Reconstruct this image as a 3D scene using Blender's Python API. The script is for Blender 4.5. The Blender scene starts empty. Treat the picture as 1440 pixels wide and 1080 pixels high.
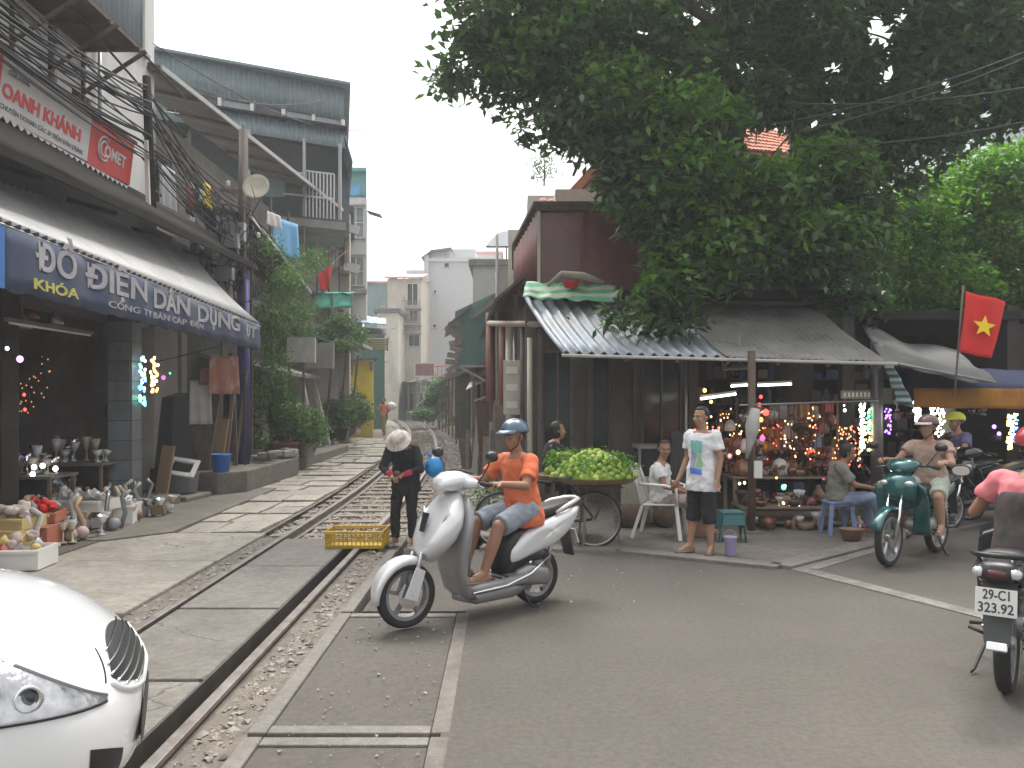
import bpy, bmesh, math, random
import numpy as np
from mathutils import Vector, Matrix, Euler
from mathutils import noise as mnoise
V = Vector; R = math.radians; PI = math.pi
rng = random.Random(7)
U = rng.uniform
sc = bpy.context.scene
col = sc.collection
F, HC, HY = 1150.0, 1.68, 565.0
# ---------------------------------------------------------------- camera, light, exposure
cd = bpy.data.cameras.new('camera'); cam = bpy.data.objects.new('camera', cd); col.objects.link(cam)
cam.location = (0, 0, HC); cam.rotation_euler = (R(90), 0, 0)
cd.lens = 36*F/1440; cd.sensor_width = 36; cd.shift_y = (HY-540)/1440; cd.clip_start = .05; cd.clip_end = 1500
sc.camera = cam
w = bpy.data.worlds.new('World'); sc.world = w; w.use_nodes = True
nt = w.node_tree; nt.nodes.clear()
sky = nt.nodes.new('ShaderNodeTexSky'); sky.sky_type = 'NISHITA'; sky.sun_disc = False
sky.sun_elevation = R(62); sky.sun_rotation = R(-35); sky.dust_density = 6; sky.air_density = 1.5; sky.ozone_density = 1
hs = nt.nodes.new('ShaderNodeHueSaturation'); hs.inputs['Saturation'].default_value = .05
bg = nt.nodes.new('ShaderNodeBackground'); bg.inputs['Strength'].default_value = .15
wo = nt.nodes.new('ShaderNodeOutputWorld')
nt.links.new(sky.outputs[0], hs.inputs['Color']); nt.links.new(hs.outputs[0], bg.inputs[0]); nt.links.new(bg.outputs[0], wo.inputs[0])
sl = bpy.data.lights.new('sun', 'SUN'); sl.energy = 1.1; sl.angle = R(11); sl.color = (1, .95, .88)
so = bpy.data.objects.new('sun', sl); col.objects.link(so); so.rotation_euler = (R(28), 0, R(-35+180))
sc.view_settings.view_transform = 'Standard'; sc.view_settings.look = 'None'
sc.view_settings.exposure = 1.25; sc.view_settings.gamma = 1
sc.render.film_transparent = False
sc.cycles.max_bounces = 6; sc.cycles.transparent_max_bounces = 12; sc.cycles.volume_bounces = 0
# ---------------------------------------------------------------- helpers
def P(px, py, Y): return V(((px-720)/F*Y, Y, HC-(py-HY)/F*Y))
def X(px, Y): return (px-720)/F*Y
def Z(py, Y): return HC-(py-HY)/F*Y
def gz(Y): return .01*max(0., Y-15)
def XC(Y): return -2.14-.018*Y-.0022*max(0., Y-13)**2
_m = {}
def mat(name, c, rough=.7, metal=0., var=.14, scale=5., bump=.15, bs=60., dirt=None, da=.4, ds=2., emit=0., trans=0., coat=0., rnd=0., alpha=1., stripe=None, spec=.5, sss=0, speck=0, crack=0):
    if name in _m: return _m[name]
    m = bpy.data.materials.new(name); m.use_nodes = True; t = m.node_tree; n = t.nodes; L = t.links
    b = n['Principled BSDF']; b.inputs['Roughness'].default_value = rough; b.inputs['Metallic'].default_value = metal
    b.inputs['Specular IOR Level'].default_value = spec
    tc = n.new('ShaderNodeTexCoord'); no = n.new('ShaderNodeTexNoise'); no.inputs['Scale'].default_value = scale; no.inputs['Detail'].default_value = 8
    no.inputs['Roughness'].default_value = .65
    L.new(tc.outputs['Object'], no.inputs['Vector'])
    cr = n.new('ShaderNodeValToRGB'); e = cr.color_ramp.elements
    e[0].position = .3; e[1].position = .7
    e[0].color = [x*(1-var) for x in c]+[1]; e[1].color = [min(1, x*(1+var)) for x in c]+[1]
    L.new(no.outputs['Fac'], cr.inputs[0]); out = cr.outputs[0]
    if dirt:
        d = n.new('ShaderNodeTexNoise'); d.inputs['Scale'].default_value = ds; d.inputs['Detail'].default_value = 10; d.inputs['Roughness'].default_value = .7
        mp = n.new('ShaderNodeMapping'); mp.inputs['Scale'].default_value = (1, 1, .35); mp.inputs['Location'].default_value = (3.1, 7.7, 1.3)
        L.new(tc.outputs['Object'], mp.inputs[0]); L.new(mp.outputs[0], d.inputs['Vector'])
        r2 = n.new('ShaderNodeValToRGB'); r2.color_ramp.elements[0].position = .48; r2.color_ramp.elements[1].position = .68
        r2.color_ramp.elements[1].color = (da, da, da, 1); L.new(d.outputs['Fac'], r2.inputs[0])
        mx = n.new('ShaderNodeMixRGB'); mx.inputs[2].default_value = list(dirt)+[1]; L.new(r2.outputs[0], mx.inputs[0]); L.new(out, mx.inputs[1]); out = mx.outputs[0]
    if stripe:   # (axis, scale, colour)
        s = n.new('ShaderNodeTexWave'); s.inputs['Scale'].default_value = stripe[1]; s.bands_direction = stripe[0]; s.inputs['Distortion'].default_value = stripe[3] if len(stripe) > 3 else 0
        L.new(tc.outputs['Object'], s.inputs[0]); r3 = n.new('ShaderNodeValToRGB'); r3.color_ramp.elements[0].position = .45; r3.color_ramp.elements[1].position = .55
        L.new(s.outputs['Fac'], r3.inputs[0]); mx = n.new('ShaderNodeMixRGB'); mx.inputs[2].default_value = list(stripe[2])+[1]
        L.new(r3.outputs[0], mx.inputs[0]); L.new(out, mx.inputs[1]); out = mx.outputs[0]
    if speck:
        sp_ = n.new('ShaderNodeTexNoise'); sp_.inputs['Scale'].default_value = speck; sp_.inputs['Detail'].default_value = 3; L.new(tc.outputs['Object'], sp_.inputs['Vector'])
        s2 = n.new('ShaderNodeTexNoise'); s2.inputs['Scale'].default_value = speck*.18; s2.inputs['Detail'].default_value = 5; L.new(tc.outputs['Object'], s2.inputs['Vector'])
        ad = n.new('ShaderNodeMath'); ad.operation = 'MULTIPLY'; L.new(sp_.outputs['Fac'], ad.inputs[0]); L.new(s2.outputs['Fac'], ad.inputs[1])
        mr = n.new('ShaderNodeMapRange'); mr.inputs[1].default_value = .12; mr.inputs[2].default_value = .38; mr.inputs[3].default_value = .78; mr.inputs[4].default_value = 1.22; L.new(ad.outputs[0], mr.inputs[0])
        mm = n.new('ShaderNodeVectorMath'); mm.operation = 'SCALE'; L.new(out, mm.inputs[0]); L.new(mr.outputs[0], mm.inputs['Scale']); out = mm.outputs[0]
    if crack:
        vo = n.new('ShaderNodeTexVoronoi'); vo.feature = 'DISTANCE_TO_EDGE'; vo.inputs['Scale'].default_value = crack
        wn = n.new('ShaderNodeTexNoise'); wn.inputs['Scale'].default_value = 3; wn.inputs['Detail'].default_value = 6; L.new(tc.outputs['Object'], wn.inputs['Vector'])
        va = n.new('ShaderNodeVectorMath'); va.operation = 'ADD'; L.new(tc.outputs['Object'], va.inputs[0]); vs_ = n.new('ShaderNodeVectorMath'); vs_.operation = 'SCALE'; vs_.inputs['Scale'].default_value = .35
        L.new(wn.outputs['Color'], vs_.inputs[0]); L.new(vs_.outputs[0], va.inputs[1]); L.new(va.outputs[0], vo.inputs['Vector'])
        c1 = n.new('ShaderNodeMath'); c1.operation = 'LESS_THAN'; c1.inputs[1].default_value = .006; L.new(vo.outputs['Distance'], c1.inputs[0])
        mk = n.new('ShaderNodeTexNoise'); mk.inputs['Scale'].default_value = .6; mk.inputs['Detail'].default_value = 3; L.new(tc.outputs['Object'], mk.inputs['Vector'])
        m1 = n.new('ShaderNodeMath'); m1.operation = 'GREATER_THAN'; m1.inputs[1].default_value = .54; L.new(mk.outputs['Fac'], m1.inputs[0])
        m2 = n.new('ShaderNodeMath'); m2.operation = 'MULTIPLY'; L.new(c1.outputs[0], m2.inputs[0]); L.new(m1.outputs[0], m2.inputs[1]); m3 = n.new('ShaderNodeMath'); m3.operation = 'MULTIPLY'; m3.inputs[1].default_value = .65; L.new(m2.outputs[0], m3.inputs[0])
        mx = n.new('ShaderNodeMixRGB'); mx.inputs[2].default_value = (.035, .032, .028, 1); L.new(m3.outputs[0], mx.inputs[0]); L.new(out, mx.inputs[1]); out = mx.outputs[0]
    if rnd:
        oi = n.new('ShaderNodeObjectInfo'); mr = n.new('ShaderNodeMapRange'); mr.inputs[3].default_value = 1-rnd; mr.inputs[4].default_value = 1+rnd
        L.new(oi.outputs['Random'], mr.inputs[0]); mm = n.new('ShaderNodeVectorMath'); mm.operation = 'SCALE'
        L.new(out, mm.inputs[0]); L.new(mr.outputs[0], mm.inputs['Scale']); out = mm.outputs[0]
    L.new(out, b.inputs['Base Color'])
    if bump:
        bn = n.new('ShaderNodeTexNoise'); bn.inputs['Scale'].default_value = bs; bn.inputs['Detail'].default_value = 6
        L.new(tc.outputs['Object'], bn.inputs['Vector']); bu = n.new('ShaderNodeBump'); bu.inputs['Strength'].default_value = bump; bu.inputs['Distance'].default_value = .01
        L.new(bn.outputs['Fac'], bu.inputs['Height']); L.new(bu.outputs[0], b.inputs['Normal'])
        rr = n.new('ShaderNodeMapRange'); rr.inputs[3].default_value = max(0, rough-.1); rr.inputs[4].default_value = min(1, rough+.1)
        L.new(no.outputs['Fac'], rr.inputs[0]); L.new(rr.outputs[0], b.inputs['Roughness'])
    if emit: b.inputs['Emission Color'].default_value = list(c)+[1]; b.inputs['Emission Strength'].default_value = emit
    if trans: b.inputs['Transmission Weight'].default_value = trans
    if coat: b.inputs['Coat Weight'].default_value = coat; b.inputs['Coat Roughness'].default_value = .06
    if alpha < 1: b.inputs['Alpha'].default_value = alpha
    if sss: b.inputs['Subsurface Weight'].default_value = sss; b.inputs['Subsurface Scale'].default_value = .01
    _m[name] = m; return m

class MB:
    def __init__(s): s.v = []; s.f = []
    def add(s, vs, fs):
        k = len(s.v); s.v += [tuple(p) for p in vs]; s.f += [tuple(i+k for i in f) for f in fs]; return s
    def box(s, c, d, rot=None):
        if isinstance(rot, (int, float)): rot = Matrix.Rotation(rot, 3, 'Z')
        c = V(c); vs = []
        for sx in (-.5, .5):
            for sy in (-.5, .5):
                for sz in (-.5, .5):
                    p = V((sx*d[0], sy*d[1], sz*d[2]))
                    if rot: p = rot @ p
                    vs.append(c+p)
        return s.add(vs, [(0,1,3,2),(4,6,7,5),(0,4,5,1),(2,3,7,6),(0,2,6,4),(1,5,7,3)])
    def mm(s, a, b): # box from min to max
        a = V(a); b = V(b); return s.box((a+b)/2, [abs(x) for x in (b-a)])
    def bar(s, a, b, wd, h=None, up=(0, 0, 1)):
        a = V(a); b = V(b); h = h or wd; d = b-a; L = d.length
        if L < 1e-6: return s
        d.normalize(); up = V(up)
        if abs(d.dot(up)) > .98: up = V((0, 1, 0)) if abs(d.y) < .9 else V((1, 0, 0))
        x = d.cross(up).normalized(); y = x.cross(d)
        vs = [a+x*sx*wd/2+y*sy*h/2+d*t for t in (0, L) for sx, sy in ((-1,-1),(1,-1),(1,1),(-1,1))]
        return s.add(vs, [(3,2,1,0),(4,5,6,7),(0,1,5,4),(1,2,6,5),(2,3,7,6),(3,0,4,7)])
    def tube(s, pts, r, n=8, closed=False):
        pts = [V(p) for p in pts]; N = len(pts); rs = r if isinstance(r, (list, tuple)) else [r]*N
        t0 = (pts[1]-pts[0]).normalized(); a = V((0, 0, 1)) if abs(t0.z) < .9 else V((1, 0, 0))
        x = t0.cross(a).normalized(); vs = []; fs = []
        for i, p in enumerate(pts):
            if closed: t = (pts[(i+1) % N]-pts[i-1]).normalized()
            else: t = (pts[min(i+1, N-1)]-pts[max(i-1, 0)]).normalized()
            x = (x-t*x.dot(t)).normalized(); y = t.cross(x)
            vs += [p+(x*math.cos(2*PI*k/n)+y*math.sin(2*PI*k/n))*rs[i] for k in range(n)]
        for i in range(N if closed else N-1):
            j = (i+1) % N
            fs += [(i*n+k, i*n+(k+1) % n, j*n+(k+1) % n, j*n+k) for k in range(n)]
        if not closed: fs += [tuple(range(n))[::-1], tuple((N-1)*n+k for k in range(n))]
        return s.add(vs, fs)
    def loft(s, secs, n=16, cap=True):   # (centre, u, v, exponent)
        vs = []; fs = []
        for q in secs:
            c, u, v = V(q[0]), V(q[1]), V(q[2]); e = q[3] if len(q) > 3 else 2
            for k in range(n):
                a = 2*PI*k/n; ca, sa = math.cos(a), math.sin(a)
                vs.append(c+u*math.copysign(abs(ca)**(2/e), ca)+v*math.copysign(abs(sa)**(2/e), sa))
        for i in range(len(secs)-1):
            fs += [(i*n+k, i*n+(k+1) % n, (i+1)*n+(k+1) % n, (i+1)*n+k) for k in range(n)]
        if cap: fs += [tuple(range(n))[::-1], tuple((len(secs)-1)*n+k for k in range(n))]
        return s.add(vs, fs)
    def ell(s, c, r, rot=None, seg=14, rings=9):
        if isinstance(r, (int, float)): r = (r, r, r)
        c = V(c); vs = [V((0, 0, r[2]))]; fs = []
        for i in range(1, rings):
            t = PI*i/rings
            vs += [V((r[0]*math.sin(t)*math.cos(2*PI*k/seg), r[1]*math.sin(t)*math.sin(2*PI*k/seg), r[2]*math.cos(t))) for k in range(seg)]
        vs.append(V((0, 0, -r[2]))); e = len(vs)-1
        fs += [(0, 1+k, 1+(k+1) % seg) for k in range(seg)]
        for i in range(rings-2):
            a = 1+i*seg; b = a+seg
            fs += [(a+k, b+k, b+(k+1) % seg, a+(k+1) % seg) for k in range(seg)]
        a = 1+(rings-2)*seg; fs += [(e, a+(k+1) % seg, a+k) for k in range(seg)]
        return s.add([c+(rot @ p if rot else p) for p in vs], fs)
    def limb(s, a, b, ra, rb, n=12):
        a = V(a); b = V(b); s.tube([a, a.lerp(b, .5), b], [ra, (ra+rb)/2, rb], n); s.ell(a, ra*1.0, seg=n); s.ell(b, rb*1.0, seg=n); return s
    def lathe(s, prof, c=(0, 0, 0), n=16, rot=None, cap=True):
        c = V(c); vs = []
        for r, z in prof:
            for k in range(n):
                p = V((r*math.cos(2*PI*k/n), r*math.sin(2*PI*k/n), z)); vs.append(c+(rot @ p if rot else p))
        fs = []
        for i in range(len(prof)-1): fs += [(i*n+k, i*n+(k+1) % n, (i+1)*n+(k+1) % n, (i+1)*n+k) for k in range(n)]
        if cap: fs += [tuple(range(n))[::-1], tuple((len(prof)-1)*n+k for k in range(n))]
        return s.add(vs, fs)
    def prism(s, poly, d):   # closed polygon (3-D points) extruded by vector d
        n = len(poly); d = V(d); vs = [V(p) for p in poly]+[V(p)+d for p in poly]
        return s.add(vs, [tuple(range(n))[::-1], tuple(range(n, 2*n))]+[(i, (i+1) % n, (i+1) % n+n, i+n) for i in range(n)])
    def sheet(s, a, b, c, d, nu=2, nv=2, thick=.02, fn=None):  # corners a(0,0) b(1,0) c(1,1) d(0,1)
        a, b, c, d = V(a), V(b), V(c), V(d); nrm = (b-a).cross(d-a).normalized(); vs = []
        for side in (0, 1):
            for j in range(nv+1):
                for i in range(nu+1):
                    u, v = i/nu, j/nv; p = a.lerp(b, u).lerp(d.lerp(c, u), v)
                    if fn: p = p+nrm*fn(u, v)
                    vs.append(p-nrm*thick*side)
        W = nu+1; K = W*(nv+1); fs = []
        for j in range(nv):
            for i in range(nu):
                q = j*W+i; fs.append((q, q+1, q+W+1, q+W)); fs.append((K+q, K+q+W, K+q+W+1, K+q+1))
        for i in range(nu): fs.append((i+K, i+1+K, i+1, i)); q = nv*W+i; fs.append((q, q+1, q+1+K, q+K))
        for j in range(nv): q = j*W; fs.append((q, q+W, q+W+K, q+K)); q = j*W+nu; fs.append((q+K, q+W+K, q+W, q))
        return s.add(vs, fs)
    def build(s, name, m=None, parent=None, smooth=False, bev=0, world=False, kind=None, seg=2, ang=None):
        me = bpy.data.meshes.new(name); me.from_pydata(s.v, [], s.f)
        if m: me.materials.append(m)
        if smooth: me.polygons.foreach_set('use_smooth', [True]*len(me.polygons))
        me.update()
        if smooth and ang is not None: me.set_sharp_from_angle(angle=R(ang))
        o = bpy.data.objects.new(name, me); col.objects.link(o)
        if bev:
            md = o.modifiers.new('b', 'BEVEL'); md.width = bev; md.segments = seg; md.limit_method = 'ANGLE'; md.angle_limit = R(40)
        if parent: par(o, parent, world)
        if kind: o['kind'] = kind
        return o
def par(o, p, world=False):
    o.parent = p
    if world:
        M = Matrix.LocRotScale(p.location, p.rotation_euler, None)
        if p.parent is None: o.matrix_parent_inverse = M.inverted()
def tag(o, label, cat=None, group=None, kind=None):
    o['label'] = label
    if cat: o['category'] = cat
    if group: o['group'] = group
    if kind: o['kind'] = kind
    return o
def thing(name, label, cat, loc=(0, 0, 0), rz=0, group=None, kind=None):
    o = bpy.data.objects.new(name, None); col.objects.link(o); o.location = loc; o.rotation_euler = (0, 0, rz); o.empty_display_size = .1
    return tag(o, label, cat, group, kind)
def struct(name, mb, m, **k): return mb.build(name, m, kind='structure', **k)
def lab(o, s): o['label'] = s; return o
KIDS = {}
def dup(o, loc=None, rz=None, label=None, group=None, scale=None, parent=None):
    c = o.copy(); col.objects.link(c)
    if parent: c.parent = parent
    for ch in [x for x in bpy.data.objects if x.parent == o]: dup(ch, parent=c)
    if loc is not None: c.location = loc
    if rz is not None: c.rotation_euler = (0, 0, rz)
    if scale is not None: c.scale = (scale,)*3 if isinstance(scale, (int, float)) else scale
    if label: c['label'] = label
    if group: c['group'] = group
    return c
def shared(me_obj, parent=None, loc=(0, 0, 0), rot=(0, 0, 0), scale=None, name=None):
    c = bpy.data.objects.new(name or me_obj.name.split('.')[0], me_obj.data); col.objects.link(c); c.location = loc; c.rotation_euler = rot
    if scale: c.scale = scale
    if parent: c.parent = parent
    return c
def setm(o, m): # object-level material on shared mesh
    if not o.material_slots: return
    o.material_slots[0].link = 'OBJECT'; o.material_slots[0].material = m
def text(s, size, m, name='lettering', parent=None, depth=.006, bold=.0, origin=(0, 0, 0), right=(0, 1, 0), up=(0, 0, 1), fit=None, align='LEFT', label=None, world=True):
    cu = bpy.data.curves.new(name, 'FONT'); cu.body = s; cu.size = size; cu.extrude = depth; cu.offset = bold; cu.resolution_u = 3; cu.align_x = align
    o = bpy.data.objects.new(name, cu); col.objects.link(o); bpy.context.view_layer.update()
    me = bpy.data.meshes.new_from_object(o); bpy.data.objects.remove(o)
    if not me.vertices: return None
    xs = [v.co.x for v in me.vertices]; sx = 1
    if fit: sx = fit/(max(xs)-min(xs))
    rt = V(right).normalized(); uv = V(up); nn = rt.cross(uv).normalized()
    M = Matrix(((rt.x*sx, uv.x, nn.x, origin[0]), (rt.y*sx, uv.y, nn.y, origin[1]), (rt.z*sx, uv.z, nn.z, origin[2]), (0, 0, 0, 1)))
    if fit and align == 'LEFT': M = M @ Matrix.Translation((-min(xs), 0, 0))
    me.transform(M); me.materials.clear(); me.materials.append(m)
    ob = bpy.data.objects.new(name, me); col.objects.link(ob)
    if parent: par(ob, parent, world)
    if label: ob['label'] = label
    return ob
def sag(a, b, s, n=10):
    a = V(a); b = V(b); return [a.lerp(b, i/n)-V((0, 0, 4*s*(i/n)*(1-i/n))) for i in range(n+1)]
def leafmesh(name, cen, rad, n, L, Wd, m, seed=0, parent=None, world=True, kind=None, shell=.55, droop=.5, cut=None, clump=14, cs=.22):
    """n leaves in clumps spread through ellipsoids (cen, rad lists)"""
    rs = np.random.RandomState(seed); cen = np.array([list(c) for c in cen], float); rad = np.array([list(r) for r in rad], float)
    vol = np.prod(rad, 1)**(2/3); pr = vol/vol.sum(); nc = max(1, n//clump)
    bi = rs.choice(len(cen), nc, p=pr); d = rs.normal(size=(nc, 3)); d /= np.linalg.norm(d, axis=1)[:, None]
    rr = shell+(1.08-shell)*rs.rand(nc)**.7; cc = cen[bi]+rad[bi]*d*rr[:, None]
    ct = rs.rand(nc); p = np.repeat(cc, clump, 0)+rs.normal(size=(nc*clump, 3))*cs*np.array([1, 1, .6]); tint = np.repeat(ct, clump)*.6+rs.rand(nc*clump)*.4
    if cut is not None:
        k = cut(p); p = p[k]; tint = tint[k]
    N = len(p); ax = rs.normal(size=(N, 3)); ax[:, 2] = ax[:, 2]*.5-droop; ax /= np.linalg.norm(ax, axis=1)[:, None]
    up = rs.normal(size=(N, 3))*.55; up[:, 2] += 1; sd = np.cross(ax, up); sd /= np.linalg.norm(sd, axis=1)[:, None]; nn = np.cross(sd, ax)
    l = (L*(.7+.6*rs.rand(N)))[:, None]; wd = (Wd*(.7+.6*rs.rand(N)))[:, None]
    a = p; b = p+ax*l*.45+sd*wd*.5+nn*wd*.18; c = p+ax*l; e = p+ax*l*.45-sd*wd*.5+nn*wd*.18
    vs = np.stack([a, b, c, e], 1).reshape(-1, 3); ids = np.arange(N)*4
    tr = np.stack([ids, ids+1, ids+2, ids, ids+2, ids+3], 1).reshape(-1)
    me = bpy.data.meshes.new(name); me.vertices.add(len(vs)); me.vertices.foreach_set('co', vs.astype('f').ravel())
    me.loops.add(len(tr)); me.loops.foreach_set('vertex_index', tr.astype('i')); nf = len(tr)//3
    me.polygons.add(nf); me.polygons.foreach_set('loop_start', (np.arange(nf)*3).astype('i')); me.polygons.foreach_set('loop_total', np.full(nf, 3, 'i'))
    me.update(calc_edges=True)
    at = me.attributes.new('tint', 'FLOAT', 'POINT'); at.data.foreach_set('value', np.repeat(tint, 4).astype('f'))
    me.materials.append(m); o = bpy.data.objects.new(name, me); col.objects.link(o)
    if parent: par(o, parent, world)
    if kind: o['kind'] = kind
    return o
def leafmat(name, c1, c2, tl=.35, rough=.42):
    m = bpy.data.materials.new(name); m.use_nodes = True; t = m.node_tree; n = t.nodes; L = t.links; b = n['Principled BSDF']; b.inputs['Roughness'].default_value = rough
    a = n.new('ShaderNodeAttribute'); a.attribute_name = 'tint'; cr = n.new('ShaderNodeValToRGB')
    cr.color_ramp.elements[0].color = list(c1)+[1]; cr.color_ramp.elements[1].color = list(c2)+[1]; L.new(a.outputs['Fac'], cr.inputs[0]); L.new(cr.outputs[0], b.inputs['Base Color'])
    tr = n.new('ShaderNodeBsdfTranslucent'); g = n.new('ShaderNodeMixRGB'); g.blend_type = 'MULTIPLY'; g.inputs[0].default_value = 1; g.inputs[2].default_value = (1.6, 1.9, .7, 1)
    L.new(cr.outputs[0], g.inputs[1]); L.new(g.outputs[0], tr.inputs[0]); mx = n.new('ShaderNodeMixShader'); mx.inputs[0].default_value = tl
    L.new(b.outputs[0], mx.inputs[1]); L.new(tr.outputs[0], mx.inputs[2]); L.new(mx.outputs[0], n['Material Output'].inputs[0]); return m
# ---------------------------------------------------------------- materials
PATHM = mat('path_slab', (.30,.275,.235), .85, var=.18, scale=3, bump=.6, bs=70, dirt=(.19,.17,.14), da=.7, ds=1.5, rnd=.14, speck=80, crack=.8)
ASPH = mat('asphalt', (.092,.0805,.068), .85, var=.14, scale=.9, bump=.7, bs=160, dirt=(.12,.107,.092), da=.6, ds=.4, speck=150)
CONC = mat('concrete', (.18,.165,.144), .85, var=.16, scale=3, bump=.45, bs=90, dirt=(.13,.12,.105), da=.6, ds=1.7, speck=90)
CONC2 = mat('worn_concrete_slab', (.175,.16,.14), .8, var=.2, scale=3, bump=.6, bs=70, dirt=(.11,.099,.084), da=.8, ds=1.3, rnd=.1, speck=80, crack=.8)
PAVE = mat('pavement_concrete', (.155,.14,.12), .9, var=.2, scale=2, bump=.5, bs=60, dirt=(.11,.10,.088), da=.75, ds=1.1, speck=70)
EARTH = mat('earth', (.2,.175,.145), .95, var=.25, scale=5, bump=.6, bs=40, dirt=(.1,.09,.075), da=.6, ds=3)
STONE = mat('ballast_stone', (.31,.285,.245), .9, var=.3, scale=9, bump=.3, bs=50)
RAIL = mat('rail_steel', (.24,.215,.2), .45, .6, var=.25, scale=8, bump=.2, dirt=(.11,.075,.05), da=.8, ds=8)
RUST = mat('rusty_steel', (.13,.095,.075), .75, .3, var=.3, scale=12, bump=.3, dirt=(.1,.06,.035), da=.6, ds=9)
WOOD = mat('weathered_wood', (.2,.165,.13), .85, var=.25, scale=6, bump=.4, dirt=(.1,.08,.065), da=.6, ds=5)
PAINTW = mat('road_paint', (.19,.178,.158), .9, var=.25, scale=5, bump=.3, dirt=(.12,.108,.094), da=.95, ds=4, speck=90)
IRON = mat('galvanised_iron', (.42,.44,.46), .5, .45, var=.15, scale=3, bump=.15, dirt=(.26,.24,.22), da=.7, ds=1.5)
IROND = mat('dirty_roofing', (.13,.125,.12), .85, .0, var=.25, scale=4, bump=.3, dirt=(.075,.068,.06), da=.8, ds=2.5)
BLACK = mat('black_plastic', (.02,.02,.022), .4, var=.1, bump=.05)
RUBBER = mat('tyre_rubber', (.025,.024,.024), .85, var=.2, bump=.3)
DARK = mat('dark_matte', (.03,.028,.026), .9, var=.3, scale=3, spec=.15)
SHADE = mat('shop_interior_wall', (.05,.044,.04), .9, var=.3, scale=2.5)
CHROME = mat('chrome', (.75,.75,.76), .12, 1., var=.03, bump=0)
STEELG = mat('grey_steel', (.3,.3,.31), .4, .7, var=.1, bump=.05)
WHITEW = mat('white_plaster', (.6,.6,.59), .85, var=.07, scale=2, dirt=(.38,.37,.35), da=.6, ds=.9)
GREYW = mat('grey_plaster', (.33,.32,.3), .9, var=.15, scale=2, dirt=(.19,.18,.165), da=.7, ds=1.1)
BEIGE = mat('beige_plaster', (.5,.45,.38), .9, var=.1, scale=2, dirt=(.3,.27,.23), da=.6, ds=1.)
CREAM = mat('cream_plaster', (.55,.52,.44), .9, var=.1, scale=2, dirt=(.34,.3,.26), da=.6, ds=1.)
TEALW = mat('teal_cladding', (.17,.25,.245), .7, var=.12, scale=2, dirt=(.11,.14,.14), da=.5, ds=1.5)
GREENW = mat('dark_green_cladding', (.06,.15,.125), .7, var=.15, scale=2, dirt=(.04,.08,.07), da=.6, ds=1.5)
MAROON = mat('maroon_sheet', (.19,.075,.062), .55, var=.2, scale=2, dirt=(.085,.045,.04), da=.6, ds=2)
YELLOW = mat('yellow_plaster', (.72,.56,.06), .85, var=.1, scale=2, dirt=(.42,.34,.1), da=.5, ds=1.2)
BLUEP = mat('blue_paint', (.035,.055,.26), .6, var=.2, scale=8, dirt=(.1,.09,.09), da=.5, ds=6)
TARPB = mat('blue_tarpaulin', (.12,.36,.62), .6, var=.2, scale=3)
TARPG = mat('green_tarpaulin', (.05,.33,.24), .65, var=.2, scale=3, dirt=(.1,.2,.15), da=.5)
GLASSD = mat('dark_window_glass', (.035,.045,.05), .12, var=.3, scale=2, bump=0)
GLASSL = mat('pale_window_glass', (.3,.34,.36), .15, var=.2, scale=2, bump=0)
TILE = mat('clay_roof_tile', (.33,.12,.07), .85, var=.25, scale=6, dirt=(.14,.08,.06), da=.6, ds=3)
PINKR = mat('pink_sheet_roof', (.6,.3,.3), .7, var=.1, scale=3)
CABLE = mat('cable_rubber', (.03,.03,.033), .7, var=.1, bump=0)
TERRA = mat('terracotta', (.2,.09,.06), .85, var=.2, scale=6, dirt=(.1,.06,.05))
CARDB = mat('cardboard', (.36,.25,.15), .9, var=.12, scale=5)
PLW = mat('white_plastic', (.72,.71,.68), .4, var=.04, bump=.03)
RED = mat('red_fabric', (.62,.03,.025), .8, var=.08, scale=4)
YEL = mat('star_yellow', (.85,.65,.03), .8, var=.04)
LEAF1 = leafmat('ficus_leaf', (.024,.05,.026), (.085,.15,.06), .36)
LEAF2 = leafmat('bright_leaf', (.045,.11,.02), (.15,.29,.05), .42)
LEAF3 = leafmat('bush_leaf', (.03,.07,.022), (.1,.19,.05), .35)
BARK = mat('bark', (.07,.06,.05), .95, var=.3, scale=8, bump=.6, bs=25)
def glow(name, c, e):
    e = min(e, 3.2)*.8; name = name+'_%g' % e
    return mat(name, c, .4, bump=0, var=.02, emit=e)
# ================================================================ ground, road, track
gm = MB(); ys = [-80, 0, 15, 45, 90, 400]
def gzb(y): return gz(min(y, 90))
for i in range(len(ys)-1):
    a, b = ys[i], ys[i+1]
    gm.add([(-400, a, gzb(a)-.2), (400, a, gzb(a)-.2), (400, b, gzb(b)-.2), (-400, b, gzb(b)-.2)], [(0, 1, 2, 3)])
struct('ground', gm, EARTH)
road = MB().prism([(-.30, -12, -.15), (60, -12, -.15), (60, 14, -.15), (6.6, 11.4, -.15), (4.4, 9.7, -.15), (2.7, 8.2, -.15), (1.2, 9.1, -.15), (-.35, 9.3, -.15), (-1.2, 9.3, -.15), (-1.2, 6.56, -.15), (-.37, 6.56, -.15)], (0, 0, .15))
struct('road', road, ASPH)
struct('road', MB().prism([(-60, -12, -.15), (-5.0, -12, -.15), (-5.0, 9.9, -.15), (-60, 9.9, -.15)], (0, 0, .147)), ASPH)
pv = MB().prism([(-.35, 9.42, -.1), (1.2, 9.22, -.1), (2.7, 8.32, -.1), (4.4, 9.82, -.1), (6.6, 11.52, -.1), (60, 14.1, -.1), (60, 32, -.1), (.1, 32, -.1), (.1, 12.6, -.1)], (0, 0, .125))
struct('pavement', pv, PAVE)
kb = MB()
ks = [(-.35, 9.36), (1.2, 9.16), (2.7, 8.26), (4.4, 9.76), (6.6, 11.46)]
for a, b in zip(ks, ks[1:]): kb.bar((*a, -.03), (*b, -.03), .24, .13)
struct('kerb', kb, CONC)
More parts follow.
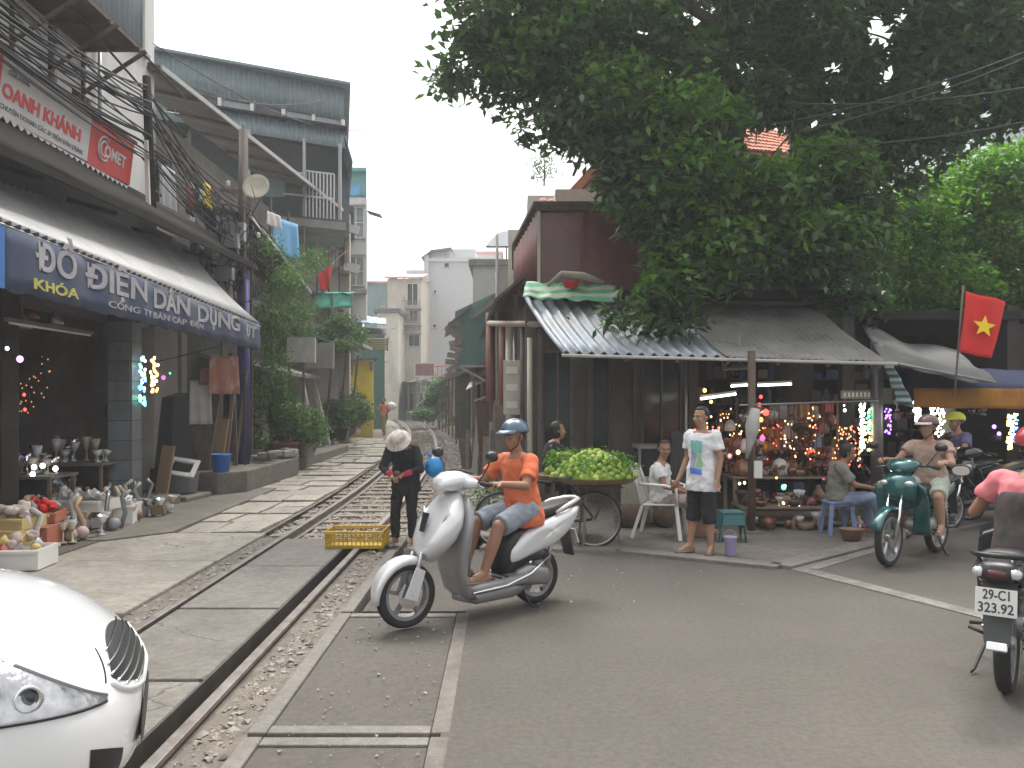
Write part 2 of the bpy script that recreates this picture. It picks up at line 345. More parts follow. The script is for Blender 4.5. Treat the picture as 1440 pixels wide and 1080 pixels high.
ln = MB().prism([(2.78, 8.2, .004), (3.66, 6.28, .004), (3.98, 5.55, .004), (4.14, 5.6, .004), (3.8, 6.36, .004), (2.95, 8.32, .004)], (0, 0, .003))
ln.prism([(2.95, 8.36, .004), (4.3, 9.6, .004), (4.25, 9.3, .004), (3.0, 8.12, .004)], (0, 0, .003))
struct('road_marking', ln, PAINTW)
# left pavement and path base
struct('pavement', MB().prism([(-7.5, 9.95, -.12), (-4.95, 9.95, -.12), (-4.4, 10.6, -.12), (-4.6, 16, -.12), (-7.5, 16, -.12)], (0, 0, .12)), PAVE)
pb = MB()
for y in range(10, 60, 2):
    a = [(XC(y)-3.6, y, gz(y)-.07), (XC(y)-.95, y, gz(y)-.07), (XC(y+2)-.95, y+2, gz(y+2)-.07), (XC(y+2)-3.6, y+2, gz(y+2)-.07)]
    pb.add(a, [(0, 1, 2, 3)])
struct('path', pb, PAVE)
# paving slabs of the path, each its own piece
path = thing('paved_path', 'uneven broken concrete paving running beside the railway track', None, (XC(11)-2, 11, 0), kind='structure')
slab_src = []
for k in range(6):
    a, b, t = .5, .5, .1
    pts = [(-a+U(0, .05), -b+U(0, .06), 0), (a-U(0, .05), -b+U(0, .06), 0), (a-U(0, .06), b-U(0, .05), 0), (U(-.1, .1), b-U(0, .03), 0), (-a+U(0, .06), b-U(0, .05), 0)]
    o = MB().prism([(p[0], p[1], -t) for p in pts], (0, 0, t)).build('paving_slab', PATHM, bev=.008); slab_src.append(o)
y = 10.75; first = set()
while y < 34:
    L = U(.62, 1.0); x = XC(y)-.98; j = 0; Wd0 = 1.9 if y < 16 else 1.7
    while x > XC(y)-.98-Wd0:
        w_ = U(.55, .95); k = rng.randrange(6); src = slab_src[k]
        o = src if k not in first else shared(src, name='paving_slab')
        if k in first: m_ = o.modifiers.new('b', 'BEVEL'); m_.width = .008; m_.segments = 1
        first.add(k); o.location = (x-w_/2, y+L/2+U(-.03, .03), gz(y)+U(-.045, .0)); o.scale = (w_*.975, L*.975, 1)
        o.rotation_euler = (U(-.02, .02), U(-.02, .02), U(-.03, .03)); par(o, path, True); x -= w_
    y += L
# level crossing
lc = thing('level_crossing', 'concrete slabs of the level crossing set between and beside the rails', None, (XC(6), 6, 0), kind='structure')
def slab(xa0, xb0, ya, yb, sl=-.018, m=CONC2, z=0., nm='crossing_slab', b=.012):
    MB().prism([(xa0+sl*ya, ya, z-.14), (xb0+sl*ya, ya, z-.14), (xb0+sl*yb, yb, z-.14), (xa0+sl*yb, yb, z-.14)], (0, 0, .14)).build(nm, m, lc, bev=b, world=True)
for ya, yb in ((-3, -.35), (-.32, 1.42), (1.45, 3.18), (3.21, 4.93), (4.97, 6.64), (6.68, 8.36), (8.4, 10.05)):
    slab(-2.14-.46, -2.14+.36, ya, yb, z=U(-.012, .002))
for ya, yb in ((-2, 1.9), (1.94, 4.2), (4.25, 6.5), (6.55, 8.7), (8.75, 10.6)):
    slab(-2.14-2.75, -2.14-.86, ya, yb, z=U(-.02, -.005), m=PATHM if ya > 6 else CONC2)
for ya, yb in ((-2.5, 1.2), (1.24, 4.1), (4.15, 6.5)):
    xa, xb = -1.30, -.27; b = .1
    slab(xa+b, xb-b, ya+b, yb-b, -.011, ASPH, -.012, 'panel_infill', .004)
    for q in ((xa, xa+b-.004, ya, yb), (xb-b+.004, xb, ya, yb)): slab(q[0], q[1], q[2], q[3], -.011, CONC if q[0] < -1 else PAVE, .003, 'panel_kerb', .008)
    slab(xa+b, xb-b, ya, ya+b-.004, -.011, CONC, .001, 'panel_kerb', .008); slab(xa+b, xb-b, yb-b+.004, yb, -.011, CONC, .001, 'panel_kerb', .008)
slab(-1.30, -1.20, 6.55, 9.25, -.011, CONC, .003, 'panel_kerb', .008)
MB().prism([(-1.776-.018*-3, -3, -.14), (-1.762-.018*-3, -3, -.14), (-1.762-.018*10, 10, -.14), (-1.776-.018*10, 10, -.14)], (0, 0, .135)).build('flangeway_shade_strip', mat('flangeway_dark', (.06, .055, .05), .6, .3, var=.3, scale=6, dirt=(.12, .1, .085), da=.6, ds=4), lc, world=True)  # added dark strip, shade of the flangeway gap put into its colour
# railway
rt = thing('railway_track', 'single railway track curving left between the houses', None, (XC(10), 10, 0), kind='structure')
prof = [(-.06, -.13), (.06, -.13), (.06, -.118), (.012, -.105), (.012, -.035), (.034, -.028), (.034, -.004), (.026, 0), (-.026, 0), (-.034, -.004), (-.034, -.028), (-.012, -.035), (-.012, -.105), (-.06, -.118)]
yy = [-12+3*i for i in range(8)]+[12.5+1.5*i for i in range(58)]
for sgn in (-1, 1):
    m = MB(); n = len(prof)
    for i, y in enumerate(yy):
        d = (V((XC(y+.2)-XC(y-.2), .4, 0))).normalized(); nx = V((d.y, -d.x, 0)); c = V((XC(y), y, gz(y)))+nx*sgn*.533
        m.v += [tuple(c+nx*p[0]+V((0, 0, p[1]+.006))) for p in prof]
        if i: m.f += [((i-1)*n+k, (i-1)*n+(k+1) % n, i*n+(k+1) % n, i*n+k) for k in range(n)]
    m.build('rail', RAIL, rt, world=True)
sl0 = None; y = 10.5
while y < 84:
    if sl0 is None:
        sl0 = MB().box((0, 0, -.06), (1.85, .22, .12)).build('sleeper', WOOD, bev=.012, seg=1); o = sl0
    else: o = shared(sl0, name='sleeper')
    o.location = (XC(y)+U(-.03, .03), y, gz(y)-.122); o.rotation_euler = (U(-.01, .01), U(-.01, .01), -math.atan2(XC(y+.5)-XC(y-.5), 1)+U(-.02, .02)); par(o, rt, True)
    y += .62
# ballast bed
bm_ = MB(); NX, NY = 60, 260
def bz(dx, y):
    a = abs(dx); h = -.16 if a < .95 else -.16+min(.14, (a-.95)*.18)
    if dx > 1.3: h += .05*min(1.5, dx-1.3)
    return gz(y)+h+.035*mnoise.noise(V((dx*2.5, y*2.5, 0)))+.05*(mnoise.noise(V((dx*.8, y*.6, 3)))) * (1 if a > 1 else .3)
vs = []
for j in range(NY+1):
    y = 9.9+(j/NY)**1.6*80
    for i in range(NX+1):
        dx = -1.5+i/NX*(4.6 if y < 60 else 5.5); k = .35 if dx > .6 and y < 11 else 1
        vs.append((XC(y)+dx, y, bz(dx, y)))
fs = [(j*(NX+1)+i, j*(NX+1)+i+1, (j+1)*(NX+1)+i+1, (j+1)*(NX+1)+i) for j in range(NY) for i in range(NX)]
o = MB().add(vs, fs).build('ballast', EARTH, smooth=True, kind='stuff'); tag(o, 'grey brown ballast bed under the curving railway track', 'ballast')
def stones(name, n, fn, s0, s1, seed, label):
    rs = np.random.RandomState(seed); base = np.array([(1,0,0),(-1,0,0),(0,1,0),(0,-1,0),(0,0,1),(0,0,-1),(.6,.6,.5),(-.6,-.5,.5),(.6,-.6,.4)])[:6]
    vs = []; fs = []; tri = [(0,2,4),(2,1,4),(1,3,4),(3,0,4),(2,0,5),(1,2,5),(3,1,5),(0,3,5)]
    for i in range(n):
        p = fn(rs)
        if p is None: continue
        s = s0+(s1-s0)*rs.rand()**2; b = base*(s*(.6+.7*rs.rand(6, 3)))*np.array([1.1, 1, .65]); a = rs.rand()*6.28; ca, sa = math.cos(a), math.sin(a)
        k = len(vs)
        for q in b+rs.normal(size=(6, 3))*s*.2: vs.append((p[0]+q[0]*ca-q[1]*sa, p[1]+q[0]*sa+q[1]*ca, p[2]+q[2]))
        fs += [(k+t[0], k+t[1], k+t[2]) for t in tri]
    o = MB().add(vs, fs).build(name, STONE, kind='stuff'); tag(o, label, 'stones'); return o
def f1(rs):
    y = 10+(rs.rand()**1.7)*45; dx = -1.4+rs.rand()*4.4
    if abs(abs(dx)-.533) < .05: return None
    return (XC(y)+dx, y, bz(dx, y)+.012)
stones('gravel', 26000, f1, .018, .05, 3, 'loose grey stones spread over the track bed')
def f2(rs):
    y = 1+rs.rand()*9
    if rs.rand() < .62: x = -1.545-.018*y*.8+rs.rand()*.21
    else: x = -2.14-.018*y-.85+rs.rand()*.24
    return (x, y, -.052+rs.rand()*.012)
stones('gravel', 1500, f2, .008, .03, 4, 'small stones and rubble packed beside the rails of the crossing')
struct('ground', MB().prism([(-1.6, -3, -.2), (-1.25, -3, -.2), (-1.33, 10.4, -.2), (-1.75, 10.4, -.2)], (0, 0, .15)).prism([(-3.06, -3, -.2), (-2.7, -3, -.2), (-2.88, 10.4, -.2), (-3.2, 10.4, -.2)], (0, 0, .15)), mat('dusty_fill', (.15, .128, .105), .95, var=.25, scale=6, bump=.8, bs=60, dirt=(.21, .19, .165), da=.7, ds=4, speck=60))
def f3(rs):
    if rs.rand() < .5: return (-1.2+rs.rand()*.85, 2.5+rs.rand()*4, .0)
    y = 6.6+rs.rand()*3; return (-1.1+rs.rand()*4*rs.rand(), y, .002)
stones('grit', 420, f3, .004, .014, 5, 'pale grit scattered on the asphalt beside the rails')
# raised ledges in front of the left shops
def ledge(pts, z0, h, label, m=CONC):
    o = MB().prism([(p[0], p[1], z0) for p in pts], (0, 0, h)).build('ledge', m, bev=.03, kind='structure'); o['label'] = label
ledge([(-6.4, 12.0), (-5.75, 12.1), (-5.5, 13.6), (-6.4, 13.9)], -.02, .17, 'low concrete step before the tiled pillar')
ledge([(-6.4, 13.95), (-5.45, 13.7), (-5.35, 14.6), (-6.4, 15)], -.02, .10, 'low sloping concrete ramp')
ledge([(-6.5, 15.05), (-5.3, 14.75), (-4.95, 15.3), (-4.95, 19), (-6.5, 19)], -.02, .42, 'raised kerb block under the pole', PAVE)
ledge([(-7.5, 19.05), (-5.15, 19.05), (-5.2, 26), (-8, 26)], .0, .3, 'raised planted terrace beside the path', PAVE)
ledge([(-9, 26.05), (-5.9, 26.05), (-7.4, 39), (-11, 39)], .08, .3, 'raised terrace further along the path', PAVE)
# ================================================================ left side of the street
def corr(mb, a, b, c, d, waves, amp=.03, sagz=0., nv=4, thick=.01, wob=.0, sd=0):
    """corrugated sheet a-b along the waves direction (u crosses the ridges)"""
    nu = int(waves*6)
    return mb.sheet(a, b, c, d, nu, nv, thick, lambda u, v: amp*math.sin(2*PI*waves*u)+sagz*4*v*(1-v)+wob*mnoise.noise(V((u*6, v*3, sd))))
def wall_with_holes(name, m, th, x0, x1, z0, z1, y, holes, thick=.2, axis='y', s=1):
    """wall in plane y (axis 'y') spanning x, or plane x (axis 'x') spanning y. holes (a0,a1,b0,b1)"""
    xs = sorted(set([x0, x1]+[h[0] for h in holes]+[h[1] for h in holes])); zs = sorted(set([z0, z1]+[h[2] for h in holes]+[h[3] for h in holes]))
    mb = MB()
    for i in range(len(xs)-1):
        for j in range(len(zs)-1):
            cx, cz = (xs[i]+xs[i+1])/2, (zs[j]+zs[j+1])/2
            if any(h[0] < cx < h[1] and h[2] < cz < h[3] for h in holes): continue
            if axis == 'y': mb.mm((xs[i], y, zs[j]), (xs[i+1], y+thick*s, zs[j+1]))
            else: mb.mm((y, xs[i], zs[j]), (y+thick*s, xs[i+1], zs[j+1]))
    return mb.build(name, m, th, world=True)
def window(th, axis, y, a0, a1, b0, b1, fm, gm_, s=1, mull=1, trans=0, name='window', sill=True, deep=.1):
    """window frame with glass in plane, s = direction into the wall"""
    t = .05
    def bx(mb, p0, p1, q0, q1, d0, d1):
        if axis == 'y': mb.mm((p0, y+s*d0, q0), (p1, y+s*d1, q1))
        else: mb.mm((y+s*d0, p0, q0), (y+s*d1, p1, q1))
    f = MB(); bx(f, a0, a0+t, b0, b1, deep-.05, deep); bx(f, a1-t, a1, b0, b1, deep-.05, deep); bx(f, a0+t, a1-t, b0, b0+t, deep-.05, deep); bx(f, a0+t, a1-t, b1-t, b1, deep-.05, deep)
    for k in range(1, mull+1):
        c = a0+(a1-a0)*k/(mull+1); bx(f, c-.02, c+.02, b0+t, b1-t, deep-.045, deep-.005)
    for k in range(1, trans+1):
        c = b0+(b1-b0)*k/(trans+1)
        for i in range(mull+1):
            l = a0+(a1-a0)*i/(mull+1)+.021; r = a0+(a1-a0)*(i+1)/(mull+1)-.021; bx(f, max(l, a0+t), min(r, a1-t), c-.02, c+.02, deep-.045, deep-.006)
    o = f.build(name, fm, th, world=True)
    g = MB(); bx(g, a0+.01, a1-.01, b0+.01, b1-.01, deep+.002, deep+.02); gg = g.build('pane', gm_, o); gg.matrix_parent_inverse = (o.matrix_parent_inverse).copy() if False else Matrix.Identity(4)
    gg.matrix_parent_inverse = Matrix.Identity(4)
    if sill:
        q = MB(); bx(q, a0-.06, a1+.06, b0-.06, b0-.003, -.08, deep-.06); qq = q.build('sill', GREYW, o)
    return o
# ---- shop under the corrugated awning
sh = thing('electrical_shop', 'dark open fronted shop of electrical goods beneath the blue lettered banner', 'shop building', (-6.3, 11, 0))
MB().mm((-11.5, 5, -.05), (-6.2, 15.6, .12)).build('floor', PAVE, sh, world=True)
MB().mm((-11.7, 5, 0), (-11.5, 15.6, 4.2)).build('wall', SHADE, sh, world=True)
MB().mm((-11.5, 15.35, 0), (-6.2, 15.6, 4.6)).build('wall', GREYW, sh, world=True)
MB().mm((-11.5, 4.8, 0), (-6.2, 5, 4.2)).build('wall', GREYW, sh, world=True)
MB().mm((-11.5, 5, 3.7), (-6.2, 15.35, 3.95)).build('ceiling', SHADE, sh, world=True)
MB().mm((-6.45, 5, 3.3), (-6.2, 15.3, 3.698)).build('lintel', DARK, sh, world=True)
pil = MB().mm((-6.3, 12.75, .1), (-5.95, 13.1, 3.3)).build('pillar', mat('pillar_grout', (.1, .11, .12), .8), sh, world=True)
tl0 = None
TILEG = mat('grey_wall_tile', (.2, .22, .235), .35, var=.12, scale=9, dirt=(.1, .1, .1), da=.5, rnd=.12)
for k in range(9):   # tiled pillar: every tile a piece
    for face in (0, 1):
        c = (-6.125, 12.738, .3+k*.31) if face == 0 else (-5.938, 12.925, .3+k*.31); d = (.335, .02, .295) if face == 0 else (.02, .335, .295)
        MB().box(c, d).build('tile', TILEG, sh, world=True)
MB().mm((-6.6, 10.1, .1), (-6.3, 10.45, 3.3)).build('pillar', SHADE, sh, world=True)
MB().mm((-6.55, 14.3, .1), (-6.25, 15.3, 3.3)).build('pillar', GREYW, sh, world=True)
for i in range(2):   # roller shutter boxes
    MB().mm((-6.6, 5.1+i*5.2, 2.95), (-6.32, 9.9+i*5.0, 3.29)).build('shutter_box', STEELG, sh, world=True)
LCH = mat('concrete_step', (.2, .19, .175), .9)
# shelving with goods at the back of the shop
GC = [mat('goods_%s' % n, c, .5, var=.2, scale=20, rnd=.25) for n, c in (('brown', (.2, .12, .07)), ('red', (.35, .05, .04)), ('cream', (.45, .4, .3)), ('grey', (.25, .26, .27)), ('blue', (.08, .14, .3)), ('amber', (.45, .25, .06)))]
def shelf_unit(x0, y0, x1, y1, z0, n, gap, label, face, nm='shelf_unit', n_box=7, cat='shelving', short='shop rack'):
    t = thing(nm, label, cat, ((x0+x1)/2, (y0+y1)/2, z0))
    a, b = V((x0, y0, 0)), V((x1, y1, 0)); d = (b-a).normalized(); nn = V(face)
    for p in (a, b):
        for s_ in (0, .34): MB().bar(p+nn*s_+V((0, 0, z0)), p+nn*s_+V((0, 0, z0+gap*n)), .035).build('upright', RUST, t, world=True)
    for k in range(n):
        z = z0+.1+k*gap
        MB().bar(a+nn*.17+V((0, 0, z)), b+nn*.17+V((0, 0, z)), .36, .02).build('shelf', WOOD, t, world=True)
        L = (b-a).length; s_ = .05
        while s_ < L-.25:
            wdt = U(.12, .3); h = U(.1, gap*.8)
            tt = rng.random()
            mb = MB()
            if tt < .6: mb.box((0, 0, h/2), (wdt*.9, U(.15, .28), h))
            elif tt < .8: mb.lathe([(.03, 0), (.07, .02), (.09, h*.5), (.04, h*.8), (.03, h)], n=10)
            else: mb.ell((0, 0, .07), .07, seg=10, rings=7)
            o = mb.build('lamp_box' if tt < .6 else 'vase' if tt < .8 else 'globe_lamp', rng.choice(GC)); o.location = a+d*(s_+wdt/2)+nn*(.18+U(-.04, .04))+V((0, 0, z+.011))
            o.rotation_euler = (0, 0, math.atan2(d.y, d.x)+U(-.15, .15)); nm_ = o.name.split('.')[0]; tag(o, GL[nm_][0]+' on shelf %s of the ' % ('one', 'two', 'three', 'four', 'five', 'six')[k]+short, GL[nm_][1], GL[nm_][1]+' goods on the '+short)
            s_ += wdt+U(0, .05)
    return t
GL = {'lamp_box': ('carton of lighting goods', 'box'), 'vase': ('small turned vase', 'vase'), 'globe_lamp': ('round globe lamp', 'lamp')}
shelf_unit(-11.3, 6.3, -11.3, 9.2, .12, 6, .5, 'tall shelf rack at the back of the left shop', (1, 0, 0), short='left back rack')
shelf_unit(-11.3, 10.0, -11.3, 14.6, .12, 6, .5, 'long shelf rack at the back of the left shop behind the tiled pillar', (1, 0, 0), short='long left rack')
shelf_unit(-8.7, 7.5, -6.9, 8.4, .12, 4, .45, 'shelf rack near the shop front at the left edge', (.45, -.9, 0), short='rack at the left edge')
# ---- corrugated awning
aw = thing('corrugated_awning', 'pale grey corrugated awning sloping over the blue banner', 'awning', (-5.6, 12, 3.2))
mb = MB(); corr(mb, (-4.93, 15.95, 3.2), (-4.93, 5, 3.52), (-6.18, 5, 4.05), (-6.18, 15.5, 4.63), 70, .022, .07, 5)
mb.build('roof_sheet', mat('weathered_awning_sheet', (.42, .42, .42), .6, .1, var=.12, scale=1.5, dirt=(.25, .24, .23), da=.5, ds=1.2), aw, True, world=True)
MB().tube([(-4.95, 4.9, 3.48), (-4.95, 10.4, 3.33), (-4.95, 16.05, 3.16)], .022).build('edge_pipe', STEELG, aw, True, world=True)
for y in (7.8, 10.4, 13, 15.8):
    MB().tube([(-4.96, y, 3.13), (-6.3, y, 3.2)], .018, 6).build('strut', RUST, aw, True, world=True)
# ---- blue lettered banner hanging from the awning
bn = thing('shop_banner', 'blue banner with large pale lettering under the awning edge', 'banner', (-4.93, 12, 2.6))
BANB = mat('banner_blue', (.05, .068, .125), .75, var=.25, scale=1.5, dirt=(.10, .10, .115), da=.8, ds=1.2)
def banz(y): return 3.37-.028*(y-8.4)
def bwave(y, z): return .02*math.sin(y*3.1)+.014*math.sin(y*7.7+z*2)
mb = MB(); vs = []; NB = 90
for j in range(5):
    for i in range(NB+1):
        y = 7.95+8.05*i/NB; lo = .60-.14*(i/NB)+(.03*abs(math.sin(i*.8)) if j == 4 else 0); z = banz(y)-lo*j/4; vs.append((-4.92+bwave(y, z), y, z))
fs = [(j*(NB+1)+i, j*(NB+1)+i+1, (j+1)*(NB+1)+i+1, (j+1)*(NB+1)+i) for j in range(4) for i in range(NB)]
o = MB().add(vs, fs).build('cloth', BANB, bn, True, world=True); sm = o.modifiers.new('s', 'SOLIDIFY'); sm.thickness = .008
LET = mat('banner_lettering', (.36, .35, .37), .8, var=.15, scale=6, bump=0); LETY = mat('banner_yellow', (.45, .42, .12), .8, bump=0)
def wavy(o, dx=.014):
    for v in o.data.vertices: v.co.x += bwave(v.co.y, v.co.z)+dx
def btext(s, y0, y1, z, size, m, bold=.02):
    o = text(s, size, m, parent=bn, depth=.004, bold=bold, origin=(-4.92, y0, z), fit=y1-y0); wavy(o); return o
btext('ĐỒ', 8.38, 9.2, 3.05, .385, LET, .010); btext('ĐIỆN', 9.45, 10.95, 3.02, .38, LET, .010); btext('DÂN', 11.25, 12.4, 2.985, .37, LET, .010); btext('DỤNG', 12.75, 14.7, 2.945, .36, LET, .010)
btext('CÔNG TY BÁN CÁP ĐIỆN', 9.95, 13.0, 2.835, .115, LET, .001); btext('KHÓA', 8.35, 9.25, 2.84, .15, LETY, .004); btext('ĐT', 15.05, 15.7, 2.90, .30, LET, .008)
MB().mm((-4.95, 7.85, 2.78), (-4.93, 7.95, 3.38)).build('side_hem', mat('banner_bright_blue', (.05, .17, .45), .7), bn, world=True)
# fluorescent lamp under awning (off)
ft = thing('lamp_batten', 'grey unlit lamp batten hanging under the blue banner', 'lamp', (-5.6, 10, 2.55))
MB().bar((-5.75, 9.3, 2.62), (-5.75, 11.2, 2.62), .06, .04).build('housing', STEELG, ft, world=True); MB().tube([(-5.75, 9.35, 2.585), (-5.75, 11.15, 2.585)], .015, 8).build('tube', PLW, ft, True, world=True)
# ---- dark canopy between awning and upper sign
cn = thing('dark_canopy', 'dark canopy roof below the red and white sign', 'canopy', (-5.9, 12, 4.6))
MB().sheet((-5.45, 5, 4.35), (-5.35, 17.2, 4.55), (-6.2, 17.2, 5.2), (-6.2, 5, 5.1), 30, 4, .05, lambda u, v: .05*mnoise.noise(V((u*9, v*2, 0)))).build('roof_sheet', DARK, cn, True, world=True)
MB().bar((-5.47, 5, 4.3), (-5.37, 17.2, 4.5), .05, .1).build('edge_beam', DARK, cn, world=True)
for k in range(7): MB().bar((-5.5, 6+k*1.8, 4.3), (-6.2, 6+k*1.8, 4.5), .05, .06).build('bracket', DARK, cn, world=True)
# ---- sign
sg = thing('shop_sign', 'long red and white shop sign above the dark canopy', 'sign', (-6, 11, 5.1))
SW = mat('sign_white', (.62, .6, .6), .6, var=.05, scale=2, dirt=(.45, .44, .43), da=.5); SR = mat('sign_red', (.62, .07, .06), .6, var=.06, scale=2)
SRT = mat('sign_red_text', (.66, .07, .07), .6, bump=0); SGT = mat('sign_grey_text', (.2, .2, .22), .6, bump=0)
def sgp(y, z): return -6.0-(5.78-z)*.12
def sgsheet(y0, y1, m, nm):
    MB().prism([(sgp(y0, 5.09), y0, 5.09), (sgp(y1, 5.12), y1, 5.12), (sgp(y1, 5.77), y1, 5.77), (sgp(y0, 5.77), y0, 5.77)], (-.06, 0, 0)).build(nm, m, sg, world=True)
sgsheet(6.2, 9.65, SR, 'red_panel'); sgsheet(9.66, 11.7, SW, 'white_panel'); sgsheet(11.71, 13.0, SR, 'red_panel')
up_ = V((.12, 0, 1)).normalized()
def stext(s, y0, y1, z, size, m, bold=.01): return text(s, size, m, parent=sg, depth=.003, bold=bold, origin=(sgp(0, z)+.006, y0, z), up=up_, fit=y1-y0)
stext('CỬA HÀNG', 9.78, 10.2, 5.60, .09, SGT, .002); stext('OANH KHÁNH', 9.7, 11.45, 5.32, .235, SRT, .008); stext('CHUYÊN DOANH CÁC SP ĐIỆN DÂN DỤNG', 9.68, 11.55, 5.17, .085, SGT, 0)
stext('OMET', 12.12, 12.78, 5.33, .24, SW, .008)
mb = MB()
for r0 in (.17, .105):
    pts = [(sgp(0, 5.42+r0*math.sin(a))+.012, 12.1+r0*math.cos(a), 5.42+r0*math.sin(a)) for a in [R(50+i*13) for i in range(21)]]
    mb.tube(pts, .016, 6)
mb.build('ring_emblem', SW, sg, world=True)
MB().bar((-5.99, 6.2, 5.8), (-5.99, 13.02, 5.8), .06, .03).build('frame', RUST, sg, world=True)
mb = MB()
for k in range(46): y = 6.3+k*.145; mb.prism([(sgp(0, 5.08)-.0, y, 5.095), (sgp(0, 5.08), y+.14, 5.095), (sgp(0, 5.08), y+.07, 5.03)], (-.006, 0, 0))
mb.build('scalloped_fringe', SW, sg, world=True, kind='stuff')
# roof junk behind the sign
# ---- white tower house with balcony boxes
tw = thing('tower_house', 'tall white plastered house above the red and white sign', 'house', (-9, 10, 0))
MB().mm((-7.25, 5, 3.96), (-6.95, 16.0, 5.3)).build('lower_wall', DARK, tw, world=True)  # wall set near black in the zone below the sign
wall_with_holes('wall', WHITEW, tw, 5, 16.0, 5.305, 14.5, -7.0, [(7.8, 8.6, 8.6, 9.8), (14.5, 15.6, 8.3, 9.6), (13.0, 13.6, 5.6, 6.7)], .25, 'x', -1)
MB().mm((-12, 15.75, 3.96), (-7.252, 16.0, 14.5)).build('wall', WHITEW, tw, world=True)
MB().mm((-12, 5, 3.96), (-7.252, 5.25, 14.5)).build('wall', WHITEW, tw, world=True); MB().mm((-12, 5, 14.5), (-6.9, 16.1, 14.7)).build('roof', GREYW, tw, world=True); MB().mm((-12.2, 5, 3.96), (-12, 16, 14.5)).build('wall', WHITEW, tw, world=True)
window(tw, 'x', -7, 7.8, 8.6, 8.6, 9.8, PLW, GLASSD, -1); window(tw, 'x', -7, 14.5, 15.6, 8.3, 9.6, PLW, GLASSL, -1, 1, 1); window(tw, 'x', -7, 13.0, 13.6, 5.6, 6.7, RUST, GLASSD, -1, 1)
MB().mm((-7.0, 5, 7.2), (-6.9, 12.0, 7.35)).build('ledge', GREYW, tw, world=True)
def cage(y0, y1, z0, z1, xo, label, n):
    t = thing('balcony_cage', label, 'balcony', (-6.9, (y0+y1)/2, z0))
    MB().mm((xo, y0, z0), (-7.0, y1, z0+.06)).build('floor', RUST, t, world=True)
    mb = MB(); corr(mb, (xo-.02, y1, z0+.07), (xo-.02, y0, z0+.07), (xo-.02, y0, z1), (xo-.02, y1, z1), (y1-y0)*6, .015, 0, 1); mb.build('cladding', mat('grey_blue_cladding', (.3, .37, .41), .6, var=.1, scale=3, dirt=(.2, .22, .23), da=.5), t, True, world=True)
    mb = MB(); corr(mb, (xo, y0, z0+.07), (-7, y0, z0+.07), (-7, y0, z1), (xo, y0, z1), 5, .015, 0, 1); mb.build('cladding', mat('grey_blue_cladding', (0,0,0)), t, True, world=True)
    mb = MB(); corr(mb, (-7, y1, z0+.07), (xo, y1, z0+.07), (xo, y1, z1), (-7, y1, z1), 5, .015, 0, 1); mb.build('cladding', mat('grey_blue_cladding', (0,0,0)), t, True, world=True)
    MB().mm((xo-.1, y0-.1, z1), (-7, y1+.1, z1+.05)).build('roof', IRON, t, world=True)
    for k in range(n):
        y = y0+.2+(y1-y0-.4)*k/max(1, n-1)
        MB().bar((xo+.05, y, z0-.04), (-7, y, z0-.04), .05, .06).build('beam', RUST, t, world=True)
        MB().bar((xo+.15, y, z0-.07), (-6.98, y, z0-.75), .05, .05).bar((-6.97, y, z0-.9), (-6.97, y, z0-.1), .05, .05).build('bracket', RUST, t, world=True)
cage(11.2, 13.5, 7.45, 9.6, -6.1, 'blue grey clad balcony box bracketed off the white tower', 3)
cage(6.5, 10.6, 8.3, 10.4, -6.3, 'corrugated balcony box at the top left edge', 4)
for y, z0, w__ in ((10.2, 3.9, 'left'), (10.35, 3.9, 'second'), (13.75, 4.0, 'right'), (12.4, 4.4, 'middle')):
    o = MB().tube([(-6.93, y, z0+1.35), (-6.93, y, 8 if y < 13 else 7.9)], .035, 8).build('drain_pipe', STEELG, smooth=True); tag(o, 'thin grey drain pipe, %s one on the white tower wall' % w__, 'pipe', 'drain pipes on the white tower')
# antennas
def antenna(loc, label):
    t = thing('tv_antenna', label, 'antenna', loc)
    MB().tube([(0, 0, 0), (0, 0, 1.5)], .015, 6).build('mast', STEELG, t, True); MB().tube([(-.4, -.2, 1.45), (.4, .2, 1.45)], .012, 6).build('boom', STEELG, t, True)
    for k in range(6):
        q = -.38+k*.15; MB().tube([(q*.9-.1, q*.45+.22, 1.46), (q*.9+.1, q*.45-.22, 1.46)], .007, 5).build('rod', STEELG, t)
antenna((-6.95, 15.9, 5.9), 'thin television antenna at the corner of the white tower'); antenna((-9.5, 25, 11.9), 'television antenna standing on the green clad roof')
# ---- long house with slanted eave, galleries
SHADEDW = mat('shaded_plaster', (.17,.16,.14), .9, var=.2, scale=1.5, dirt=(.09,.085,.075), da=.8, ds=1.2)  # eave shade put into the plaster colour, over blotchy dirt
lh = thing('gallery_house', 'grey house with shade toned wall, long slanted eave and open galleries behind the cables', 'house', (-7.3, 21, 0))
wall_with_holes('wall', SHADEDW, lh, 16.02, 30, 0, 7.6, -7.4, [(16.8, 17.8, 5.3, 6.9), (18.8, 20.2, 4.8, 6.9), (21.5, 22.6, 5.2, 6.8), (24, 25.2, 4.9, 6.9), (16.8, 18.2, .2, 2.5), (20.5, 21.7, .2, 2.4), (24.5, 26, .3, 2.5)], .22, 'x', -1)
MB().mm((-12, 29.8, 0), (-7.62, 30, 7.6)).build('wall', GREYW, lh, world=True)
for a in ((16.8, 17.8, 5.3, 6.9), (18.8, 20.2, 4.8, 6.9), (21.5, 22.6, 5.2, 6.8), (24, 25.2, 4.9, 6.9)): window(lh, 'x', -7.4, *a, WOOD, GLASSD, -1, 1, 1)
for a in ((16.8, 18.2, .2, 2.5), (20.5, 21.7, .2, 2.4), (24.5, 26, .3, 2.5)): window(lh, 'x', -7.4, *a, WOOD, DARK, -1, 1, 0, 'door', False)
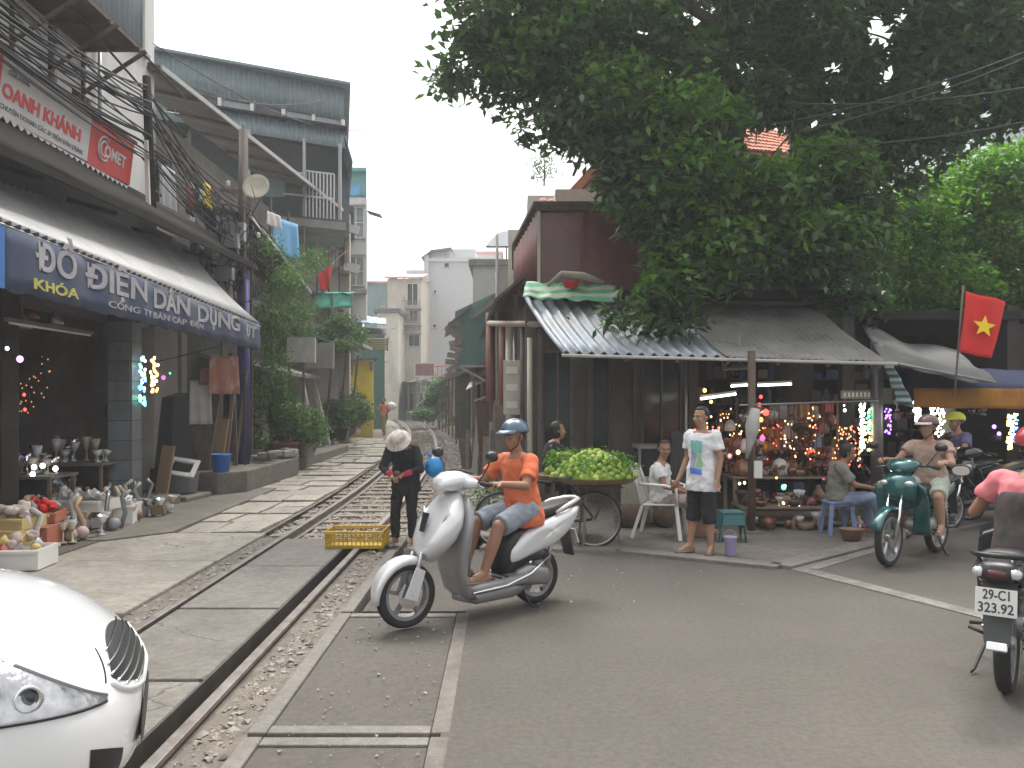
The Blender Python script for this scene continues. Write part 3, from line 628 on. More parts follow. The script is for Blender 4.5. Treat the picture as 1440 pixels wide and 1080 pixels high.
# slanted top eave (from photo: y 111 at px 261 down to 300 at px 483)
a0 = P(225, 92, 15.7); a1 = P(484, 296, 29.5); a1.x = max(a1.x, -6.2)
mb = MB().sheet(a0, a1, (a1.x-1.8, a1.y+.2, a1.z+.35), (a0.x-1.6, a0.y, a0.z+.5), 40, 3, .05, lambda u, v: .02*math.sin(u*160)); mb.build('roof', IROND, lh, world=True)
MB().bar(a0+V((.02, 0, -.03)), a1+V((.02, 0, -.03)), .04, .1).build('fascia', mat('pale_fascia', (.4, .4, .39), .7), lh, world=True)
for k in range(9): q = a0.lerp(a1, k/8); MB().bar(q+V((0, 0, -.09)), (q.x-1.5, q.y, q.z+.25), .05, .07).build('rafter', RUST, lh, world=True)
for zf, x_o in ((4.05, -6.35),):
    MB().mm((x_o, 16.1, zf), (-7.4, 29.9, zf+.16)).build('gallery_floor', GREYW, lh, world=True)
    k = 0
    for i in range(9):
        y = 16.2+i*1.7; MB().bar((x_o+.06, y, zf+.16), (x_o+.06, y, 7.0 if y > 18 else 5.2), .06).build('post', RUST, lh, world=True)
    MB().bar((x_o+.06, 16.1, zf+1.1), (x_o+.06, 29.9, zf+1.1), .05).build('handrail', RUST, lh, world=True)
    mb = MB()
    for i in range(110): y = 16.2+i*.124; mb.bar((x_o+.06, y, zf+.16), (x_o+.06, y, zf+1.08), .014)
    mb.build('balustrade', RUST, lh, world=True, kind='stuff')
MB().bar((-6.4, 17.2, 5.2), (-7.35, 17.0, 6.7), .07).build('strut', mat('pale_fascia', (0,0,0)), lh, world=True)
# laundry and clutter in the gallery
def cloth(name, label, cat, c, wdt, h, m, rz=PI/2, grp=None, sway=.03):
    o = MB().sheet((-wdt/2, 0, -h), (wdt/2, 0, -h), (wdt/2*.92, 0, 0), (-wdt/2*.92, 0, 0), 12, 8, .008, lambda u, v: sway*math.sin(u*14+v*2)*(1.2-v)).build(name, m, smooth=True)
    o.location = c; o.rotation_euler = (0, 0, rz); return tag(o, label, cat, grp)
cloth('hanging_shirt', 'yellow garment hanging in the gallery behind the cables', 'clothing', P(291, 258, 16.6), .45, .5, mat('yellow_cloth', (.65, .52, .06), .9))
cloth('hanging_shirt', 'dark red garment hanging in the gallery', 'clothing', P(268, 262, 17.0), .5, .6, mat('dark_red_cloth', (.13, .03, .03), .9))
cloth('hanging_sheet', 'pale grey sheet hanging in the gallery under the eave', 'clothing', P(237, 235, 15.9), .7, 1., mat('grey_cloth', (.35, .35, .37), .9))
cloth('tarpaulin', 'light blue tarpaulin hung in the upper gallery', 'tarpaulin', P(402, 310, 22.5), 1.2, 1.0, TARPB, 1.2)
cloth('hanging_shirt', 'white cloth hanging low at the pole foot of the gallery', 'clothing', P(385, 300, 21.0), .7, .35, mat('pale_cloth', (.55, .55, .55), .9), 1.3)
dish = thing('satellite_dish', 'cream satellite dish mounted beside the pole', 'satellite dish', P(360, 262, 16.4))
MB().lathe([(.02, -.07), (.16, -.045), (.27, 0), (.27, .01), (.2, -.03), (.02, -.055)], n=24, rot=Matrix.Rotation(R(75), 3, 'X') @ Matrix.Identity(3)).build('reflector', mat('cream_dish', (.6, .56, .45), .5), dish, True)
MB().tube([(0, .06, 0), (0, .3, -.2), (-.2, .35, -.5)], .02, 6).build('bracket', STEELG, dish, True); MB().tube([(0, 0, -.3), (0, -.3, -.05)], .01, 5).build('feed_arm', STEELG, dish, True)
# ---- green clad roof storey behind
gb = thing('green_roof_house', 'tall house topped with a blue green corrugated storey against the sky', 'house', (-8, 26, 0))
A = V((-10.6, 24.0, 0)); B_ = V((-5.55, 26.9, 0)); C_ = V((-6.9, 33, 0)); D_ = V((-13, 31, 0))
TC = mat('blue_green_corrugated', (.17, .225, .25), .6, .1, var=.12, scale=1.2, dirt=(.12, .15, .165), da=.5, ds=.8)
def band(p, q, z0, z1, waves, out=0.):
    nrm = (q-p).cross(V((0, 0, 1))).normalized()*out
    mb = MB(); corr(mb, p+nrm+V((0, 0, z0)), q+nrm+V((0, 0, z0)), q+V((0, 0, z1)), p+V((0, 0, z1)), waves, .02, 0, 1); return mb
band(A, B_, 10.95, 12.0, 40, .0).build('cladding', TC, gb, True, world=True); band(B_, C_, 10.95, 12.0, 40, .0).build('cladding', TC, gb, True, world=True)
band(A, B_, 9.95, 10.6, 40, .22).build('lower_cladding', TC, gb, True, world=True); band(B_, C_, 9.6, 10.6, 40, .3).build('lower_cladding', TC, gb, True, world=True)
MB().prism([A+V((-.3, -.3, 12.0)), B_+V((.3, -.3, 12.0)), C_+V((.3, 0, 12.0)), D_+V((0, 0, 12.0))], (0, 0, .08)).build('roof', TC, gb, world=True)
MB().prism([A+V((-.3, -.3, 10.6)), B_+V((.2, -.3, 10.6)), C_+V((0, 0, 10.6)), D_+V((0, 0, 10.6))], (0, 0, .05)).build('slab', DARK, gb, world=True)
d = (B_-A).normalized(); L = (B_-A).length; nrm = d.cross(V((0, 0, 1)))
for k in range(7):
    q = A+d*(L*k/6.02); MB().bar(q+V((0, 0, 10.65)), q+V((0, 0, 10.95)), .1).build('window_post', PLW, gb, world=True)
for k in range(6):
    q0 = A+d*(L*k/6.02+.06); q1 = A+d*(L*(k+1)/6.02-.06)
    MB().bar(q0+V((0, .1, 10.8)), q1+V((0, .1, 10.8)), .02, .29).build('pane', GLASSL if k in (2, 4, 5) else GLASSD, gb, world=True)
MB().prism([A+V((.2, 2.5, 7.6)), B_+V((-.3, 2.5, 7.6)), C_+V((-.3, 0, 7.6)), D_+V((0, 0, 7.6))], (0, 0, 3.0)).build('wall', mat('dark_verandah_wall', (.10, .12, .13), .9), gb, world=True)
MB().prism([A+V((-.5, -.1, 7.3)), B_+V((.1, -.1, 7.3)), C_+V((0, 0, 7.3)), D_+V((0, 0, 7.3))], (0, 0, .25)).build('verandah_floor', GREYW, gb, world=True)
MB().prism([A+V((.2, 2.8, 0)), B_+V((-.9, 3.5, 0)), C_+V((-.9, 0, 0)), D_+V((0, 0, 0))], (0, 0, 7.3)).build('wall', GREYW, gb, world=True)
for px in (351, 428, 478):
    f = (px-215)/(480-215); q = A.lerp(B_, min(1, f*1.0))
    q = V((X(px, 26.4-(480-px)*.011), 26.4-(480-px)*.011, 0)); MB().bar(q+V((0, 0, 7.55)), q+V((0, 0, 10.0)), .09).build('verandah_post', STEELG, gb, world=True)
RW = mat('pale_railing', (.5, .52, .52), .6)
q0, q1 = V((X(430, 25.9), 25.9, 0)), V((X(470, 26.3), 26.3, 0))
for k in range(9): q = q0.lerp(q1, k/8); MB().bar(q+V((0, 0, 7.55)), q+V((0, 0, 9.0)), .04).build('baluster', RW, gb, world=True)
for z in (8.2, 9.0): MB().bar(q0+V((0, 0, z)), q1+V((0, 0, z)), .045).build('rail', RW, gb, world=True)
for z in (8.9, 8.2): MB().bar(V((X(398, 25.6), 25.6, z)), q0+V((0, 0, z)), .05).build('rail', RW, gb, world=True)
MB().box((X(378, 25.6), 25.8, 8.6), (.9, .1, .9)).build('screen', TEALW, gb, world=True)
# ---- low lean-to canopies and vine wall along the left
lt = thing('lean_to_roof', 'dark lean to roof sheltering the vine covered house', 'roof', (-6, 20, 4.2))
b0 = P(350, 300, 17.2); b1 = P(437, 410, 24)
MB().sheet(b0, b1, (b1.x-1.4, b1.y, b1.z+.3), (b0.x-1.4, b0.y, b0.z+.3), 24, 2, .04, lambda u, v: .015*math.sin(u*120)).build('roof_sheet', IROND, lt, world=True)
for k in range(4): q = b0.lerp(b1, .08+k*.28); MB().bar(q+V((-.1, 0, -.05)), (q.x-.1, q.y, gz(q.y)+.3), .06).build('post', RUST, lt, world=True)
MB().bar(b0+V((.01, 0, -.03)), b1+V((.01, 0, -.03)), .04, .09).build('fascia', STEELG, lt, world=True)
lt2 = thing('lean_to_roof', 'lower concrete canopy over the house door behind the brown pot', 'roof', (-6.5, 22, 2.8))
c0 = P(400, 500, 19); c1 = P(478, 545, 26)
MB().sheet((-5.7, 19.3, 2.45), (-6.2, 26.5, 2.5), (-7.4, 26.5, 2.9), (-7.4, 19.3, 2.85), 10, 2, .1).build('canopy_slab', GREYW, lt2, world=True)
for y in (19.6, 22, 24.3, 26.3): MB().bar((-5.9, y, .3), (-5.9-.07*(y-19), y, 2.45), .13).build('pillar', CREAM, lt2, world=True)
MB().box(P(424, 492, 20.4), (.7, .12, .62)).build('wall_panel', mat('pale_panel', (.5, .48, .44), .8, dirt=(.3, .29, .26)), lt2, world=True)
MB().box(P(450, 500, 22.2), (.75, .12, .7)).build('wall_panel', GREYW, lt2, world=True)
lf = thing('garden_wall', 'low brown timber railing and wall panel before the potted plants', 'fence', (-6, 23, .3))
MB().box((-5.75, 22.6, 1.28), (.08, 3.4, .08)).build('top_rail', WOOD, lf, world=True); MB().box((-5.75, 22.6, .93), (.06, 3.3, .5)).build('panel', mat('brown_panel', (.16, .085, .06), .8, var=.2), lf, world=True)
for y in (20.95, 24.25): MB().box((-5.75, y, .8), (.14, .14, 1.5)).build('post', GREYW, lf, world=True)
gr = thing('green_roof', 'green tin awning jutting beside the yellow wall', 'awning', (-6.5, 28, 3))
g0 = P(464, 480, 25); g1 = P(507, 498, 31); g1.z = g0.z-.1
MB().sheet(g0, g1, (g1.x-1.2, g1.y, g1.z+.55), (g0.x-1.2, g0.y, g0.z+.5), 24, 2, .04, lambda u, v: .015*math.sin(u*120)).build('roof_sheet', mat('green_tin', (.08, .22, .19), .7, var=.15), gr, world=True)
for k in range(3): q = g0.lerp(g1, .1+k*.4); MB().bar(q, (q.x-.3, q.y, gz(q.y)+.2), .06).build('post', RUST, gr, world=True)
net = thing('green_net_canopy', 'bright green netting stretched over a balcony below the flag', 'netting', P(465, 425, 26.5))
n0 = P(438, 412, 26); n1 = P(495, 412, 28)
MB().sheet(n0+V((0, 0, -.5)), n1+V((0, 0, -.5)), n1+V((0, .2, .02)), n0+V((0, .2, .05)), 20, 6, .01, lambda u, v: .07*mnoise.noise(V((u*7, v*3, 0)))).build('front_netting', TARPG, net, True, world=True)
MB().sheet(n0, n1, n1+V((-.2, 2, .3)), n0+V((-.2, 2, .3)), 14, 6, .01, lambda u, v: .06*mnoise.noise(V((u*6, v*6, 4)))).build('top_netting', TARPG, net, True, world=True)
for q in (n0, n1, n0.lerp(n1, .5)): MB().bar(q, (q.x, q.y, 2.6), .05).build('post', STEELG, net, world=True)
MB().box(n0.lerp(n1, .5)+V((0, 1.2, -1.7)), (1.9, 1.9, .12)).build('balcony_floor', GREYW, net, world=True)
# grey house behind net with laundry
gh = thing('laundry_house', 'weathered grey house with laundry and small dark awnings behind the flag', 'house', (-7.5, 32, 0))
wall_with_holes('wall', BEIGE, gh, -13, X(497, 31)-.15, 0, Z(300, 31), 31, [(X(452, 31), X(485, 31), 6.7, 8.2), (X(455, 31), X(483, 31), 3.9, 5.2)], .25)
xe = X(497, 31)-.15
MB().prism([(xe-.25, 31.26, 0), (xe, 31.26, 0), (xe*37/31, 37, 0), (xe*37/31-.25, 37, 0)], (0, 0, Z(300, 31))).build('wall', BEIGE, gh, world=True)
window(gh, 'y', 31, X(452, 31), X(485, 31), 6.7, 8.2, WOOD, GLASSD, 1); window(gh, 'y', 31, X(455, 31), X(483, 31), 3.9, 5.2, WOOD, GLASSD, 1)
for z, py in ((Z(322, 30), 0), (Z(378, 30), 0)):
    MB().sheet((X(480, 30), 30.1, z), (X(502, 30), 30.3, z-.15), (X(500, 30), 31, z+.3), (X(478, 30), 31, z+.45), 6, 2, .03).build('awning', IROND, gh, world=True)
MB().prism([(-13, 30.8, Z(300, 31)+.01), (xe+.2, 30.8, Z(300, 31)+.01), (xe*37/31+.2, 37, Z(300, 31)+.01), (-15, 37, Z(300, 31)+.01)], (0, 0, .2)).build('roof', IROND, gh, world=True)
MB().box((X(466, 30.4), 30.4, 6.55), (1.2, 1.1, .12)).build('balcony_slab', GREYW, gh, world=True)
for k in range(8): MB().bar((X(452, 29.9)+k*.13, 29.9, 6.6), (X(452, 29.9)+k*.13, 29.9, 7.4), .02).build('baluster', RUST, gh, world=True)
for k, (px, m) in enumerate(((455, 'a'), (463, 'b'), (471, 'c'), (479, 'd'))):
    cloth('hanging_shirt', ('pale lilac','bluish','cream','black')[k]+' garment drying at the balcony of the weathered house', 'clothing', P(px, 322, 29.8), .32, .75, mat('laundry_'+m, ((.6, .6, .64), (.5, .52, .6), (.65, .64, .62), (.08, .08, .1))[k], .9), .1, 'laundry on the weathered house')
# teal roof house with tarps
def skew(mb, x0, x1, Y0, Y1, z0, z1): k = Y1/Y0; return mb.prism([(x0, Y0, z0), (x1, Y0, z0), (x1*k, Y1, z0), (x0*k, Y1, z0)], (0, 0, z1-z0))
th_ = thing('teal_roof_house', 'small rooftop room with teal sheet and pale blue tarpaulin', 'house', (-9, 37, 0))
YT = 37.; x0, x1 = X(430, YT), X(514, YT)
TSH = mat('teal_sheet', (.14, .36, .35), .7, var=.1)
skew(MB(), x0, x1, YT, 42, Z(275, YT), Z(243, YT)).build('wall', TSH, th_, world=True)
skew(MB(), x0-.1, x1+.1, YT-.3, 42.2, Z(243, YT)+.003, Z(238, YT)).build('roof', TSH, th_, world=True)
MB().sheet((X(466, YT-.1), YT-.1, Z(277, YT)), (X(506, YT-.1), YT-.1, Z(277, YT)), (X(508, YT), YT-.02, Z(260, YT)), (X(464, YT), YT-.02, Z(260, YT)), 16, 5, .01, lambda u, v: .03*math.sin(u*20+v*4)).build('tarpaulin', TARPB, th_, True, world=True)
skew(MB(), x0, x1-.15, YT+.1, 42, 0, Z(275, YT)-.01).build('wall', WHITEW, th_, world=True)
# white windowed house
wh = thing('white_window_house', 'slim white house with tall windows above the blue roof', 'house', (-8, 36, 0))
YH = 36.3; xa, xb = X(470, YH), X(515, YH)
hs_ = [(X(488, YH), X(512, YH), Z(335, YH), Z(290, YH)), (X(488, YH), X(512, YH), Z(402, YH), Z(360, YH))]
wall_with_holes('wall', WHITEW, wh, xa, xb, Z(450, YH), Z(278, YH), YH, hs_, .25)
for h in hs_: window(wh, 'y', YH, *h, PLW, GLASSL, 1, 1, 1)
skew(MB(), xa, xb+.1, YH-.4, YH, Z(414, YH), Z(408, YH)).build('balcony', GREYW, wh, world=True)
for h in hs_: MB().mm((h[0]-.1, YH-.14, h[3]+.03), (h[1]+.1, YH-.003, h[3]+.12)).build('hood_mould', WHITEW, wh, world=True)
MB().box((xb+.35, YH+.2, Z(300, YH)), (.6, .6, .05), Matrix.Rotation(.3, 3, 'Y')).build('awning', IROND, wh, world=True)
# yellow wall house
yh = thing('yellow_house', 'bright yellow end wall of a low house beside the path', 'house', (-7.6, 36, 0))
ya, yb_ = X(480, 35), X(524, 35.3); zt = Z(512, 35)
MB().prism([(ya-1.5, 35, 0), (ya, 35, 0), (yb_, 35.3, 0), (yb_+.0, 35.3, zt+.25), (ya-1.5, 35, zt-.1)], (0, .25, 0)).build('wall', YELLOW, yh, world=True)
MB().prism([(yb_-.3, 35.56, 0), (yb_-.05, 35.56, 0), ((yb_-.05)*1.17, 41, 0), ((yb_-.3)*1.17, 41, 0)], (0, 0, zt)).build('wall', YELLOW, yh, world=True)
MB().sheet((ya-1.6, 34.6, zt), (yb_+.3, 34.8, zt+.28), ((yb_+.1)*1.16, 41, zt+.5), (ya-1.6, 41, zt+.3), 30, 3, .05, lambda u, v: .02*math.sin(u*150)).build('roof', IROND, yh, world=True)
MB().box((X(522, 34.9), 34.9, zt-.1), (.12, .12, .4)).build('bracket', WOOD, yh, world=True)
bu = thing('blue_roof', 'pale blue tin roof edge above the yellow wall', 'roof', (-8, 37, 4))
MB().sheet(P(497, 452, 36), P(543, 456, 37), P(543, 448, 43), P(497, 442, 43), 20, 2, .05, lambda u, v: .02*math.sin(u*100)).build('roof_sheet', mat('pale_blue_tin', (.3, .42, .55), .6), bu, world=True)
MB().sheet(P(497, 470, 36), P(543, 470, 37), P(543, 462, 43), P(497, 458, 43), 4, 2, .05).build('lower_sheet', IROND, bu, world=True)
MB().prism([(X(495, 44), 44, 0), (X(541, 44), 44, 0), (X(541, 44)-1.5, 50, 0), (X(495, 44)-1.5, 50, 0)], (0, 0, Z(470, 44))).build('wall', GREENW, bu, world=True)
lv = thing('louvre_shutter', 'tan slatted shutter board above the yellow wall', 'shutter', P(528, 484, 36.2))
for k in range(5): MB().box((0, 0, .22-k*.11), (1.0, .04, .07), Matrix.Rotation(.5, 3, 'X')).build('slat', mat('tan_slat', (.4, .32, .2), .8), lv)
MB().box((-.53, 0, 0), (.05, .08, .6)).build('frame', WOOD, lv); MB().box((.53, 0, 0), (.05, .08, .6)).build('frame', WOOD, lv)
# ================================================================ far houses and right side
def house(name, label, px0, px1, Y, ytop, depth, wm, roof, holes=(), frame=PLW, glass=GLASSD, roofm=IROND, rz=None, mull=1):
    t = thing(name, label, 'house', (X((px0+px1)/2, Y), Y, 0)); x0, x1, zt = X(px0, Y), X(px1, Y), Z(ytop, Y)
    hh = [(X(a, Y), X(b, Y), Z(d, Y), Z(c, Y)) for a, b, c, d in holes]
    wall_with_holes('wall', wm, t, x0, x1, 0, zt, Y, hh, .25)
    for h in hh: window(t, 'y', Y, *h, frame, glass, 1, mull)
    MB().mm((x0, Y+.253, 0), (x0+.25, Y+depth, zt)).build('wall', wm, t, world=True); MB().mm((x1-.25, Y+.253, 0), (x1, Y+depth, zt)).build('wall', wm, t, world=True)
    if roof == 'flat': MB().mm((x0-.2, Y-.2, zt), (x1+.2, Y+depth, zt+.3)).build('roof', roofm, t, world=True)
    elif roof == 'gable':   # ridge along y
        h = (x1-x0)*.35; MB().prism([(x0, Y+.01, zt), (x1, Y+.01, zt), ((x0+x1)/2, Y+.01, zt+h)], (0, .24, 0)).build('gable', wm, t, world=True)
        MB().prism([(x0-.3, Y-.4, zt-.05), ((x0+x1)/2, Y-.4, zt+h+.08), ((x0+x1)/2, Y-.4, zt+h+.2), (x0-.3, Y-.4, zt+.08)], (0, depth+.6, 0)).build('roof', roofm, t, world=True)
        MB().prism([(x1+.3, Y-.4, zt-.05), (x1+.3, Y-.4, zt+.08), ((x0+x1)/2, Y-.4, zt+h+.2), ((x0+x1)/2, Y-.4, zt+h+.08)], (0, depth+.6, 0)).build('roof', roofm, t, world=True)
    elif roof == 'shed':
        h = Z(ytop-roofh, Y)-zt
        MB().prism([(x0-.2, Y-.3, zt), (x1+.2, Y-.3, zt), (x1+.2, Y+depth*.5, zt+h), (x0-.2, Y+depth*.5, zt+h)], (0, 0, .12)).build('roof', roofm, t, world=True)
        MB().prism([(x0, Y+.26, zt), (x0, Y+depth*.5, zt), (x0, Y+depth*.5, zt+h)], (.2, 0, 0)).prism([(x1-.2, Y+.26, zt), (x1-.2, Y+depth*.5, zt), (x1-.2, Y+depth*.5, zt+h)], (.2, 0, 0)).build('gable', wm, t, world=True)
    return t
roofh = 20
house('teal_house', 'teal sided house with pink roof seen beyond the blue tin roof', 512, 560, 72, 398, 9, TEALW, 'shed', [(536, 541, 430, 446)], roofm=PINKR)
roofh = 14
house('pink_roof_house', 'small far house with faded pink roof left of the beige block', 522, 548, 82, 392, 8, CREAM, 'shed', (), roofm=PINKR)
roofh = 16
bh = house('beige_house', 'tall stained beige house with dark open balcony bays', 545, 592, 64, 392, 8, BEIGE, 'shed', [(572, 588, 398, 430), (575, 588, 436, 452), (566, 570, 416, 422), (553, 556, 427, 433), (574, 590, 470, 488)], roofm=PINKR, glass=DARK)
for py in (432, 455, 466): MB().mm((X(568, 63), 62.9, Z(py+2, 63)), (X(592, 63), 64, Z(py, 63))).build('balcony_slab', GREYW, bh, world=True)
for py in (452, 432):
    for k in range(9): MB().bar((X(570+k*2.4, 62.95), 62.95, Z(py, 63)), (X(570+k*2.4, 62.95), 62.95, Z(py-10, 63)), .05).build('baluster', WOOD, bh, world=True)
house('cream_house', 'cream plaster house at the bend of the track beside the yellow wall', 530, 560, 60, 440, 8, CREAM, 'flat', [(545, 549, 470, 480), (540, 543, 500, 508), (552, 555, 455, 461)])
wb = house('white_block', 'tall blank pale block dominating the far end of the street', 603, 702, 72, 368, 12, mat('pale_grey_render', (.52, .53, .54), .85, var=.04, scale=.4, dirt=(.44, .45, .46), da=.5, ds=.4), 'flat', [(624, 632, 366+3, 376), (609, 614, 407, 413), (608, 614, 455, 461)], roofm=WHITEW, glass=DARK, mull=0)
MB().mm((X(604, 72), 72.4, Z(368, 72)+.3), (X(634, 72), 78, Z(350, 72))).build('stair_tower', WHITEW, wb, world=True); MB().mm((X(634, 72)+.01, 73.4, Z(368, 72)+.3), (X(668, 72), 80, Z(346, 72))).build('stair_tower', mat('pale_grey_render', (0,0,0)), wb, world=True)
MB().prism([(X(592, 71), 71, Z(362, 71)), (X(606, 71), 71.5, Z(350, 71)), (X(634, 71), 71.5, Z(346, 71)), (X(634, 71), 71.5, Z(348, 71)), (X(606, 71), 71.5, Z(352, 71))], (0, 4, 0)).build('roof_slab', IROND, wb, world=True)
MB().mm((X(603, 71.9), 71.5, 0), (X(597, 71.9)+.0, 73, Z(360, 72))).build('corner_pier', WHITEW, wb, world=True)
for py in (395, 440, 487): MB().mm((X(596, 71.4), 71.2, Z(py+2, 71.4)), (X(604, 71.4), 71.9, Z(py, 71.4))).build('ledge', WHITEW, wb, world=True)
antenna((X(664, 70), 71.8, Z(385, 71.5)), 'television antenna against the pale far block')
roofh = 8
house('grey_wall_house', 'grey block house with pierced concrete parapet right of the pale block', 665, 724, 40, 374, 10, GREYW, 'flat', [(696, 703, 382, 392), (708, 716, 376, 386), (697, 702, 408, 418), (708, 712, 403, 410)], glass=GLASSL)
house('narrow_far_house', 'narrow pale far house between the beige house and the pale block', 574, 604, 92, 384, 8, CREAM, 'flat', [(578, 582, 392, 400), (588, 592, 392, 400), (578, 582, 410, 418), (588, 592, 410, 418)], roofm=WHITEW)
house('pale_gable_house', 'pale house with reddish roof line above the grey block house', 660, 705, 84, 358, 8, WHITEW, 'flat', roofm=PINKR)
gn = thing('green_house', 'dark green clad house leaning over the track on the right', 'house', (-1.6, 32, 0))
MB().prism([(X(640, 34), 34, 0), (X(700, 34), 34, 0), (X(700, 34), 34, Z(410, 34)), (X(640, 34), 34, Z(438, 34))], (0, 8, 0)).build('wall', GREENW, gn, world=True)
MB().sheet((X(629, 33), 33.2, Z(455, 33)), (X(662, 33), 33, Z(428, 33)), (X(664, 42), 42, Z(420, 33)), (X(625, 42), 42, Z(448, 33)), 12, 2, .06).build('roof', IROND, gn, world=True)
MB().sheet((X(660, 32), 32, Z(446, 32)), (X(705, 32), 31, Z(410, 32)), (X(712, 32), 36, Z(402, 33)), (X(664, 32), 36, Z(436, 33)), 12, 2, .06).build('roof', IROND, gn, world=True)
for k in range(9): MB().box((X(636, 33.6)+U(-.2, .25), 33.7, Z(455+k*9, 33.7)), (.5, .05, .22), Matrix.Rotation(U(-.6, .6), 3, 'Y')).build('loose_board', WOOD, gn, world=True)
rc = thing('roof_terrace', 'small grey canopy on thin posts above the maroon house corner', 'canopy', (-.6, 24, 6))
MB().sheet(P(683, 346, 24), P(722, 346, 23), P(724, 323, 26), P(700, 327, 26.5), 8, 2, .05).build('roof_sheet', mat('grey_blue_tin', (.11, .13, .14), .75), rc, world=True)
for px in (699, 712): MB().bar(P(px, 345, 24.3), P(px, 376, 24.3), .04).build('post', STEELG, rc, world=True)
MB().mm((X(697, 24.5), 24.4, 0), (X(722, 24.5), 28, Z(376, 24.5))).build('wall', GREYW, rc, world=True)
# low shacks along the curve (right of the track)
def shack(px0, px1, Y0, Y1, ytop, m, label, door=None, rm=IROND):
    t = thing('trackside_shack', label, 'shack', (X((px0+px1)/2, Y0), Y0, 0)); a = V((X(px0, Y1), Y1, 0)); b = V((X(px1, Y0), Y0, 0)); z = Z(ytop, (Y0+Y1)/2); nn = (b-a).cross(V((0, 0, 1))).normalized(); h = V((0, 0, 1))
    MB().prism([a, b, b+h*z, a+h*z], -nn*2.5).build('wall', m, t, world=True)
    MB().sheet(a+nn*.7+h*(z-.05), b+nn*.7+h*(z-.1), b-nn*2.5+h*(z+.6), a-nn*2.5+h*(z+.6), 16, 2, .06, lambda u, v: .02*math.sin(u*90)).build('roof', rm, t, world=True)
    L = (b-a).length; d = (b-a)/L; n = max(1, int(L/2.2))
    for k in range(n):
        q = a+d*(L*(k+.5)/n)+nn*.02
        MB().prism([q-d*.4+h*.4, q+d*.4+h*.4, q+d*.4+h*2.3, q-d*.4+h*2.3], nn*.04).build('door', rng.choice((WOOD, DARK, RUST, MAROON)), t, world=True)
    for k in range(n+1):
        q = a+d*(L*k/n*.96+.1)+nn*.6; MB().bar(q, q+h*(z-.1), .07).build('post', WOOD, t, world=True)
    return t
shack(527, 562, 66, 74, 540, MAROON, 'far low shack with tin roof at the bend')
shack(562, 600, 58, 66, 536, GREYW, 'low grey shack with pale awning beyond the walking man')
shack(600, 632, 47, 57, 534, GREYW, 'low grey shack behind the green climber on the right of the track')
shack(634, 664, 33, 44, 530, BEIGE, 'low beige shack below the dark green house')
shack(664, 700, 21, 31, 520, GREYW, 'nearer grey shack with leaning boards below the pipe rack')
bb = thing('billboard', 'maroon rectangular board with pale frame on the far houses', 'sign', P(597, 520, 55))
MB().box((0, 0, 0), (1.25, .06, .8)).build('panel', MAROON, bb); mb = MB()
for a in ((-.65, 0, .86, 0), (.65, 0, .86, 0)): MB().box((a[0], 0, 0), (.07, .1, .94)).build('frame', CREAM, bb)
for s_ in (-1, 1): MB().box((0, 0, s_*.44), (1.23, .1, .07)).build('frame', CREAM, bb)
for s_ in (-1, 1): MB().bar((s_*.5, .05, -.4), (s_*.5, 1.5, -1.6), .05).build('stay', RUST, bb)
rf = thing('red_railing', 'small red railing on a far balcony above the shacks', 'railing', P(627, 522, 47))
for s_ in (-.25, .25): MB().bar((-.75, 0, s_), (.75, 0, s_+.1), .04).build('rail', RED, rf)
for k in range(7): MB().bar((-.7+k*.23, 0, -.25), (-.7+k*.23, 0, .3), .03).build('baluster', RED, rf)
MB().box((0, .6, -.35), (1.6, 1.2, .1)).build('slab', GREYW, rf)
# ---- corner house (maroon)
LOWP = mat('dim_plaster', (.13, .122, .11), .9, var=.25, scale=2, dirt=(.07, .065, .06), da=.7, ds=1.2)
mh = thing('maroon_house', 'two storey corner house with maroon sheet upper floor behind the tree', 'house', (1.5, 14, 0))
xl = .22
MAR2 = mat('maroon_glazing', (.15, .062, .055), .25, var=.25, scale=1.5, bump=.02)
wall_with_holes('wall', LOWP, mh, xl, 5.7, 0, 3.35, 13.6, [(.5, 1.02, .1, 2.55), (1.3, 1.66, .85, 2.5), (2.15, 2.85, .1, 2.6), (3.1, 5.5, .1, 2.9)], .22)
window(mh, 'y', 13.6, .5, 1.02, .1, 2.55, WOOD, GLASSD, 1, 1, 0, 'door', False); window(mh, 'y', 13.6, 1.3, 1.66, .85, 2.5, WOOD, GLASSD, 1, 0, 0); window(mh, 'y', 13.6, 2.15, 2.85, .1, 2.6, WOOD, GLASSD, 1, 1, 0, 'door', False)
MB().mm((xl, 13.822, 0), (xl+.22, 20, 3.35)).build('wall', GREYW, mh, world=True)
for x in (.42, 1.24, 2.0, 2.92): MB().mm((x, 13.5, .02), (x+.09, 13.597, 3.0)).build('pilaster', LOWP, mh, world=True)
MB().mm((1.2, 13.54, .02), (1.75, 13.598, .83)).build('door_panel', LOWP, mh, world=True)
MB().mm((.1, 13.3, 3.36), (5.7, 20, 3.5)).build('floor_slab', DARK, mh, world=True)
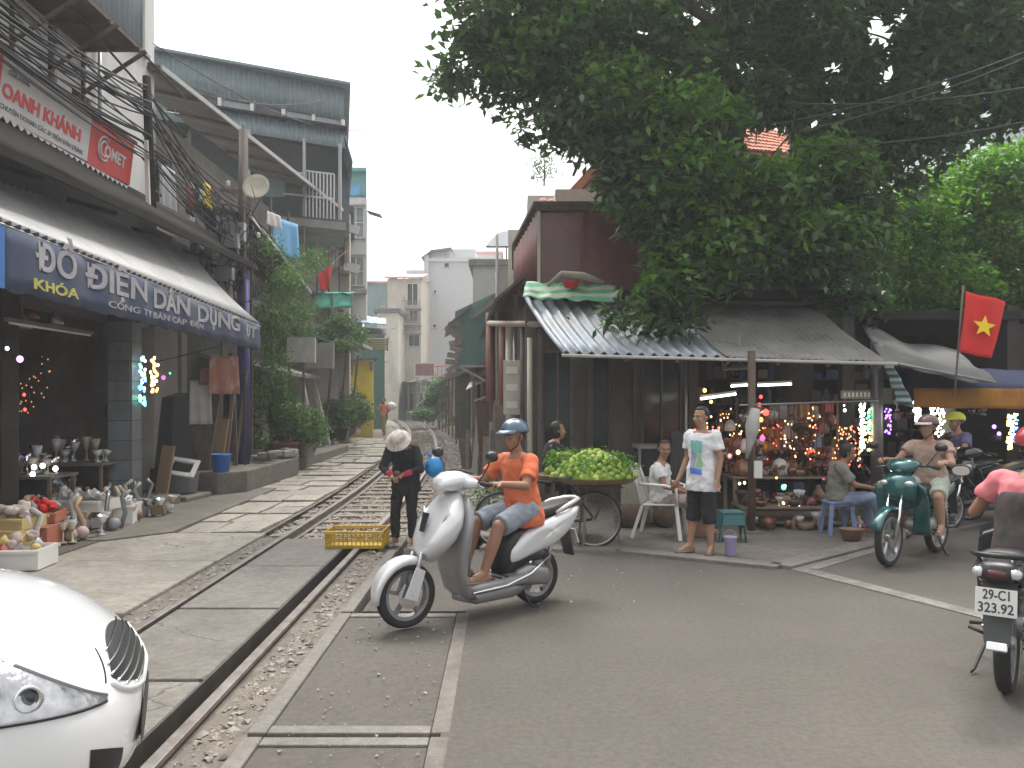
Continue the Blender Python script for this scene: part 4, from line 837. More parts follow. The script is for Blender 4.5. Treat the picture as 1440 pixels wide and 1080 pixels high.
# upper storey: chamfered left end
zt = Z(297, 13.5)
MB().prism([(.45, 13.5, 3.5), (2.95, 13.5, 3.5), (2.95, 13.5, zt), (.45, 13.5, zt)], (0, .1, 0)).build('wall', MAR2, mh, world=True)
MB().sheet((.05, 15.8, 3.5), (.42, 13.55, 3.5), (.42, 13.55, zt), (.05, 15.8, zt-.25), 50, 2, .03, lambda u, v: .03*math.sin(u*60)).build('side_cladding', MAROON, mh, True, world=True)
MB().mm((3.0, 13.5, 3.5), (5.5, 13.75, 5.2)).build('wall', mat('dark_teal_wall', (.04, .06, .06), .8), mh, world=True)
MB().mm((2.9, 13.8, 3.5), (3.1, 20, 5.2)).build('wall', MAROON, mh, world=True)
MB().bar((.4, 13.46, zt+.03), (3.1, 13.46, zt+.03), .12, .08).build('cornice', RUST, mh, world=True)
MB().prism([(.0, 16, zt-.1), (.35, 13.4, zt+.08), (3.1, 13.4, zt+.08), (5.6, 13.4, zt+.08), (5.6, 20, zt+.08), (.0, 20, zt+.08)], (0, 0, .06)).build('roof', RUST, mh, world=True)
MB().bar((.44, 13.45, 3.5), (.44, 13.45, zt), .05).build('corner_post', CREAM, mh, world=True)
for x in (1.15, 2.1): MB().bar((x, 13.46, 3.52), (x, 13.46, zt-.03), .05, .05).build('mullion', MAROON, mh, world=True)
for k, (x, z0, z1) in enumerate(((3.4, 3.7, 4.9), (4.5, 3.7, 4.9))): window(mh, 'y', 13.5, x, x+.8, z0, z1, RUST, GLASSD, -1, 1, 1, 'window', False, .02)
# roof clutter behind: tiled gable, white stub wall, plants
tg = thing('tiled_roof_house', 'house with clay tiled roofs rising behind the maroon storey', 'house', (1.8, 18, 0))
MB().mm((.9, 17, 0), (4.2, 23, 6.1)).build('wall', CREAM, tg, world=True)
tp0, tp1 = V((.55, 16.7, 5.55)), V((2.8, 16.7, 5.55))
def tiles(th, a, b, c, d, nu, nv, m, parent_world=True):
    src = None; a, b, c, d = map(V, (a, b, c, d)); nrm = (b-a).cross(d-a).normalized()
    L = (b-a).length/nu; H = (d-a).length/nv
    mb0 = MB(); n = 5
    pts = [(L*.52*math.cos(PI*k/n), 0, .05*math.sin(PI*k/n)) for k in range(n+1)]
    for (y_, sc_) in ((0, 1), (H*1.15, .85)): mb0.v += [(p[0]*sc_, y_, p[2]*sc_+(.03 if y_ == 0 else 0)) for p in pts]
    mb0.f = [(k, k+1, k+1+n+1, k+n+1) for k in range(n)]
    me = mb0.build('roof_tile', m); ex = (b-a).normalized(); ey = (d-a).normalized(); M = Matrix((ex, ey, nrm)).transposed().to_euler()
    f = True
    for j in range(nv):
        for i in range(nu):
            q = a.lerp(b, (i+.5)/nu).lerp(d.lerp(c, (i+.5)/nu), j/nv)+nrm*U(.0, .015)
            o = me if f else shared(me, name='roof_tile'); f = False; o.location = q; o.rotation_euler = M; o.scale = (1, 1, 1); par(o, th, True)
MB().prism([(.5, 16.6, 5.35), (4.3, 16.6, 5.35), (4.3, 17.9, 6.0), (.7, 17.9, 6.0)], (0, 0, .06)).build('roof', TILE, tg, world=True)
tiles(tg, (.5, 16.6, 5.43), (3.3, 16.6, 5.43), (3.3, 17.9, 6.08), (.6, 17.9, 6.08), 14, 5, TILE)
MB().prism([(1.3, 17.9, 6.05), (3.4, 17.9, 6.05), (2.5, 17.9, 7.4)], (0, .15, 0)).build('gable', CREAM, tg, world=True)
MB().prism([(1.0, 17.4, 5.95), (1.25, 17.4, 5.95), (2.6, 17.4, 7.5), (2.5, 17.4, 7.6)], (0, 4, 0)).build('roof', TILE, tg, world=True); MB().prism([(2.5, 17.4, 7.6), (2.5, 17.4, 7.5), (3.6, 17.4, 6.0), (3.9, 17.4, 6.0)], (0, 4, 0)).build('roof', TILE, tg, world=True)
window(tg, 'y', 17.9, 1.9, 2.4, 6.15, 6.75, WOOD, GLASSD, -1, 0, 0, 'window', False, .03)
MB().mm((.35, 18.5, 0), (1.1, 22, 6.35)).build('chimney_block', WHITEW, tg, world=True)
MB().mm((-.1, 21, 0), (.33, 24, 6.1)).build('wall', CREAM, tg, world=True)
hb = house('cream_storey', 'cream and orange tiled house glimpsed through the big tree', 1040, 1150, 24, 215, 7, CREAM, 'flat', [(1115, 1128, 190+40, 250)], roofm=TILE)
tr_ = thing('orange_roof', 'orange tiled roof slope glimpsed through the big tree', 'roof', P(1080, 200, 22))
tiles(tr_, P(1045, 212, 22), P(1112, 218, 22), P(1112, 190, 25), P(1052, 175, 25), 12, 8, mat('bright_clay_tile', (.5, .17, .09), .85, var=.15))
MB().prism([P(1045, 214, 22), P(1112, 220, 22), P(1112, 192, 25), P(1052, 177, 25)], (0, 0, -.08)).build('boarding', TILE, tr_, world=True)
house('pale_blue_block', 'pale blue white building at the right edge behind the tree', 1395, 1500, 34, 95, 8, mat('pale_blue_render', (.5, .58, .62), .8, var=.05), 'flat')
house('pinkish_block', 'pale pinkish building between the two trees', 1350, 1400, 38, 165, 8, BEIGE, 'flat')
# ---- main awning on the right (corrugated metal)
ra = thing('tin_awning', 'big grey corrugated tin awning over the corner shops', 'awning', (3, 11.5, 2.3))
fl, fr = P(792, 496, 10.6), P(1250, 508, 10.6); bl, br = P(737, 418, 13.3), P(1150, 432, 13.4)
nw_ = 36
MB().sheet(fl, fl.lerp(fr, .5), bl.lerp(br, .5), bl, nw_*3, 5, .01, lambda u, v: .035*math.sin(2*PI*nw_/2*u*.72)-.05*4*v*(1-v)).build('roof_sheet', mat('pale_blue_grey_tin', (.34, .38, .42), .5, .3, var=.15, scale=1.2, dirt=(.24, .2, .16), da=.8, ds=1.1), ra, True, world=True)
MB().sheet(fl.lerp(fr, .5)+V((0, 0, .012)), fr, br, bl.lerp(br, .5)+V((0, 0, .012)), 90, 6, .012, lambda u, v: .012*math.sin(2*PI*24*u)+.05*mnoise.noise(V((u*4, v*2, 1)))-.06*4*v*(1-v)).build('roof_sheet', mat('grimy_tin', (.26,.255,.245), .8, var=.25, scale=2, bump=.3, dirt=(.11,.1,.09), da=.8, ds=1.6), ra, True, world=True)
MB().tube([fl+V((-.02, -.02, -.035)), fr+V((.1, -.02, -.035))], .022, 8).build('edge_pipe', mat('pale_pipe', (.45, .44, .42), .6), ra, True, world=True)
for k in range(7): q = fl.lerp(fr, .04+k*.155); MB().bar(q+V((0, 0, -.07)), (q.x+.05, 13.5, q.z+.75), .05).build('rafter', RUST, ra, world=True)
gt = thing('green_striped_tarpaulin', 'green and white striped tarpaulin bundled on the tin awning top', 'tarpaulin', P(800, 412, 12.9))
GST = mat('striped_green_tarpaulin', (.12, .42, .24), .7, var=.1, stripe=('Z', 2.2, (.55, .6, .45), 3))
MB().sheet(P(735, 417, 12.75), P(870, 424, 12.6), P(866, 405, 13.2), P(740, 400, 13.35), 30, 8, .02, lambda u, v: .06*mnoise.noise(V((u*8, v*3, 0)))+.05*v).build('sheet', GST, gt, True, world=True)
MB().tube([P(770, 402, 12.9), P(790, 385, 12.9), P(820, 388, 12.8), P(850, 398, 12.8)], [.03, .05, .06, .03], 8).build('roll', mat('tan_cloth', (.3, .27, .2), .9), gt, True, world=True)
pb_ = thing('plastic_bucket', 'red rimmed bowl lying on the green striped tarpaulin', 'bowl', P(803, 400, 12.95)); MB().lathe([(.03, -.05), (.1, -.04), (.13, .03), (.14, .035), (.12, .03), (.08, -.03), (.02, -.035)], n=20).build('bowl', RED, pb_, True)
# second awning (right, grey fabric) and blue / yellow canopies
sa = thing('grey_awning', 'grey cloth awning stretched towards the red flag', 'awning', (6.5, 11.5, 2.3))
q = [P(1240, 505, 11.0), P(1400, 536, 11.0), P(1345, 492, 13.5), P(1210, 455, 14)]
MB().sheet(q[0], q[1], q[2], q[3], 20, 8, .015, lambda u, v: .08*mnoise.noise(V((u*3, v*3, 5)))-.06*4*u*(1-u)).build('roof_sheet', mat('grey_cloth_awning', (.2, .2, .195), .8, var=.2, scale=2, dirt=(.12, .11, .1), da=.6), sa, True, world=True)
MB().tube([q[0]+V((0, 0, -.02)), q[1]+V((0, 0, -.02))], .02, 6).build('edge_pipe', STEELG, sa, True, world=True)
ft_ = thing('folded_awning_flap', 'striped pale teal awning flap hanging from the awning corner post', 'awning', P(1255, 560, 10.9))
MB().sheet(P(1262, 568, 10.8), P(1287, 574, 10.6), P(1255, 512, 10.9), P(1243, 514, 11), 10, 10, .012, lambda u, v: .02*math.sin(v*16)).build('cloth', mat('pale_teal_cloth', (.26, .36, .36), .85, stripe=('Z', 3.5, (.07, .1, .1), 0)), ft_, True, world=True)
bc = thing('blue_canopy', 'dark blue canopy below the grey awning', 'canopy', P(1320, 530, 12))
MB().sheet(P(1262, 548, 11.6), P(1440, 548, 11.6)+V((1.5, 0, 0)), P(1440, 524, 13)+V((1.5, 0, 0)), P(1250, 516, 13), 14, 4, .02, lambda u, v: .03*mnoise.noise(V((u*6, v, 8)))).build('cloth', mat('navy_cloth', (.012, .02, .07), .9, var=.2), bc, True, world=True)
yb2 = thing('amber_banner', 'amber yellow banner strip hanging along the blue canopy edge', 'banner', P(1370, 560, 11.55))
MB().sheet(P(1285, 573, 11.55), P(1440, 577, 11.4)+V((1.5, 0, 0)), P(1440, 546, 11.45)+V((1.5, 0, 0)), P(1285, 546, 11.6), 24, 5, .01, lambda u, v: .02*math.sin(u*22+v)).build('cloth', mat('amber_cloth', (.34, .15, .015), .8, var=.3, scale=1.5, dirt=(.2, .07, .01), da=.8, ds=2), yb2, True, world=True)
# posts
def post(name, label, px, py, Y, ztop, m, r=.05, foot=True):
    t = thing(name, label, 'post', (X(px, Y), Y, .02)); MB().tube([(0, 0, 0), (0, 0, ztop)], r, 12).build('shaft', m, t, True)
    if foot: MB().box((0, 0, .02), (r*4, r*4, .04)).build('foot', CONC, t)
    return t
post('awning_post', 'brown awning post with cloth tied round its top beside the lamp display', 1057, 760, 10.3, 2.3, RUST)
post('awning_post', 'grey square awning post behind the teal motorbike', 1233, 720, 12.2, 2.55, STEELG, .09)
post('awning_post', 'pale concrete post between the parked motorbikes', 1334, 700, 12.4, 2.2, mat('pale_post', (.3, .3, .29), .8), .1)
o = MB().tube([P(1062, 575, 10.25), P(1058, 600, 10.22), P(1055, 622, 10.22), P(1050, 645, 10.25)], [.06, .09, .05, .02], 10).build('tied_cloth', mat('grey_white_cloth', (.4, .39, .37), .9, var=.2), smooth=True); tag(o, 'pale rag tied round the brown awning post', 'cloth')
o = MB().bar(P(1066, 648, 10.2), P(1066, 672, 10.2), .1, .03).build('notice_card', PLW); tag(o, 'small white card fixed to the brown awning post', 'card')
# long horizontal pole under the awning
o = MB().tube([P(1040, 570, 10.5), P(1235, 563, 11.5)], .015, 6).build('hanging_rail', STEELG, smooth=True); tag(o, 'thin grey rail slung between the awning posts', 'rail')
# corner pipes by the maroon house
for k, (px, y0, y1, Y, r, m) in enumerate(((699, 330, 640, 18, .035, GREYW), (716, 452, 640, 15, .07, CREAM), (724, 460, 640, 14.6, .04, STEELG), (735, 455, 650, 14, .05, RUST), (745, 475, 650, 13.4, .045, CREAM), (708, 440, 640, 16.5, .1, MAROON), (690, 440, 600, 19, .12, MAROON))):
    o = MB().tube([P(px, y1, Y)*V((1, 1, 0)) if False else V((X(px, Y), Y, .02)), V((X(px, Y), Y, Z(y0, Y)))], r, 10).build('drain_pipe', m, smooth=True)
    tag(o, ('tall thin grey pipe rising above the others', 'thick cream pipe left of the meter box', 'grey steel pipe', 'rusty pipe next to the meter box', 'cream pipe nearest the awning', 'thick maroon pipe', 'leftmost thick maroon pipe')[k]+' at the maroon house corner', 'pipe', 'pipes at the maroon house corner')
o = MB().tube([P(688, 455, 15.5), P(760, 456, 13.2)], .055, 10).build('gutter_pipe', mat('tan_pipe', (.36, .31, .25), .7), smooth=True); tag(o, 'thick tan horizontal pipe at the awning corner', 'pipe')
mc = thing('side_building', 'narrow brown walled building behind the pipes at the corner', 'house', (-.2, 19, 0))
MB().prism([(-.62, 26, 0), (.0, 16, 0), (.2, 14.2, 0), (.2, 14.2, 3.5), (.0, 16, 3.8), (-.62, 26, 3.9)], (.3, 0, 0)).build('wall', mat('brown_wall', (.15, .10, .085), .85, var=.25, scale=1.5, dirt=(.2, .18, .15), da=.7), mc, world=True)
MB().sheet((-1.05, 26, 3.7), (-.3, 14.4, 3.5), (.3, 14.4, 4.0), (-.3, 26, 4.3), 20, 2, .05).build('roof', IROND, mc, world=True)
for k in range(5): y = 14.8+k*2.2; x = .17-.06*(y-14.2); MB().box((x-.05, y, 1.15), (.08, .9, 2.2)).build('door', rng.choice((MAROON, WOOD, CREAM, RUST)), mc, world=True)
ac = thing('air_conditioner', 'white meter box fixed among the pipes at the corner', 'box', P(720, 545, 14.3)); MB().box((0, 0, 0), (.3, .18, .95)).build('case', CREAM, ac, bev=.01)
for k in range(3): MB().box((0, -.1, .3-k*.3), (.2, .03, .12)).build('meter', PLW, ac)
br_ = thing('pipe_bracket', 'pale steel bracket frame sticking out over the track bed', 'bracket', P(690, 530, 19))
for a, b in (((-.75, 0, .25), (.6, 0, .25)), ((-.75, 0, .25), (-.1, 0, -.1)), ((-.1, 0, .25), (.55, 0, -.45)), ((.55, 0, .3), (.55, 0, -.5)), ((-.1, 0, -.1), (.9, 0, .25)), ((-.4, -.0, -.55), (.3, 0, -.35))): MB().bar(a, b, .05).build('bar', mat('pale_steel', (.36, .34, .32), .6), br_)
o = MB().sheet(P(655, 548, 22), P(690, 530, 21), P(692, 522, 22), P(660, 538, 23), 8, 2, .03).build('scrap_sheet', IRON); tag(o, 'pale tin sheet jutting from the nearer shack', 'sheet')
for k in range(14):
    px = U(655, 712); Y = 20-(px-655)*.09+U(-.3, .3); h = U(.7, 1.7)
    o = MB().bar((0, 0, 0), (U(-.15, .15), .35, h), U(.06, .3), .025).build('leaning_board', rng.choice((WOOD, RUST, GREYW, IROND))); o.location = (X(px, Y), Y, gz(Y)); tag(o, 'old board leaning against the shack wall beside the ballast', 'board', 'boards leaning along the right shacks')
# ================================================================ trees and plants
bt = thing('ficus_tree', 'huge dark green tree spreading over the tin awning and corner houses', 'tree', (4.9, 14.2, 0))
mb = MB()
mb.tube([(4.9, 14.2, 0), (4.85, 14.2, 1.5), (4.95, 14.2, 3.0), (4.9, 14.1, 3.9)], [.42, .34, .3, .32], 14)
def limb(pts, rs): mb.tube([V(p) for p in pts], rs, 10)
limb([(4.9, 14.15, 3.6), (4.2, 13.6, 4.6), (3.2, 12.8, 5.4), (1.8, 12.4, 6.3), (.3, 12.2, 7.0)], [.26, .2, .16, .11, .05])
limb([(4.9, 14.15, 3.6), (5.5, 13.9, 4.7), (5.9, 13.5, 6.0), (6.6, 13, 7.6), (7.4, 13, 9)], [.27, .22, .19, .14, .07])
limb([(4.9, 14.1, 3.8), (4.8, 13.6, 5.4), (4.6, 13, 7), (4.2, 12.8, 8.8)], [.22, .18, .14, .08])
limb([(5.8, 13.6, 5.6), (7.0, 13.2, 6.2), (8.6, 13, 6.8)], [.15, .11, .05])
limb([(3.4, 12.9, 5.3), (2.6, 12.2, 4.6), (2.0, 11.9, 3.9)], [.11, .07, .03])
limb([(4.3, 13.7, 4.5), (4.0, 12.5, 4.6), (3.6, 11.8, 4.2)], [.11, .07, .03])
limb([(4.6, 13.2, 6.6), (3.0, 12.6, 7.6), (1.4, 12.4, 8.4)], [.13, .09, .04])
limb([(1.8, 12.4, 6.3), (1.1, 12.2, 5.5), (.9, 12.0, 5.0)], [.06, .04, .02])
mb.build('trunk', BARK, bt, True, world=True)
cr = []; ra_ = []
def blob(px, py, Y, rx, ry, rd=None):
    p = P(px, py, Y); cr.append(p); ra_.append((rx*Y/F, rd or (rx+ry)/2*Y/F, ry*Y/F))
for b in ((720, 30, 12.6, 85, 60), (640, 105, 12.8, 35, 22), (690, 60, 12.5, 50, 40), (760, 110, 12.5, 75, 50), (800, 170, 12.3, 62, 38), (850, 60, 12.5, 110, 75), (870, 170, 12.2, 85, 60), (900, 250, 12, 62, 50),
          (960, 100, 12.8, 110, 80), (960, 200, 12, 90, 60), (1060, 60, 13.2, 110, 70), (1060, 150, 12.6, 80, 45), (1170, 60, 13, 110, 75), (1180, 160, 13, 95, 55), (1290, 50, 13, 110, 75), (1300, 150, 13, 100, 65), (1390, 60, 13, 90, 80),
          (1370, 140, 13.2, 60, 60), (1460, 100, 13, 70, 70), (1250, 230, 13.2, 75, 45), (960, 280, 11.8, 75, 60), (900, 330, 11.8, 45, 45), (1060, 290, 12, 85, 50), (1150, 270, 12.3, 80, 55), (1150, 350, 12, 80, 38), (1080, 345, 12, 70, 40),
          (1000, 370, 11.7, 65, 50), (930, 410, 11.5, 50, 34), (880, 440, 11.3, 38, 24), (1210, 330, 12.5, 60, 60), (800, -60, 13, 200, 70), (1100, -70, 13, 250, 80), (1400, -60, 13, 150, 80), (950, 445, 11.4, 40, 20), (1215, 415, 13.4, 45, 30), (860, 300, 12, 30, 40)): blob(*b)
def nocam(p): # keep the gaps where the far orange roof and sky show through
    px = 720+p[:, 0]/p[:, 1]*F; py = HY-(p[:, 2]-HC)/p[:, 1]*F
    return ~(((np.abs(px-1078) < 36) & (np.abs(py-197) < 22)) | ((px < 800) & (py > 215)) | ((px < 872) & (py > 292) & (py < 408)) | ((px < 838) & (py > 240)) | ((px < 905) & (py > 330) & (py < 400)) | ((px > 1250) & (py > np.maximum(205, 335-(px-1250)*1.1))))
def gaps(p):
    k = nocam(p); px = 720+p[:, 0]/p[:, 1]*F; py = HY-(p[:, 2]-HC)/p[:, 1]*F   # thin spots of the crown
    for cx, cy, rx, ry in ((1235, 42, 26, 30), (1172, 92, 16, 11), (985, 18, 24, 16), (1032, 60, 12, 10), (1252, 100, 16, 20), (905, 40, 10, 14), (1330, 118, 14, 20), (1120, 35, 10, 12), (1385, 150, 14, 22), (1140, 175, 12, 9), (820, 60, 8, 10), (1270, 18, 14, 12)):
        k &= ~(((px-cx)/rx)**2+((py-cy)/ry)**2 < 1+.5*np.sin(px*.9)*np.cos(py*.8))
    return k
leafmesh('crown', cr, ra_, 68000, .19, .09, LEAF1, 11, bt, kind='stuff', shell=.3, cut=gaps, clump=26, cs=.17)
tip = [i for i in range(len(cr)) if i in (3, 5, 6, 9, 20, 22, 23, 24, 25, 26, 27)]
leafmesh('sunlit_leaves', [cr[i]+V((0, -.25, ra_[i][2]*.45)) for i in tip], [V(ra_[i])*.8 for i in tip], 11000, .18, .085, leafmat('lit_ficus_leaf', (.045, .10, .025), (.12, .24, .04), .45), 12, bt, kind='stuff', shell=.6, cut=gaps, clump=12, cs=.16)  # lit upper clumps: sunlight put into a brighter leaf colour
# twigs
mb = MB()
rs = random.Random(5)
for i in range(190):
    k = rs.randrange(len(cr)); c = cr[k]; r_ = ra_[k]; a = c+V((rs.uniform(-.5, .5)*r_[0], rs.uniform(-.5, .5)*r_[1], rs.uniform(-.5, .5)*r_[2])); b = c+V((rs.uniform(-1, 1)*r_[0], rs.uniform(-1, 1)*r_[1], rs.uniform(-1, 1)*r_[2]))
    px = 720+b.x/b.y*F; py = HY-(b.z-HC)/b.y*F
    if (px < 800 and py > 215) or (px < 905 and 285 < py < 410): continue
    mb.tube([a, a.lerp(b, .5)+V((0, 0, .06)), b], [.028, .018, .008], 5)
mb.build('twigs', BARK, bt, world=True, kind='stuff')
# individual large leaves on the lowest near sprays
lm = MB(); lm.add([(0, 0, 0), (.03, .055, .006), (.0, .13, -.01), (-.03, .055, .006), (0, .06, -.004)], [(0, 1, 4), (1, 2, 4), (2, 3, 4), (3, 0, 4)]); l0 = None
rs = random.Random(9)
LM2 = mat('big_ficus_leaf', (.05, .13, .03), .4, var=.2, scale=3, rnd=.35)
for i in range(180):
    sp = rs.choice([(1140, 385, 11.6, 70, 22), (1000, 180, 11.5, 70, 20), (880, 455, 11.0, 40, 20), (870, 100, 11.9, 50, 18), (960, 330, 11.3, 60, 40), (1080, 310, 11.5, 60, 25)])
    p = P(sp[0]+rs.gauss(0, 1)*sp[3]*.6, sp[1]+rs.gauss(0, 1)*sp[4]*.6, sp[2]+rs.uniform(-.3, .3))
    o = lm.build('leaf', LM2) if l0 is None else shared(l0, name='leaf'); l0 = l0 or o
    o.location = p; o.rotation_euler = (rs.uniform(-1.2, .2), rs.uniform(-.5, .5), rs.uniform(0, 6.28)); s_ = rs.uniform(.8, 1.25); o.scale = (s_, s_, s_); par(o, bt, True)
# bright tree right
rt2 = thing('bright_green_tree', 'lighter bright green tree behind the red flag at the right edge', 'tree', (9.4, 17, 0))
mb = MB(); mb.tube([(9.4, 17, 0), (9.5, 17, 2.4), (9.7, 17, 4)], [.2, .16, .13], 10); mb.tube([(9.6, 17, 3.6), (8.6, 16.6, 4.6), (8.0, 16.3, 5.2)], [.1, .07, .03], 8); mb.tube([(9.7, 17, 3.9), (10.8, 17, 5.4)], [.1, .04], 8)
mb.build('trunk', BARK, rt2, True, world=True)
cr2 = []; ra2 = []
for px, py, Y, rx, ry in ((1292, 300, 14.6, 42, 42), (1280, 350, 14.5, 40, 44), (1285, 400, 14.5, 40, 34), (1340, 400, 14.6, 45, 36), (1310, 290, 15.5, 50, 45), (1370, 270, 16, 60, 60), (1430, 260, 16, 60, 55), (1330, 360, 15.8, 62, 50), (1410, 350, 15.6, 60, 55), (1480, 320, 16, 70, 80), (1290, 400, 15.5, 35, 35), (1370, 405, 15.8, 50, 30), (1440, 420, 15.6, 50, 45), (1560, 330, 16.5, 90, 90)):
    cr2.append(P(px, py, Y)); ra2.append((rx*Y/F, (rx+ry)/2*Y/F, ry*Y/F))
leafmesh('crown', cr2, ra2, 56000, .115, .065, LEAF2, 21, rt2, kind='stuff', shell=.45, clump=14, cs=.17)
# dark background tree mass behind right shops
dt = thing('background_tree', 'dim olive tree between the tin awning and the bright tree', 'tree', (8.2, 18.5, 0))
MB().tube([(8.2, 18.5, 0), (8.1, 18.5, 3), (8.3, 18.5, 5)], [.2, .15, .08], 8).build('trunk', BARK, dt, True, world=True)
leafmesh('crown', [P(1245, 380, 18), P(1270, 420, 17.5), P(1220, 440, 18), P(1420, 470, 17), P(1330, 440, 18)], [(1.1, 1.2, 1), (.9, .9, .7), (.8, .8, .6), (1.1, 1, .6), (1.2, 1, .6)], 16000, .11, .06, LEAF1, 23, dt, kind='stuff')
# roof plants at the corner house
rp = thing('rooftop_plant', 'spindly shrub growing on the rooftop block against the white sky', 'plant', P(765, 262, 18.6))
MB().tube([(0, 0, 0), (.02, 0, .5), (-.05, 0, .95)], [.02, .014, .006], 5).tube([(0, 0, .1), (.2, 0, .6)], .008, 5).tube([(0, 0, .1), (-.22, 0, .5)], .008, 5).build('stem', BARK, rp)
leafmesh('leaves', [(0, 0, .6), (.2, 0, .45), (-.2, 0, .35)], [(.2, .15, .4), (.15, .15, .25), (.14, .15, .25)], 420, .07, .035, LEAF1, 31, rp, world=False, kind='stuff', clump=6, cs=.06)
# pots and bushes on the left terraces
def pot(mbm, r, h, n=18): return MB().lathe([(r*.66, 0), (r*.7, .02), (r*.94, h*.86), (r*1.06, h*.87), (r*1.06, h), (r*.92, h), (r*.85, h*.85), (.01, h*.84)], n=n)
def bush(label, loc, pr, ph, blobs, n, L, Wd, seed, m=LEAF3, pm=TERRA, nm='potted_bush', group=None):
    t = thing(nm, label, 'potted plant', loc, group=group)
    pot(None, pr, ph).build('pot', pm, t, True)
    mb = MB()
    for k in range(6): a = k*1.05; b = blobs[k % len(blobs)]; mb.tube([(0, 0, ph*.8), (b[0]*.5+.06*math.cos(a), b[1]*.5+.06*math.sin(a), (ph+b[2])*.5), (b[0]+.15*math.cos(a), b[1]+.1*math.sin(a), b[2])], [.018, .013, .006], 5)
    mb.build('stem', BARK, t, kind='stuff')
    leafmesh('foliage', [b[:3] for b in blobs], [b[3:] for b in blobs], n, L, Wd, m, seed, t, world=False, kind='stuff', shell=.35, clump=10, cs=.1)
    return t
bush('large brown terracotta pot with an upright leafy bush on the terrace', (-5.62, 19.8, .3), .46, .42, [(0, 0, 1.1, .55, .5, .5), (-.2, 0, 1.5, .45, .4, .4), (.25, 0, .8, .4, .4, .3)], 5200, .10, .035, 41)
bush('grey pot overflowing with bright leafy bush beside the large brown pot', (-5.15, 20.5, .3), .24, .35, [(.1, -.1, .65, .42, .4, .42), (.0, 0, .95, .35, .3, .3)], 4200, .075, .03, 42, LEAF3, GREYW)
bush('dark plant with reddish leaves behind the pole foot', (-6.05, 18.5, .4), .25, .3, [(0, 0, .7, .4, .4, .45)], 1500, .1, .045, 43, leafmat('reddish_leaf', (.04, .05, .02), (.16, .12, .05), .3), DARK)
bush('round bush in a dark pot before the brown timber railing', (-5.9, 27.5, .38), .4, .4, [(0, 0, .9, .6, .5, .5), (.5, .6, 1.0, .6, .6, .5)], 4200, .12, .05, 44, LEAF3, DARK)
bush('tall bushy plant standing against the yellow wall', (-6.3, 31.5, .4), .35, .45, [(0, 0, 1.2, .7, .6, .6), (-.5, 0, 1.6, .7, .6, .5), (.2, 0, .7, .5, .5, .4)], 4800, .14, .06, 45, LEAF1)
bush('small pot plant at the foot of the yellow wall', (-6.45, 34.2, .35), .16, .6, [(0, 0, .9, .25, .25, .2)], 500, .1, .05, 46, LEAF3, WHITEW)
for i, (x, y) in enumerate(((-5.6, 21.9), (-5.55, 22.6), (-6.0, 24.9), (-5.75, 18.2))):
    bush(('short leafy pot plant under the timber railing', 'second short leafy pot plant under the timber railing', 'leafy pot plant at the end of the brown timber railing', 'small pot plant on the kerb block behind the blue pole')[i], (x, y, .3 if i != 3 else .4), .17, .22, [(0, 0, .45, .28, .28, .22)], 900, .08, .035, 50+i, LEAF3, (TERRA, GREYW, DARK, GREYW)[i])
# climbing vines on the gallery house
vn = thing('climbing_vine', 'mass of climbing vines hanging down the gallery house front', 'plant', (-6.2, 19.5, .3))
mb = MB()
for k in range(9): x = -6.35+U(-.1, .3); y = 18.2+k*.5; mb.tube([(x, y, .3), (x+U(-.1, .1), y+U(-.2, .2), 2), (x+U(0, .3), y+U(-.3, .3), 3.6), (x+.3, y, 4.9)], [.025, .02, .014, .006], 5)
mb.build('stem', BARK, vn, world=True, kind='stuff')
vb = [P(400, 400, 19.2), P(385, 445, 18.6), P(420, 440, 20.5), P(375, 490, 18.3), P(392, 520, 18.8), P(412, 385, 19.6), P(440, 365, 22), P(360, 550, 18.5), P(425, 470, 21.5), P(372, 345, 18)]
leafmesh('foliage', vb, [(.4, .6, .42), (.32, .5, .5), (.33, .5, .35), (.2, .35, .5), (.25, .35, .42), (.38, .45, .35), (.36, .5, .32), (.2, .3, .4), (.3, .45, .3), (.22, .4, .2)], 8500, .085, .035, LEAF3, 61, vn, kind='stuff', shell=.3, clump=12, cs=.14)
vn2 = thing('balcony_plants', 'leafy plants growing on the balcony under the green netting', 'plant', P(478, 470, 27))
leafmesh('foliage', [P(478, 455, 26.6), P(500, 470, 27), P(455, 470, 26.5), P(480, 485, 26)], [(.45, .5, .3), (.4, .5, .2), (.35, .4, .2), (.5, .5, .15)], 3000, .12, .05, LEAF3, 62, vn2, kind='stuff', clump=8, cs=.12)
gc = thing('green_climber', 'bright green climber covering the low shack at the bend', 'plant', (X(612, 48), 47.5, .3))
leafmesh('foliage', [P(612, 560, 46), P(606, 575, 46), P(618, 545, 46), P(600, 582, 45), P(655, 590, 36), P(690, 590, 30)], [(.55, .5, .7), (.7, .5, .5), (.4, .5, .5), (.9, .5, .3), (.5, .5, .25), (.35, .4, .3)], 5200, .2, .1, LEAF3, 63, gc, kind='stuff', clump=8, cs=.14)
for k in range(16):
    Y = U(17, 40) if k > 4 else U(12.8, 16); x = XC(Y)+U(2.6, 3.4) if Y > 17 else U(-.6, .0); t = thing('weed_tuft', 'small leafy weed tuft at the '+('kerb before the corner pipes' if k <= 4 else 'right edge of the ballast near the shacks'), 'plant', (x, Y, gz(Y)-.02), group='weeds along the ballast edge')
    leafmesh('leaves', [(0, 0, .18)], [(.25, .22, .2)], 260, .1, .03, LEAF3, 70+k, t, world=False, kind='stuff', clump=6, cs=.05)
